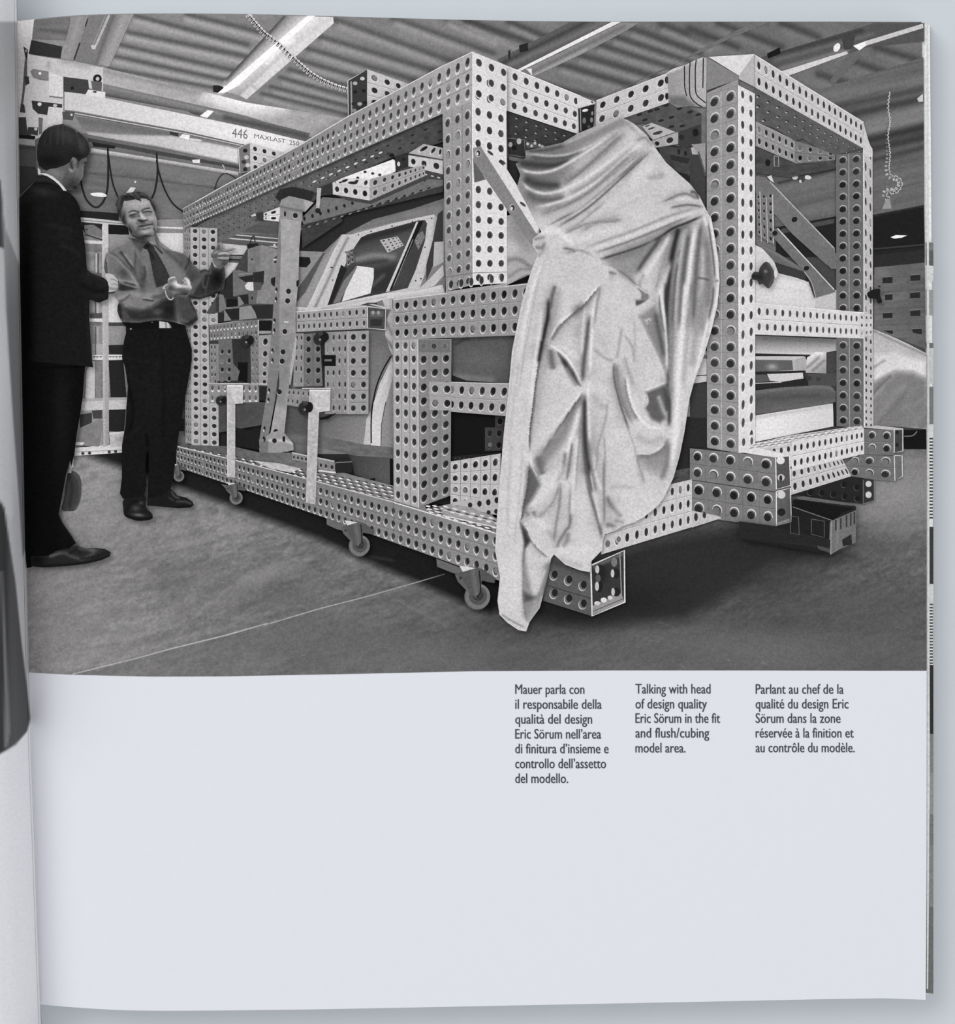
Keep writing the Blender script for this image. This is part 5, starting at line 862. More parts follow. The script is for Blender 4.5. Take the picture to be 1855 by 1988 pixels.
# ---- clamp posts and knobs
cp = 'pale square clamp posts'
for lab, top, mid, post in (('shorter pale clamp post bolted to the base near the far end', '441 748 472 748 472 783 457 784', None, '441 748 457 760 457 928 441 926'), ('longer pale clamp post in front of the centre of the long base', '601 757 642 757 641 797 616 801', None, '601 757 622 760 618 840 613 980 594 976 598 830')):
    t = Thing('clamp_post', lab, 'post', px(post)[3], cp); a = t.part('bar'); q = px(post); a.f(q, 178, N(14, 4, 4, 0, 5), S([q[-1], q[0]], 3, 205, .5), step=2.5)
    a = t.part('head_block'); a.f(px(top), 190, N(12, 4, 4, 0, 6), step=2.5); c0 = px(top); a.l(c0[:2] + [0, 1], 3, 216); a.l(c0[[0, 0]] + [[-14, -3], [42, -3]], 2, 200)
kn = 'dark star-shaped clamp knobs'
def knob(lab, x, y, r, rot, big=False):
    k_ = whole('star_handwheel', lab, 'knob', kn); k_.d(x - r * .5, y + r * .2, r * .95, r * 1.15, 46, rot); k_.d(x + r * .45, y, r * .75, r * .95, 30, rot); k_.d(x - r * .2, y - r * .7, r * .45, r * .4, 64); k_.d(x - r * .3, y + r * .4, r * .22, r * .2, 130)
    return k_
knob('dark star knob at the upper part of the centre side frame', *zE.p(715, 985), 11, 20); knob('dark star knob beside the longer clamp post', *zE.p(600, 1510), 11, 10); knob('dark star knob beside the shorter clamp post', *zB.p(1665, 1300), 8, 0); knob('dark star knob on the left side frame beside the slanted post', *zT.p(770, 1690), 10, 0)
k_ = whole('star_handwheel', 'large dark handwheel knob on the right front post', 'knob', kn); k_.f(zK('490 430 520 395 545 392 570 420 592 470 585 530 560 570 540 572 510 545 485 550 470 520 440 515 430 490 450 460 480 460'), 62, S(zK('550 400 590 470 560 560'), 4, 92, .7), S(zK('440 490 490 500'), 4, 30, .8), B(1487, 527, 3, 3, 150, .9), B(1478, 535, 6, 10, 40, .7), step=2, sm=True); k_.d(*zK.p(600, 470), 3, 9, 205)
k_ = whole('star_handwheel', 'small dark knob on the far right post in front of the block wall', 'knob', kn); k_.f(zK('1240 610 1280 585 1330 580 1330 620 1345 670 1315 680 1300 650 1255 645'), 34, sm=True); k_.d(*zK.p(1325, 562), 3, 2, 50)

# ================================================================ castors
def make_castor(label, cx, cy, s, pts_plate, lit):
    t = Thing('swivel_castor', label, 'castor', (cx, cy + 20 * s), 'swivel castors under the metal rig')
    w_ = t.part('wheel'); w_.d(cx, cy, 20 * s, 21 * s, 84, n=28); w_.d(cx + 1.5 * s, cy - 1 * s, 20 * s, 20.5 * s, 116, n=28); w_.d(cx + 2 * s, cy - 2 * s, 14.5 * s, 15 * s, 84, n=24); w_.d(cx + 2 * s, cy - 3 * s, 9 * s, 9 * s, 60, n=20)
    p = t.part('mounting_plate'); p.f(pts_plate, 104); 
    f = t.part('fork'); f.f([(cx - 35 * s, cy - 36 * s), (cx - 4 * s, cy - 48 * s), (cx + 10 * s, cy - 44 * s), (cx + 30 * s, cy - 30 * s), (cx + 28 * s, cy - 22 * s), (cx + 8 * s, cy - 26 * s), (cx + 6 * s, cy - 4 * s), (cx - 1 * s, cy + 2 * s), (cx - 12 * s, cy - 6 * s), (cx - 30 * s, cy - 24 * s)], 86, S([(cx - 6 * s, cy - 44 * s), (cx, cy - 4 * s)], 4 * s, 112, .8), S([(cx - 32 * s, cy - 34 * s), (cx - 14 * s, cy - 8 * s)], 3 * s, 108, .6), step=2.5)
    f.l([(cx + 4 * s, cy - 42 * s), (cx + 6 * s, cy - 10 * s), (cx, cy)], 2 * s, 34, sm=True); f.f([(cx - 28 * s, cy - 50 * s), (cx - 2 * s, cy - 46 * s), (cx - 22 * s, cy - 40 * s)], 205); f.d(cx - 26 * s, cy - 30 * s, 2 * s, 2.4 * s, 54)
make_castor('big swivel castor below the middle of the long base beam', 697, 1060, 1.0, zF('750 640 960 715 900 745 870 735 830 725 752 690'), 1)
make_castor('nearest big swivel castor beside the hanging cloth', 926, 1159, 1.22, zF('1575 945 1855 1050 1990 1110 1840 1090 1690 1050 1580 1005'), 1)
make_castor('smaller swivel castor below the shorter clamp post', 458, 967, .62, zF('-40 385 60 410 70 420 -10 415'), 1)
make_castor('farthest small castor behind the trouser legs of the man in the shirt', 347, 925, .5, px('336 905 352 905 352 910 336 910'), 1)
# crate
t = Thing('plastic_crate', 'dark plastic crate on the floor behind the projecting base tubes', 'crate', zL.p(985, 1070))
b = t.part('outer_side'); b.f(zL('345 835 600 870 710 840 715 690 990 830 985 1070 350 960'), 36, S(zL('345 930 985 1020'), 4, 54, .6), step=4); b.f(zL('345 835 600 880 985 965 985 1010 350 950'), 42)
for a in ('700 800 760 805 765 930 705 920', '850 820 940 835 940 950 850 925'): b.l(zL(a), 1.6, 92, closed=True)
b.l(zL('985 840 980 965'), 2.5, 120); b.f(zL('890 1005 985 1030 985 1060 900 1030'), 78)
b = t.part('rim'); b.f(zL('715 690 780 660 1160 730 1165 760 1000 835 720 740'), 40); b.f(zL('715 715 740 725 1030 775 1075 770 1000 830 720 745'), 26); b.l(zL('720 735 1000 832 1165 760'), 2, 110); b.f(zL('740 672 790 660 1150 715 1155 728 1080 722 760 682'), 100); b.f(zL('720 690 760 686 1120 742 1150 745 1040 785 1000 800 740 735'), 28)
b = t.part('end_panel'); b.f(zL('990 835 1165 760 1160 985 1050 1030 985 1070'), 112, S(zL('1030 820 1030 1050'), 3, 134, .6), step=3); b.f(zL('1065 965 1130 925 1135 1000 1070 1010'), 46)
for x in (1015, 1050, 1090, 1120, 1145): b.f(zL('%d %d %d %d %d %d %d %d' % (x, 835 - (x - 1000) * .42, x + 12, 830 - (x - 1000) * .42, x + 12, 905 - (x - 1000) * .35, x, 910 - (x - 1000) * .35)), 62)
b.l(zL('990 835 985 1068'), 2, 150)
# ================================================================ the big draped cloth
ol = np.vstack([zG('545 1130 690 1100 820 1070 940 1000 1060 950 1180 892 1250 878 1310 900 1360 930 1450 1010 1520 1110 1600 1220 1700 1310 1780 1380 1850 1470'),
    zI('1640 30 1668 75 1692 200 1712 330 1720 470 1706 620 1672 760 1622 930 1562 1090 1532 1200 1502 1400 1472 1550 1432 1690 1372 1815'),
    zJ('1335 710 1250 780 1190 812 1120 835 1060 868 1005 888 995 920 990 985 925 1052 915 1122 850 1110 760 1075 690 1012 672 1040 660 1120 620 1280 602 1345 540 1430 518 1490 470 1482 400 1435 352 1380 340 1300 356 1150 325 990 335 800 350 600 380 250 408 0'),
    zI('430 900 490 600 550 400 590 300 556 245 562 200 612 160'), zG('640 1700 560 1545 480 1400 505 1310 470 1230 545 1185')])
cloth = Thing('draped_cloth', 'large pale cloth draped in heavy folds over the near corner of the metal rig', 'cloth', zJ.p(470, 1480))
c = cloth.part('drape')
o = []
def a_(z, t, w, tone, al=.8, **k):
    """one fold: a broad soft shade first, then the fold itself, both fading out at the ends"""
    k.setdefault('taper', .13)
    if tone < 150 and w > 1.9: soft.append(S(z(t), w * 3.4 + 3, min(tone + 34, 165), al * .5, side=k.get('side', 0), taper=.3))
    elif tone > 195: soft.append(S(z(t), w * 2.6 + 3, 204, .45, taper=.3))
    o.append(S(z(t), w, tone, al, **k))
soft = []
# upper swags
o.append(PG(zG('545 1130 690 1100 820 1070 940 1000 1250 878 1310 920 1200 1000 1050 1100 900 1200 800 1400 700 1470 600 1560 480 1400 505 1310 470 1230 545 1185'), 148, .85, 16))
o.append(PG(zG('470 1180 700 1080 900 1050 860 1250 780 1400 720 1500 560 1500 470 1300'), 118, .7, 24))
a_(zG, '540 1135 700 1125 850 1090', 4, 92, .8); a_(zG, '820 1085 1000 1010 1180 915 1260 885', 3, 186, .7); a_(zG, '850 1110 1050 1020 1230 930 1300 925', 7, 140, .7)
a_(zG, '540 1150 680 1168 800 1168 930 1140 1080 1070 1250 960', 2.6, 202, .9); a_(zG, '560 1175 700 1190 850 1180 980 1130', 5, 96, .75, w2=3)
a_(zG, '470 1215 600 1235 760 1240 900 1195', 10, 78, .9, w2=5); a_(zG, '900 1195 1050 1110 1250 985', 5, 140, .7)
a_(zG, '490 1262 560 1288 650 1296 760 1275 880 1215 1050 1110 1270 960', 3.2, 206, .95); a_(zG, '520 1330 600 1370 720 1390 820 1385', 11, 84, .9, w2=6); a_(zG, '800 1380 950 1290 1150 1130 1310 980', 5, 138, .75)
a_(zG, '505 1350 560 1410 640 1445 740 1448 850 1415 1000 1335 1200 1190 1350 1060', 3.4, 208, .95); a_(zG, '540 1430 620 1490 740 1500 850 1465', 8, 110, .85, w2=5); a_(zG, '850 1465 1000 1390 1200 1240 1380 1090', 5, 152, .75)
a_(zG, '600 1560 760 1525 900 1475 1100 1350 1300 1170 1430 1060', 3, 212, .9); a_(zG, '640 1610 750 1565 900 1510 1050 1420 1250 1240 1400 1120', 5, 138, .8)
a_(zG, '700 1700 850 1620 950 1570 1100 1450 1300 1280 1470 1120', 2, 108, .8); a_(zG, '860 1650 1100 1480 1300 1310', 8, 210, .6); a_(zG, '1350 1060 1440 1030 1500 1060', 4, 176, .7); a_(zG, '1300 1160 1400 1180', 5, 165, .5); a_(zG, '1450 1350 1600 1290', 6, 172, .5)
a_(zG, '720 1800 900 1700 1100 1660 1280 1600', 3, 168, .6); a_(zG, '1230 900 1300 920 1380 990', 4, 150, .6)
a_(zI, '600 60 700 20 780 -20', 6, 160, .6); a_(zI, '740 180 900 110 1000 100 1110 95', 2.2, 132, .7); a_(zI, '840 160 1000 60 1250 -60', 4, 178, .5)
zW, zX = fr(1000, 230, 1064 / 420), fr(960, 540, 1064 / 420)
a_(zW, '235 332 330 260 420 175 530 75', 2, 128, .8); a_(zW, '130 470 300 400 470 280 640 150', 3, 128, .7, side=1); a_(zW, '200 540 330 460 430 380 560 260 680 150', 2.2, 104, .9); a_(zW, '150 500 300 430 460 310 600 190', 5, 186, .6); a_(zW, '240 575 330 505 450 405', 2.4, 150, .7)
a_(zW, '560 30 600 70 640 100', 3, 168, .6); a_(zW, '600 110 640 95 680 140', 2.2, 140, .7); a_(zW, '560 170 600 180 640 160', 5, 166, .6); a_(zW, '650 290 700 288 740 275', 5, 164, .7); a_(zW, '560 330 640 250 700 210', 6, 206, .5)
a_(zW, '320 560 400 512 470 500 540 498', 4, 152, .8); a_(zW, '300 610 420 560 560 540', 5, 206, .5); a_(zW, '720 415 800 378 850 372 905 398', 2.6, 122, .8); a_(zW, '760 440 850 425 930 436', 2, 106, .85); a_(zW, '780 400 850 395 900 415', 3, 204, .7); a_(zW, '860 360 890 365 905 400', 2.5, 84, .8)
# roll of cloth crossing towards the right post
a_(zW, '330 640 560 560 760 480 900 440', 3.2, 150, .7); a_(zW, '380 665 560 605 720 540 880 470', 2.4, 118, .8); a_(zW, '360 650 560 585 760 505 920 450', 4, 208, .7); a_(zW, '430 685 600 630 760 555 900 490', 3.5, 168, .6)
a_(zW, '410 697 480 675 560 650 640 620 710 585 780 540 850 512 930 476', 2.4, 56, .95, taper=.08); a_(zW, '440 695 560 660 680 610 780 550 900 500', 10, 118, .75, side=1)
# hanging folds at the right, all running up to the gathered point
o.append(PG(zW('420 700 600 640 720 580 650 690 590 770 580 800'), 142, .7, 8)); a_(zW, '722 570 690 625 650 680 590 768', 4.2, 92, .9); a_(zW, '690 590 640 650 580 730', 5, 150, .6); a_(zW, '770 560 720 650 660 740 615 810', 5, 210, .85); a_(zW, '640 760 620 800 610 850', 4, 150, .6)
a_(zW, '808 532 790 600 772 690 758 790 748 900 742 1060', 5.5, 62, .95, taper=.06); a_(zW, '785 560 750 650 715 760 690 860', 3, 152, .7); a_(zW, '770 690 740 790 705 900 680 980', 5, 206, .7); a_(zW, '715 860 715 930 735 1060', 2.6, 104, .85); a_(zW, '725 820 728 920 742 1000', 2.2, 206, .8)
a_(zW, '805 690 790 800 778 930 772 1060', 3.4, 92, .85); a_(zW, '815 640 800 690', 2, 120, .7); a_(zW, '845 545 820 680 800 830 790 1060', 4, 196, .7); a_(zW, '866 530 845 650 828 800 818 940 814 1060', 6.5, 104, .9); a_(zW, '893 510 872 640 856 780 846 930 842 1060', 5, 216, .95)
a_(zW, '922 495 908 600 896 720 886 860 876 1060', 5, 104, .9); o.append(PG(zW('930 490 950 560 975 700 985 800 975 920 940 1060 890 1060 900 800 915 620'), 152, .75, 9)); a_(zW, '940 560 950 700 955 820 945 950', 7, 128, .7); a_(zW, '925 620 925 760 915 900', 4, 190, .7); a_(zW, '893 782 930 788 958 798', 1.8, 96, .85)
a_(zW, '958 480 978 600 992 700 1000 795 994 880 972 980 955 1060', 2.8, 214, .95, taper=.04); a_(zW, '950 500 965 600 978 700 985 790', 1.6, 92, .85); a_(zW, '978 820 972 900 950 1000', 1.8, 96, .8); a_(zW, '985 798 1004 800', 2, 128, .8); a_(zW, '930 480 945 530', 3, 216, .8)
# knot at the top of the front fall
a_(zI, '560 210 600 200 640 190', 2.5, 130, .7); a_(zI, '570 250 610 260 640 230', 3, 118, .7); a_(zI, '600 180 680 150 760 190 820 260', 6, 216, .8); a_(zI, '740 260 800 270 825 290', 2, 112, .8); a_(zI, '760 290 850 275 930 310 970 350', 2.5, 150, .7); a_(zI, '640 210 620 280 590 320', 3, 150, .6)
a_(zI, '980 350 1060 380 1150 440 1210 500', 2.4, 118, .7); a_(zI, '1030 410 1080 420', 2.5, 96, .8); a_(zI, '900 300 1000 360 1100 420', 6, 208, .6)
o.append(PG(zI('1195 480 1270 530 1285 570 1260 590 1200 615 1195 580 1230 580 1235 550'), 128, .9, 1.5)); o.append(PG(zI('1200 590 1260 588 1230 610 1200 620'), 96, .9, 1.2)); a_(zI, '1200 490 1240 520 1275 545', 1.6, 214, .9)
a_(zX, '846 10 846 150 852 300 858 440', 4.5, 78, .9); a_(zX, '884 10 872 150 868 320 864 500', 5, 128, .85); a_(zX, '944 10 932 150 922 300', 5, 218, .9); a_(zX, '978 10 966 120 950 260', 5, 128, .8); a_(zX, '820 10 828 120 842 260', 3, 208, .8); a_(zX, '1040 10 1020 140 1000 260', 7, 150, .7)
# left hem panel
a_(zI, '640 330 590 480 545 620 500 830 460 1080 430 1300 400 1560', 4, 180, .6); a_(zI, '620 330 560 520 510 740 470 1000', 3, 216, .7); a_(zI, '590 480 545 720 500 960 470 1180', 2, 170, .7); a_(zI, '555 420 500 650 450 900 420 1150 390 1400', 2, 172, .5)
a_(zX, '262 150 255 210 238 300 218 410 200 520 186 640 172 760 168 860', 4, 84, .9, side=-1, taper=.08); a_(zX, '268 90 265 180 250 250 236 320', 4, 62, .92); a_(zX, '236 300 228 350 215 420', 4, 58, .92); a_(zX, '235 130 220 280 195 450 175 640', 4, 212, .8); a_(zX, '300 30 285 90 278 160', 4, 104, .85); a_(zX, '320 60 300 130 285 190', 6, 168, .6)
# front fall: overlapping triangular folds
a_(zX, '528 20 480 75 430 130 370 175 310 235 268 312', 2.2, 218, .95); a_(zX, '528 26 480 82 432 138 372 184 312 245 275 310', 5, 112, .9, side=-1); o.append(B(*zX.p(418, 152), 15, 9, 104, .85, -35)); a_(zX, '440 150 430 230 400 300', 10, 166, .7); a_(zX, '330 220 300 270 280 310', 3, 132, .8)
a_(zX, '470 170 455 300 440 420 434 520', 4.4, 100, .9); a_(zX, '500 90 485 200 478 330 470 480', 3.4, 218, .9); a_(zX, '525 40 505 130 492 240', 3, 150, .8); a_(zX, '448 130 435 260 430 380', 3, 208, .7); a_(zX, '490 180 488 260', 4, 176, .6)
a_(zX, '264 322 310 350 360 395 400 460 430 548', 2, 220, .95); o.append(PG(zX('312 365 355 405 395 465 425 530 405 520 370 475 335 420'), 74, .95, 3)); a_(zX, '275 345 282 400 292 455', 6, 112, .85); a_(zX, '255 350 240 450 225 560', 6, 176, .6); a_(zX, '350 430 380 490 410 535', 5, 150, .7); a_(zX, '330 340 380 360 420 400', 4, 205, .6)
a_(zX, '432 555 385 615 330 690 270 780 212 862', 2, 220, .95); a_(zX, '436 560 390 625 338 700 280 788 220 872', 7, 96, .9, side=-1); o.append(PG(zX('420 600 400 660 350 790 300 860 240 930 205 900 215 860 300 750'), 138, .8, 7)); a_(zX, '215 870 225 930 240 970', 8, 112, .8); a_(zX, '170 850 185 920 210 1000', 2.4, 214, .8)
a_(zX, '448 565 444 680 446 790 456 890 478 1000 490 1060', 6, 76, .95, taper=.08); a_(zX, '470 500 462 560 466 700 470 820', 3.4, 214, .8); a_(zX, '425 620 400 720 372 820 335 920 270 1040', 5, 216, .85); a_(zX, '432 650 420 780 408 900 400 1060', 2.4, 142, .8); a_(zX, '410 760 398 900 385 1040', 4, 214, .7); a_(zX, '385 800 372 900 355 1000', 2.6, 120, .8); a_(zX, '352 850 340 920 300 1010', 4, 128, .8)
a_(zX, '480 340 520 375 560 400 590 408', 3, 160, .8); a_(zX, '590 408 588 460 595 520 615 600 640 680 668 760', 2.2, 104, .9); a_(zX, '592 410 596 480 612 570 640 650 675 720', 9, 134, .85, side=-1); a_(zX, '560 380 530 300 500 260', 5, 180, .5); a_(zX, '630 230 615 330 600 400', 3, 160, .7); a_(zX, '480 560 520 620 560 640', 7, 172, .7); a_(zX, '560 600 550 680 530 760 500 860 480 960', 2.6, 158, .8); a_(zX, '540 760 545 880 540 1040', 2.2, 158, .8); a_(zX, '490 860 500 960 530 1050', 3, 214, .6); a_(zX, '640 700 690 830 720 960 745 1010', 2, 166, .7)
# right swag
a_(zX, '650 470 660 540 685 630 720 690 770 732 850 742', 2.6, 220, .95); a_(zX, '650 480 655 560 680 640 715 705', 6, 140, .85, side=1); a_(zX, '640 380 660 460 690 540', 4, 160, .7); a_(zX, '640 280 680 340 690 420', 3, 160, .7); a_(zX, '690 190 692 300 690 400', 2, 172, .7)
a_(zX, '700 180 740 260 790 360 850 505', 2.2, 220, .95); o.append(PG(zX('712 190 760 150 800 130 835 300 850 480 800 370 750 270'), 138, .85, 6)); a_(zX, '790 160 810 260 840 400', 5, 100, .8); a_(zX, '808 30 835 180 848 330 852 490', 2.8, 214, .9); a_(zX, '735 200 760 230', 3, 176, .8); a_(zX, '745 215 760 200 770 215', 1.6, 206, .8); a_(zX, '700 160 740 150 790 110', 4, 190, .7)
a_(zX, '850 512 800 532 740 556', 2, 220, .9); o.append(PG(zX('852 518 800 540 746 562 757 608 738 640 775 695 815 712 840 690 850 620'), 104, .92, 4)); a_(zX, '745 562 756 606 736 642', 1.8, 206, .8); a_(zX, '805 570 825 630 845 680', 4.5, 178, .85); a_(zX, '838 540 848 600 850 660', 3, 88, .85); a_(zX, '680 560 720 630 760 680', 5, 200, .6)
a_(zX, '690 760 740 800 790 805 840 770', 7, 172, .7); a_(zX, '695 862 750 862 800 845 850 800', 2.6, 218, .9); a_(zX, '698 870 755 870 805 852 852 808', 10, 112, .9, side=1); o.append(PG(zX('705 875 800 860 850 820 845 930 790 960 730 920'), 148, .7, 10)); a_(zX, '700 870 715 930 745 1010', 2, 150, .7)
a_(zX, '858 420 858 560 862 640 860 740', 4, 82, .9); a_(zX, '880 200 870 400 868 600', 5, 150, .8); a_(zX, '925 200 912 420 900 640 885 820 860 960', 6, 218, .9); a_(zX, '960 60 955 220 940 400 925 560', 5, 168, .7); a_(zX, '1000 180 985 330 970 450', 7, 160, .7); a_(zX, '1058 180 1020 350 980 500', 2.4, 216, .9); a_(zX, '930 700 915 820 890 940', 4, 176, .6); a_(zX, '850 780 850 900 820 1000', 6, 130, .8)
# lower part
a_(zJ, '535 430 530 520 518 620 500 700 490 770 475 800', 3.4, 76, .9, side=-1); o.append(PG(zJ('530 470 560 480 590 530 605 580 560 660 520 720 495 740 515 600'), 100, .85, 5)); a_(zJ, '540 400 560 470 605 560', 2, 200, .7, side=1)
a_(zJ, '750 440 720 520 660 600 580 680 520 730', 4, 206, .8); a_(zJ, '730 560 690 680 620 760 580 790', 3, 140, .7); a_(zJ, '560 740 580 790', 4, 112, .7); a_(zJ, '500 740 540 770', 4, 132, .7)
a_(zJ, '490 790 530 880 570 950 620 1000 660 1030', 3, 120, .8, side=1); o.append(PG(zJ('480 810 520 870 545 930 510 980 500 1060 505 940'), 66, .9, 3)); a_(zJ, '540 780 600 800 640 880', 6, 206, .6); a_(zJ, '600 770 680 720 720 640', 5, 176, .6); a_(zJ, '640 850 690 920 700 980', 5, 168, .6)
a_(zJ, '735 560 725 700 700 850 690 940', 3, 132, .7); a_(zJ, '800 560 790 700 790 820 760 870 720 940 715 980', 3, 118, .8); a_(zJ, '820 480 805 650 800 780', 5, 204, .7); a_(zJ, '780 870 770 930 740 970', 5, 132, .7); a_(zJ, '700 980 780 990 860 990 940 960', 10, 208, .6)
a_(zJ, '885 350 890 480 905 600 940 720 975 840 990 930', 3.6, 104, .8); a_(zJ, '915 480 935 600 960 720 985 850', 3, 205, .8); a_(zJ, '870 500 880 650 900 800', 7, 205, .5); a_(zJ, '1000 400 1000 560 1003 700 1003 850', 2.4, 132, .8); a_(zJ, '970 350 950 480 920 480', 2.4, 150, .6)
a_(zJ, '1015 640 1040 700 1080 740 1120 780', 5, 126, .8); a_(zJ, '1010 830 1040 830 1080 850', 5, 120, .75); a_(zJ, '1010 870 1050 850 1100 840', 2.4, 196, .7); a_(zJ, '1030 600 1100 590 1200 600', 5, 174, .6); a_(zJ, '1060 690 1120 760 1200 780 1260 740', 6, 204, .6); a_(zJ, '1060 800 1130 815', 3, 140, .6); a_(zJ, '1250 400 1230 520 1260 580', 5, 172, .5)
a_(zJ, '700 1030 780 1060 880 1090', 5, 176, .6); a_(zJ, '670 1050 650 1150 620 1280', 3.6, 92, .8); a_(zJ, '640 1060 620 1170 580 1270', 3, 150, .7); a_(zJ, '510 1080 520 1200 530 1270', 5, 196, .6)
o.append(PG(zJ('495 1000 510 990 520 1100 560 1270 600 1230 640 1080 660 1050 655 1130 620 1280 600 1345 530 1430 500 1400 497 1240'), 138, .8, 5)); o.append(PG(zJ('500 1240 540 1265 575 1275 545 1300 505 1310'), 84, .8, 4)); a_(zJ, '570 1270 600 1210 640 1090', 3, 206, .7); a_(zJ, '590 1290 560 1360 530 1420', 5, 168, .6)
a_(zJ, '500 980 495 1150 498 1300 520 1440', 2.4, 120, .8, side=-1); a_(zJ, '360 1380 420 1420 520 1472', 1.6, 128, .8); a_(zJ, '440 1000 430 1200 440 1380', 8, 205, .5); a_(zJ, '430 300 410 600 400 900', 3, 178, .5); a_(zJ, '480 300 460 560 450 800', 4, 206, .5); a_(zJ, '500 300 480 600 440 1000', 2, 174, .5)
a_(zJ, '660 300 720 260 760 200', 6, 170, .4); a_(zJ, '680 240 640 330 600 400', 2, 176, .5)
c.f(ol, G(1000, 300, 192, 1200, 900, 198), N(4, 20, 20, 0, 2), *soft, *o, CT(188, 1.18, 222), step=2.4)
h = cloth.part('lower_hem', 'stitched lower hem'); h.f(zJ('350 1372 400 1422 470 1465 524 1476 518 1490 470 1482 400 1435 352 1385'), 196)
# ================================================================ man in the dark suit
m = Thing('person', 'man in a dark suit seen from behind, facing the man in a shirt', 'person', (110, 1098))
b = m.part('body', 'neck, cheek and ear in half shade')
b.f(zQ('440 1080 520 1130 640 1120 800 1100 980 1040 1080 980 1140 880 1200 860 1260 960 1330 900 1420 880 1440 990 1400 1030 1365 1050 1360 1230 1330 1310 1300 1360 1250 1420 1230 1520 1130 1540 1030 1530 980 1540 900 1420 750 1290 600 1220 480 1215'), 96,
    B(zQ.p(800, 1190)[0], zQ.p(800, 1190)[1], 20, 9, 118, .9, 20), B(*zQ.p(1150, 1400), 14, 12, 66, .9), B(*zQ.p(1200, 1490), 8, 4, 46, .9), B(*zQ.p(1040, 1480), 8, 7, 64, .8), B(*zQ.p(1250, 1150), 8, 12, 108, .8), B(*zQ.p(1330, 960), 7, 6, 86, .8),
    S(zQ('1150 890 1190 960 1210 1060 1180 1120 1110 1170'), 2.4, 116, .9), S(zQ('1110 980 1120 1050 1140 1100'), 2.2, 58, .9), S(zQ('1090 1120 1130 1160'), 2, 138, .9), S(zQ('1040 1210 1000 1300 980 1420'), 4, 80, .6), S(zQ('1390 1000 1430 985'), 2, 44, .9), S(zQ('1250 990 1240 1060'), 3, 70, .8), S(zQ('1360 1050 1350 1230 1320 1320'), 2, 124, .6), CT(98, 1.35), step=1.8)
b = m.part('hand', 'pale closed hand')
b.f(zR('1540 1360 1600 1330 1640 1325 1710 1350 1745 1400 1760 1480 1765 1560 1740 1610 1700 1640 1600 1650 1590 1500'), 184, S(zR('1650 1340 1720 1400 1750 1480'), 3, 196, .6), S(zR('1640 1430 1700 1440 1750 1480'), 1.5, 130, .8), S(zR('1650 1520 1700 1510 1760 1545'), 1.5, 132, .8), S(zR('1620 1590 1700 1600 1745 1590'), 3, 122, .8), S(zR('1680 1370 1720 1390 1745 1420'), 1.2, 140, .7), step=1.6, sm=True)
h = m.part('hair'); h.f(zQ('430 800 440 640 490 480 560 360 660 280 780 235 960 210 1060 240 1180 300 1300 400 1400 500 1460 600 1480 720 1460 840 1400 890 1320 920 1260 980 1220 900 1150 870 1100 940 1000 1020 850 1090 700 1110 620 1150 560 1110 480 1060 440 940'), 38,
    B(*zQ.p(1000, 420), 34, 16, 62, .8, 25), B(*zQ.p(1350, 650), 8, 18, 70, .6), S(zQ('720 300 700 480 690 650'), 2, 58, .6), S(zQ('860 260 850 450 840 600'), 2, 64, .6), S(zQ('950 250 960 420 950 620'), 2, 66, .6), S(zQ('1040 270 1080 450 1090 600'), 2, 60, .6), S(zQ('620 350 590 500 580 640'), 2, 52, .6), S(zQ('1200 350 1270 500 1300 680'), 2.5, 70, .6), S(zQ('970 225 1060 255 1180 315 1240 370'), 1.3, 132, .7), B(*zQ.p(700, 960), 26, 12, 22, .9), B(*zQ.p(1250, 850), 14, 6, 28, .8), S(zQ('560 330 700 270 900 222'), 1.5, 88, .6), step=1.8)
c = m.part('shirt_collar', 'white shirt collar'); c.f(zQ('450 1080 500 1140 500 1200 620 1200 760 1270 880 1370 960 1460 1030 1555 960 1545 880 1440 780 1350 640 1260 520 1220 450 1230'), 196, S(zQ('500 1215 640 1235 800 1340 960 1500'), 1.6, 214, .7), step=2)
j = m.part('suit_jacket'); j.f(np.vstack([zQ('450 1240 620 1265 780 1355 880 1445 950 1540 1020 1570 1100 1600 1180 1680 1240 1770 1270 1860'), zR('1080 100 1110 240 1120 430 1150 560 1170 680 1185 780 1200 900 1210 1020 1220 1180 1230 1270 1290 1320 1400 1365 1520 1410 1580 1470 1605 1560 1600 1660 1590 1770 1520 1800 1430 1835 1330 1800 1275 1780'), zB('672 560 670 700 680 840 690 1000 700 1055 640 1050 500 1055 300 1050 165 1010'), zR('75 1200 75 600 75 100'), zQ('80 1700 200 1560 340 1420 430 1290')]), 27,
    PG(zQ('340 1420 450 1245 620 1270 780 1360 900 1460 860 1480 700 1400 520 1390'), 46, .9, 2), S(zQ('340 1412 520 1385 700 1405 880 1480'), 1.8, 16, .9), B(*zQ.p(500, 1560), 34, 9, 50, .8, 8), B(*zQ.p(200, 1700), 16, 8, 44, .6), S(zR('1000 60 1060 200 1080 380'), 4, 20, .6), S(zR('580 510 750 540 950 590'), 5, 36, .8), S(zR('700 680 900 690 800 800'), 5, 34, .6), S(zR('800 860 1000 920 1090 1010'), 4, 38, .7), S(zR('700 1330 900 1280 1050 1180'), 5, 30, .6), S(zR('1250 1340 1420 1390 1550 1460'), 4, 44, .8), S(zR('1200 1420 1400 1450 1550 1560'), 8, 36, .6), B(*zR.p(1450, 1720), 16, 6, 38, .7), S(zR('1130 1500 1300 1620 1500 1650'), 3, 16, .6), B(52, 600, 14, 200, 8, .9), S(zR('600 700 780 740'), 2, 36, .6), S(zB('650 580 660 800 690 1000'), 3, 34, .6), N(3, 5, 3, 25, 4), step=2.6)
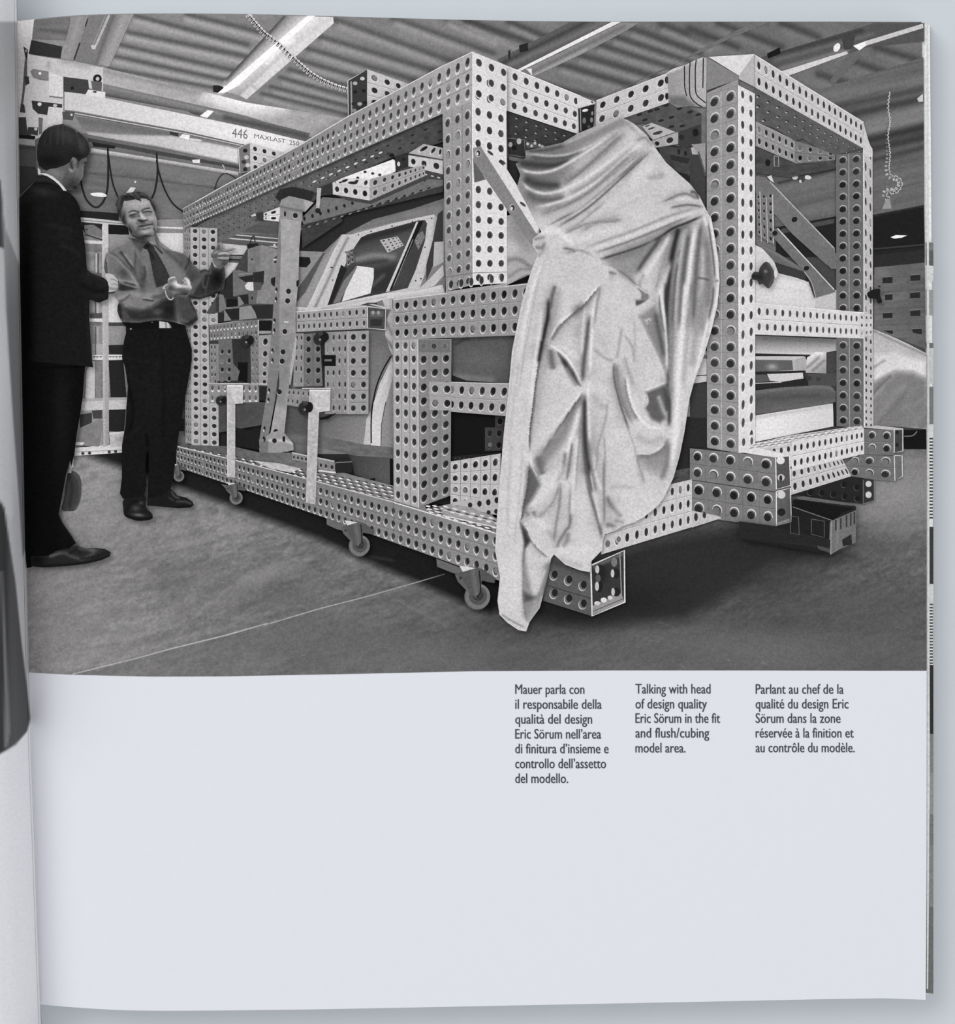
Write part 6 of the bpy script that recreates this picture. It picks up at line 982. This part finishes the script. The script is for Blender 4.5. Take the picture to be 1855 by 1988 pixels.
j.f(zR('1590 1655 1700 1640 1720 1665 1600 1685'), 60); 
t_ = m.part('trousers'); t_.f(np.vstack([zB('165 1005 640 1045 632 1120 620 1280 600 1420 575 1560 560 1700 535 1800'), zC('525 130 495 240 470 380 440 530 470 600 540 700 570 750 520 790 360 845 240 930 200 940 190 800 185 400')]), 15, B(120, 800, 20, 120, 26, .8), B(126, 1000, 10, 80, 22, .7), S(zB('300 1060 640 1052'), 2, 8, .8), S(zC('440 535 500 640 560 740'), 2, 38, .7), S(zB('400 1300 520 1200'), 5, 26, .5), N(2, 5, 4, 20, 4), step=4)
s = m.part('shoe'); s.f(zC('230 850 360 845 420 810 520 790 580 770 640 790 720 787 790 795 832 820 825 850 760 880 640 908 500 925 330 935 235 925'), 40, S(zC('380 850 470 825 540 850 600 870'), 3, 110, .7), S(zC('440 815 520 840 580 860'), 2, 60, .8), S(zC('600 790 680 800 700 830 620 870'), 4, 84, .7), S(zC('600 870 720 850 820 815'), 2.5, 30, .8), S(zC('520 830 580 800 600 820'), 2, 30, .8), B(*zC.p(700, 805), 10, 4, 100, .7), B(*zC.p(280, 880), 14, 12, 18, .9), S(zC('240 925 500 912 680 890 825 845'), 2.2, 22, .9), step=1.8)

# ================================================================ man in the shirt
m = Thing('person', 'man in grey shirt, tie and dark trousers gesturing with both hands beside the metal rig', 'person', (290, 1005))
t_ = m.part('trousers'); t_.f(np.vstack([zB('945 720 1100 730 1390 740 1410 820 1440 920 1440 1000 1420 1120 1390 1280 1365 1440 1385 1440 1380 1535 1345 1535 1330 1650 1315 1760'), zC('1315 50 1312 180 1300 280 1280 340 1290 400 1200 430 1110 420 1112 300 1118 200 1118 40 1100 60 1090 200 1100 320 1085 390 1100 430 1000 440 925 420 900 380 915 260 915 0'), zB('915 1640 940 1500 950 1350 960 1200 940 1060 915 980 930 860 945 800')]), 24, B(300, 760, 40, 80, 28, .8), S(zB('960 1150 1000 1400 960 1560'), 3, 14, .7), S(zB('1100 1560 1110 1640'), 3, 12, .8), S(zB('930 980 1050 1010 1180 1020'), 2, 34, .5), S(zB('950 1120 1100 1180'), 2, 34, .4), S(zB('1200 800 1230 1200 1220 1560'), 4, 19, .6), S(zB('940 1580 1060 1500'), 3, 36, .4), N(3, 5, 3, 10, 4), step=3)
for lab, txt, e in (('left', '925 430 980 415 1060 400 1090 430 1100 490 1140 530 1145 565 1110 580 1040 585 980 570 935 545 925 490', (1030, 540, 1060, 480)), ('right', '1105 420 1200 400 1280 345 1310 370 1330 395 1400 410 1445 440 1455 465 1430 485 1340 490 1240 480 1105 470', (1400, 455, 1300, 400))):
    s = m.part('shoe'); x1, y1, x2, y2 = e
    if lab == 'left': s.f(zC(txt), 30, B(*zC.p(1040, 540), 11, 3, 120, .8, 5), B(*zC.p(1020, 490), 8, 6, 78, .8), S(zC('950 500 1000 440 1080 450'), 2, 22, .8), S(zC('930 540 1040 572 1140 560'), 1.8, 20, .9), B(*zC.p(1060, 450), 5, 3, 90, .6), step=1.6, sm=True)
    else: s.f(zC(txt), 30, S(zC('1290 370 1310 400 1340 415'), 2, 90, .7), S(zC('1330 440 1390 440 1430 455'), 2.2, 84, .7), S(zC('1270 410 1300 430'), 2, 70, .6), S(zC('1110 475 1300 485 1450 470'), 1.6, 16, .9), step=1.6)
# shirt
sh = m.part('shirt')
sh.f(np.vstack([zN('820 90 960 260 1060 400 1200 300 1330 150 1480 230 1620 330 1780 430 1855 470'), zO('120 180 230 260 400 290 560 345 650 390 720 440 730 500 800 570 910 670 1010 640 1080 670 1110 600 1150 490 1180 590 1280 620 1400 590 1420 760 1410 900 1390 1020 1250 1130 1100 1190 900 1245 740 1235 705 1215 740 1300 790 1400 830 1500 860 1580 860 1660 760 1770 640 1790 560 1740'), zV('1480 640 1380 620 1290 590 1100 560 960 560 860 570 700 600 560 600 480 590 380 590 330 500 295 400 300 300 330 240 280 180 240 90'), zN('380 1590 400 1540 500 1400 480 1300 520 1250 460 1160 380 1060 250 1010 140 1010 100 850 120 640 150 480 210 430 420 310 600 240 740 170')]), 112,
    # right sleeve and chest on the viewer's left
    PG(zN('210 430 520 300 800 120 980 300 950 600 900 900 1000 1150 1100 1400 1000 1420 700 1260 500 1180 380 1060 250 1010 140 1010 110 800 150 500'), 116, .9, 4), S(zN('230 470 420 560 560 720 700 880 850 1060 1000 1260 1080 1400'), 2.0, 150, .85), S(zN('250 440 430 520 600 680 760 840 900 960'), 2.2, 74, .6), B(*zN.p(640, 1000), 13, 9, 62, .8, 50), B(*zN.p(400, 760), 10, 14, 108, .7), S(zN('560 430 680 560 780 720 900 880'), 2.6, 52, .9), S(zN('640 430 760 590 900 770 960 800'), 2.0, 150, .8), B(*zN.p(600, 440), 5, 3, 66, .7), S(zN('860 880 1000 1120 1150 1380'), 3, 76, .6), S(zN('130 600 110 800 140 980'), 2, 56, .7), S(zN('190 560 190 760 220 980'), 1.4, 148, .7), S(zN('165 700 190 980'), 1.3, 48, .7),
    S(zN('980 420 970 640 950 860 980 1000'), 2.6, 72, .8), S(zN('1010 420 1130 620 1250 800 1320 1000 1330 1200'), 2.4, 132, .8), B(*zN.p(1090, 700), 7, 18, 92, .7), B(*zN.p(1180, 1200), 8, 20, 62, .8), S(zN('1220 840 1240 1000 1200 1160'), 2.4, 60, .8), B(*zN.p(1300, 560), 6, 14, 118, .7), B(*zN.p(1380, 1150), 6, 16, 104, .8), S(zN('1450 900 1500 1150 1560 1380'), 2, 60, .7),
    S(zN('500 1190 700 1220 900 1250 1020 1300'), 2.0, 146, .8), PG(zN('510 1280 700 1330 900 1390 1020 1430 1000 1450 850 1470 650 1500 500 1480'), 42, .9, 2), S(zN('680 1260 800 1300 950 1340'), 2, 56, .9), S(zN('620 1290 800 1350 1000 1410'), 1.2, 140, .7),
    # left chest and sleeve
    PG(zO('60 330 150 330 260 430 430 560 560 700 600 800 500 900 350 780 220 620 120 460'), 122, .8, 6), S(zO('120 180 250 290 400 420 530 540'), 4, 72, .8), S(zO('230 260 400 400 500 500'), 2.5, 92, .7), PG(zO('400 290 600 360 720 440 720 520 640 640 600 680 530 600 520 480'), 74, .8, 6), S(zO('690 430 690 520 620 640'), 2.2, 36, .8), S(zO('570 400 600 520 570 620'), 3, 92, .7), PG(zO('640 640 740 520 900 670 930 700 900 800 800 900 720 900 650 760'), 80, .85, 5), B(*zO.p(760, 800), 9, 12, 60, .7), S(zO('730 520 700 660 650 740'), 2, 62, .7), S(zO('830 600 900 670 960 660'), 2, 104, .6),
    PG(zO('900 900 940 760 1010 690 1100 700 1150 500 1200 620 1420 600 1410 900 1380 1030 1100 1190 760 1230 720 1160 800 1010'), 36, .85, 8), S(zO('1040 700 960 780 880 900 820 1000 770 1120'), 2.4, 96, .8), S(zO('990 800 970 920 990 1000 1040 1000 1090 800'), 1.6, 88, .8), S(zO('930 690 1000 660 1080 680'), 2.5, 50, .8), B(*zO.p(1250, 850), 14, 18, 20, .9), S(zO('700 1190 900 1235 1100 1180 1260 1100'), 3, 24, .8), S(zO('1130 600 1120 720 1060 740'), 2.2, 90, .6), B(*zO.p(870, 1100), 6, 9, 58, .7), S(zO('1030 1050 1010 1150'), 1.5, 76, .6),
    # right forearm and blousing at the waist
    PG(zV('240 90 560 70 750 70 1000 10 1150 20 1180 160 1000 280 850 360 760 370 560 360 440 330 330 240'), 122, .9, 4), S(zV('300 180 420 140 540 80'), 3, 150, .8), S(zV('330 240 420 200 520 110'), 2, 62, .6), B(*zV.p(640, 110), 8, 6, 150, .8), B(*zV.p(900, 110), 14, 5, 140, .8, -10), S(zV('760 190 840 205 920 215'), 1.8, 46, .9), S(zV('750 165 850 175 900 190'), 1.6, 158, .8), S(zV('720 330 800 330 860 290 970 240'), 2.2, 128, .7), B(*zV.p(500, 260), 8, 6, 136, .7), S(zV('720 330 770 350 800 345'), 2, 150, .7), PG(zV('440 350 700 380 900 330 1100 200 1180 180 1300 200 1320 560 1100 550 960 550 700 590 520 560 440 450'), 42, .92, 6), PG(zV('300 290 380 260 420 340 430 450 520 560 480 590 390 590 330 500 300 400'), 62, .8, 4), S(zV('330 300 340 420 360 500'), 4, 30, .8), S(zV('440 370 600 430 800 450'), 3, 58, .6), B(*zV.p(1010, 420), 9, 5, 84, .9), S(zV('950 150 1080 130 1150 60'), 4, 70, .7), S(zV('420 460 440 560'), 4, 74, .6),
    PG(zO('430 1160 560 1190 690 1220 740 1300 830 1490 800 1600 640 1700 540 1650 500 1500 480 1380'), 64, .9, 4), S(zO('430 1180 480 1330 500 1480 520 1640'), 3, 84, .8), S(zO('700 1230 760 1370 830 1500'), 3, 50, .8), PG(zO('640 1700 800 1600 850 1520 880 1660 760 1770 640 1790 540 1700'), 30, .9, 4), S(zO('530 1620 600 1690 680 1690'), 2, 92, .6), B(*zO.p(600, 1400), 9, 14, 72, .6), B(*zO.p(300, 1450), 14, 26, 30, .9), B(*zO.p(70, 1480), 8, 5, 78, .7), N(4, 4, 4, 30, 3), step=1.8)
co = m.part('collar', parent=sh); co.f(zN('760 20 860 100 980 280 1060 400 1120 410 1180 300 1240 200 1330 150 1460 210 1500 250 1700 470 1780 430 1620 330 1500 130 1300 60 1200 120 1050 60 900 40'), 74, S(zN('820 90 960 270 1060 390'), 2.2, 128, .8), S(zN('1500 150 1640 300 1760 430'), 2.2, 140, .8), S(zN('1480 240 1580 350 1690 450'), 2.5, 26, .9), S(zN('900 60 1100 130 1250 170'), 2.4, 50, .7), B(*zN.p(1050, 300), 5, 8, 92, .7), step=1.6)
ti = m.part('necktie', 'dark necktie'); ti.f(np.vstack([zN('1240 200 1320 140 1480 250 1520 380 1560 420 1680 620 1820 880'), zO('310 800 270 850 265 920 150 985 50 1010'), zN('1560 1390 1480 1080 1440 900 1380 640 1350 460 1290 350 1190 320'), ]), 54, B(*zN.p(1300, 260), 7, 6, 24, .9), S(zN('1360 420 1440 520 1460 600'), 3, 30, .8), S(zN('1380 640 1470 1000 1560 1380'), 2, 44, .7), S(zN('1560 440 1680 640 1820 900'), 2, 42, .7), B(*zN.p(1650, 900), 8, 16, 60, .6), B(*zO.p(120, 900), 8, 6, 46, .6), step=1.8)
bl = m.part('belt'); bl.f(zV('380 590 560 600 700 605 880 590 1040 560 1250 600 1480 640 1500 690 1260 700 1030 705 700 715 460 690'), 20); bk_ = m.part('buckle', 'bright belt buckle', parent=bl); bk_.f(zV('1035 575 1180 595 1240 650 1250 695 1035 695'), 190, S(zV('1150 590 1160 695'), 2, 110, .8), S(zV('1190 620 1200 695'), 1.6, 200, .7), S(zV('1235 640 1250 695'), 3, 70, .7), step=1.6); bl.d(*zV.p(535, 710), 2, 1.6, 150); bl.d(*zV.p(910, 595), 1.4, 1, 110)
# skin: face and both hands
b = m.part('body', 'face and neck')
b.f(zM('560 560 650 560 800 540 960 520 1100 500 1200 520 1300 580 1380 720 1420 860 1450 960 1490 1060 1500 1180 1490 1290 1480 1400 1460 1500 1430 1600 1480 1800 1340 1760 1240 1680 1130 1690 1000 1640 880 1560 800 1560 760 1450 700 1330 620 1250 540 1170 490 1000 470 880 500 720'), 138,
    B(*zM.p(900, 660), 24, 9, 166, .9, -4), B(*zM.p(1180, 620), 9, 8, 168, .7), B(*zM.p(700, 700), 8, 8, 150, .6), B(*zM.p(800, 1110), 12, 6, 160, .8), B(*zM.p(1330, 1040), 9, 7, 164, .8), B(*zM.p(1090, 1010), 4.5, 8, 172, .8, -20), B(*zM.p(1200, 1420), 10, 5, 166, .85, -8), B(*zM.p(1400, 1250), 5, 8, 136, .5),
    B(*zM.p(560, 1060), 5, 12, 46, .9, 5), B(*zM.p(600, 1180), 5, 7, 60, .8), B(*zM.p(520, 900), 5, 14, 92, .7), B(*zM.p(720, 1320), 8, 9, 88, .8, 40), B(*zM.p(900, 1460), 12, 6, 82, .8, 40), B(*zM.p(1200, 1550), 14, 3.6, 52, .9, -4), B(*zM.p(1100, 1620), 15, 4, 62, .9, 10), B(*zM.p(740, 1430), 4, 7, 30, .9, -20), B(*zM.p(1000, 1360), 5, 6, 92, .7, 40),
    # brows, eyes
    S(zM('730 890 790 855 880 850 970 880 1000 910'), 1.5, 66, .9), S(zM('1080 850 1120 815 1200 785 1290 775'), 1.5, 66, .9), S(zM('745 985 800 960 880 935 950 925'), 1.5, 58, .9), B(*zM.p(840, 1000), 6.5, 2.4, 74, .85, -8), S(zM('770 1040 860 1050 950 1010 1000 960'), 1.3, 104, .7), S(zM('1110 890 1180 870 1260 865 1340 880'), 1.5, 56, .9), B(*zM.p(1240, 920), 6, 2.2, 112, .7), S(zM('1170 960 1250 980 1330 950'), 1.2, 110, .7), S(zM('1000 880 1020 940 1010 1000'), 2, 92, .7), S(zM('760 900 860 895 930 905'), 1.3, 158, .7), S(zM('1140 840 1220 820 1290 815'), 1.2, 162, .7),
    # nose and mouth
    S(zM('1030 920 1080 990 1140 1050 1200 1080'), 2.2, 182, .8), B(*zM.p(1060, 1130), 6, 3, 58, .9, 20), S(zM('980 1110 1060 1130 1140 1120 1220 1100'), 1.6, 56, .85), B(*zM.p(1090, 1180), 8, 2.8, 84, .7), S(zM('1010 1280 1100 1260 1200 1245 1290 1225 1380 1215'), 1.7, 62, .9), B(*zM.p(1060, 1285), 5, 2, 56, .8), S(zM('1030 1310 1150 1310 1260 1285 1330 1260'), 1.2, 150, .7), S(zM('1070 1350 1150 1360 1240 1340 1290 1315'), 1.5, 92, .8), S(zM('940 1180 980 1260 960 1330'), 2, 106, .7), S(zM('1400 1180 1430 1270 1420 1350'), 2, 108, .6), S(zM('1260 1130 1330 1150 1390 1140'), 1.4, 104, .6), S(zM('1060 1460 1150 1490 1300 1480 1400 1440'), 1.5, 120, .7), S(zM('940 700 1100 690 1200 700'), 1.2, 150, .5), S(zM('1420 1350 1450 1430 1450 1520'), 2.2, 76, .8), B(*zM.p(1330, 1620), 8, 4, 120, .7), S(zM('840 1540 960 1620 1100 1690 1240 1700'), 1.6, 40, .8), B(*zM.p(850, 1620), 6, 6, 66, .8), CT(136, 1.32), step=1.2)
# near hand, palm up
b = m.part('hand', 'near hand, palm up')
b.f(zO('240 960 280 930 262 880 280 830 340 795 400 790 440 830 450 880 460 930 530 950 570 950 600 900 560 870 590 830 600 800 640 805 690 835 720 900 725 960 755 1010 750 1040 700 1100 640 1170 560 1165 430 1160 330 1110 270 1060'), 128,
    S(zO('280 850 340 810 410 800'), 2.4, 196, .9), B(*zO.p(340, 880), 5, 4, 92, .8), B(*zO.p(450, 960), 10, 5, 196, .9, 30), S(zO('430 920 500 980 600 1000 720 1010'), 4, 204, .9), B(*zO.p(660, 940), 6, 8, 200, .9), S(zO('620 830 680 880 700 960'), 2.4, 206, .8), S(zO('600 880 640 920'), 1.4, 100, .7), S(zO('600 940 660 960'), 1.4, 110, .7), S(zO('570 880 620 910'), 1.6, 190, .7), B(*zO.p(600, 1060), 14, 5, 92, .85), B(*zO.p(600, 1120), 12, 4, 62, .8), S(zO('330 1000 420 1060 520 1050'), 2.4, 88, .7), B(*zO.p(320, 1040), 6, 6, 66, .8), S(zO('430 1160 560 1165 660 1150'), 2, 46, .8), S(zO('640 1040 740 1030'), 1.4, 150, .7), CT(130, 1.15), step=1.2)
# far hand, pointing
b = m.part('hand', 'far hand, pointing')
b.f(zO('1150 480 1170 450 1180 400 1130 400 1150 330 1180 280 1230 230 1270 150 1300 100 1350 110 1365 150 1350 220 1370 260 1450 245 1560 225 1630 230 1640 250 1560 275 1470 290 1440 310 1490 320 1510 360 1500 400 1490 440 1490 480 1470 520 1420 570 1380 600 1300 640 1200 600'), 108,
    S(zO('1320 120 1340 200 1300 270'), 2.2, 142, .8), B(*zO.p(1290, 240), 4, 4, 84, .8), S(zO('1380 265 1500 250 1620 238'), 1.8, 142, .8), S(zO('1380 290 1480 285 1560 275'), 1.2, 84, .8), S(zO('1290 340 1400 320 1490 330'), 2.2, 178, .8), S(zO('1280 385 1380 380 1480 385'), 1.5, 72, .8), S(zO('1280 420 1380 420 1480 420'), 2.2, 160, .8), S(zO('1290 460 1400 475 1480 470'), 1.5, 66, .8), B(*zO.p(1210, 380), 6, 6, 92, .8), B(*zO.p(1330, 520), 12, 5, 112, .7), S(zO('1150 490 1180 550 1230 600'), 1.6, 190, .7), B(*zO.p(1400, 540), 7, 5, 66, .7), S(zO('1200 330 1260 290'), 2, 150, .6), B(*zO.p(1330, 600), 10, 3, 90, .6), CT(112, 1.45), step=1.2)
h = m.part('hair'); h.f(zM('370 560 440 480 520 410 620 380 760 350 900 320 1010 315 1120 345 1230 410 1300 490 1360 560 1420 630 1470 730 1480 820 1460 880 1420 850 1380 760 1330 680 1290 570 1230 530 1150 490 1040 500 1060 600 1000 560 900 530 780 550 650 575 590 570 560 640 540 740 500 850 520 960 500 1060 430 960 390 850 370 740 330 690'), 56,
    S(zM('620 400 720 450 800 520'), 1.5, 108, .8), S(zM('740 370 840 430 920 500'), 1.5, 122, .8), S(zM('880 350 960 420 1000 470'), 1.3, 96, .8), B(*zM.p(800, 470), 10, 4, 26, .9, 10), B(*zM.p(640, 450), 5, 5, 30, .8), S(zM('1060 370 1180 430 1260 500'), 1.6, 96, .7), B(*zM.p(1150, 460), 8, 2.5, 34, .8, 12), S(zM('480 480 450 600 440 760'), 2, 86, .7), S(zM('540 500 510 640'), 2, 38, .7), S(zM('380 560 340 680 400 800'), 2, 92, .6), S(zM('1360 580 1440 700 1460 820'), 1.6, 84, .7), B(*zM.p(1400, 760), 3, 6, 34, .8, -20), B(*zM.p(440, 880), 3, 8, 40, .8), S(zM('520 400 640 375'), 1.6, 132, .6), step=1.5)
ws = m.part('bracelet', 'thin light wrist band'); ws.l(zO('215 1070 235 1150 270 1220 320 1255 360 1240 380 1210'), 2.2, 176, sm=True); ws.l(zO('165 1030 210 980 260 940'), 2.2, 176, sm=True); ws.f(zO('150 1020 200 1000 230 1040 190 1050'), 176)
# ================================================================ link everything
for p in PARTS:
    o = p.build()
    if o is None: continue
    m = getattr(p, 'meta', None)
    if m == 'structure': o['kind'] = 'structure'
    elif m:
        o['label'], o['category'] = m[0], m[1]
        if m[2]: o['group'] = m[2]
        if p.stuff: o['kind'] = 'stuff'
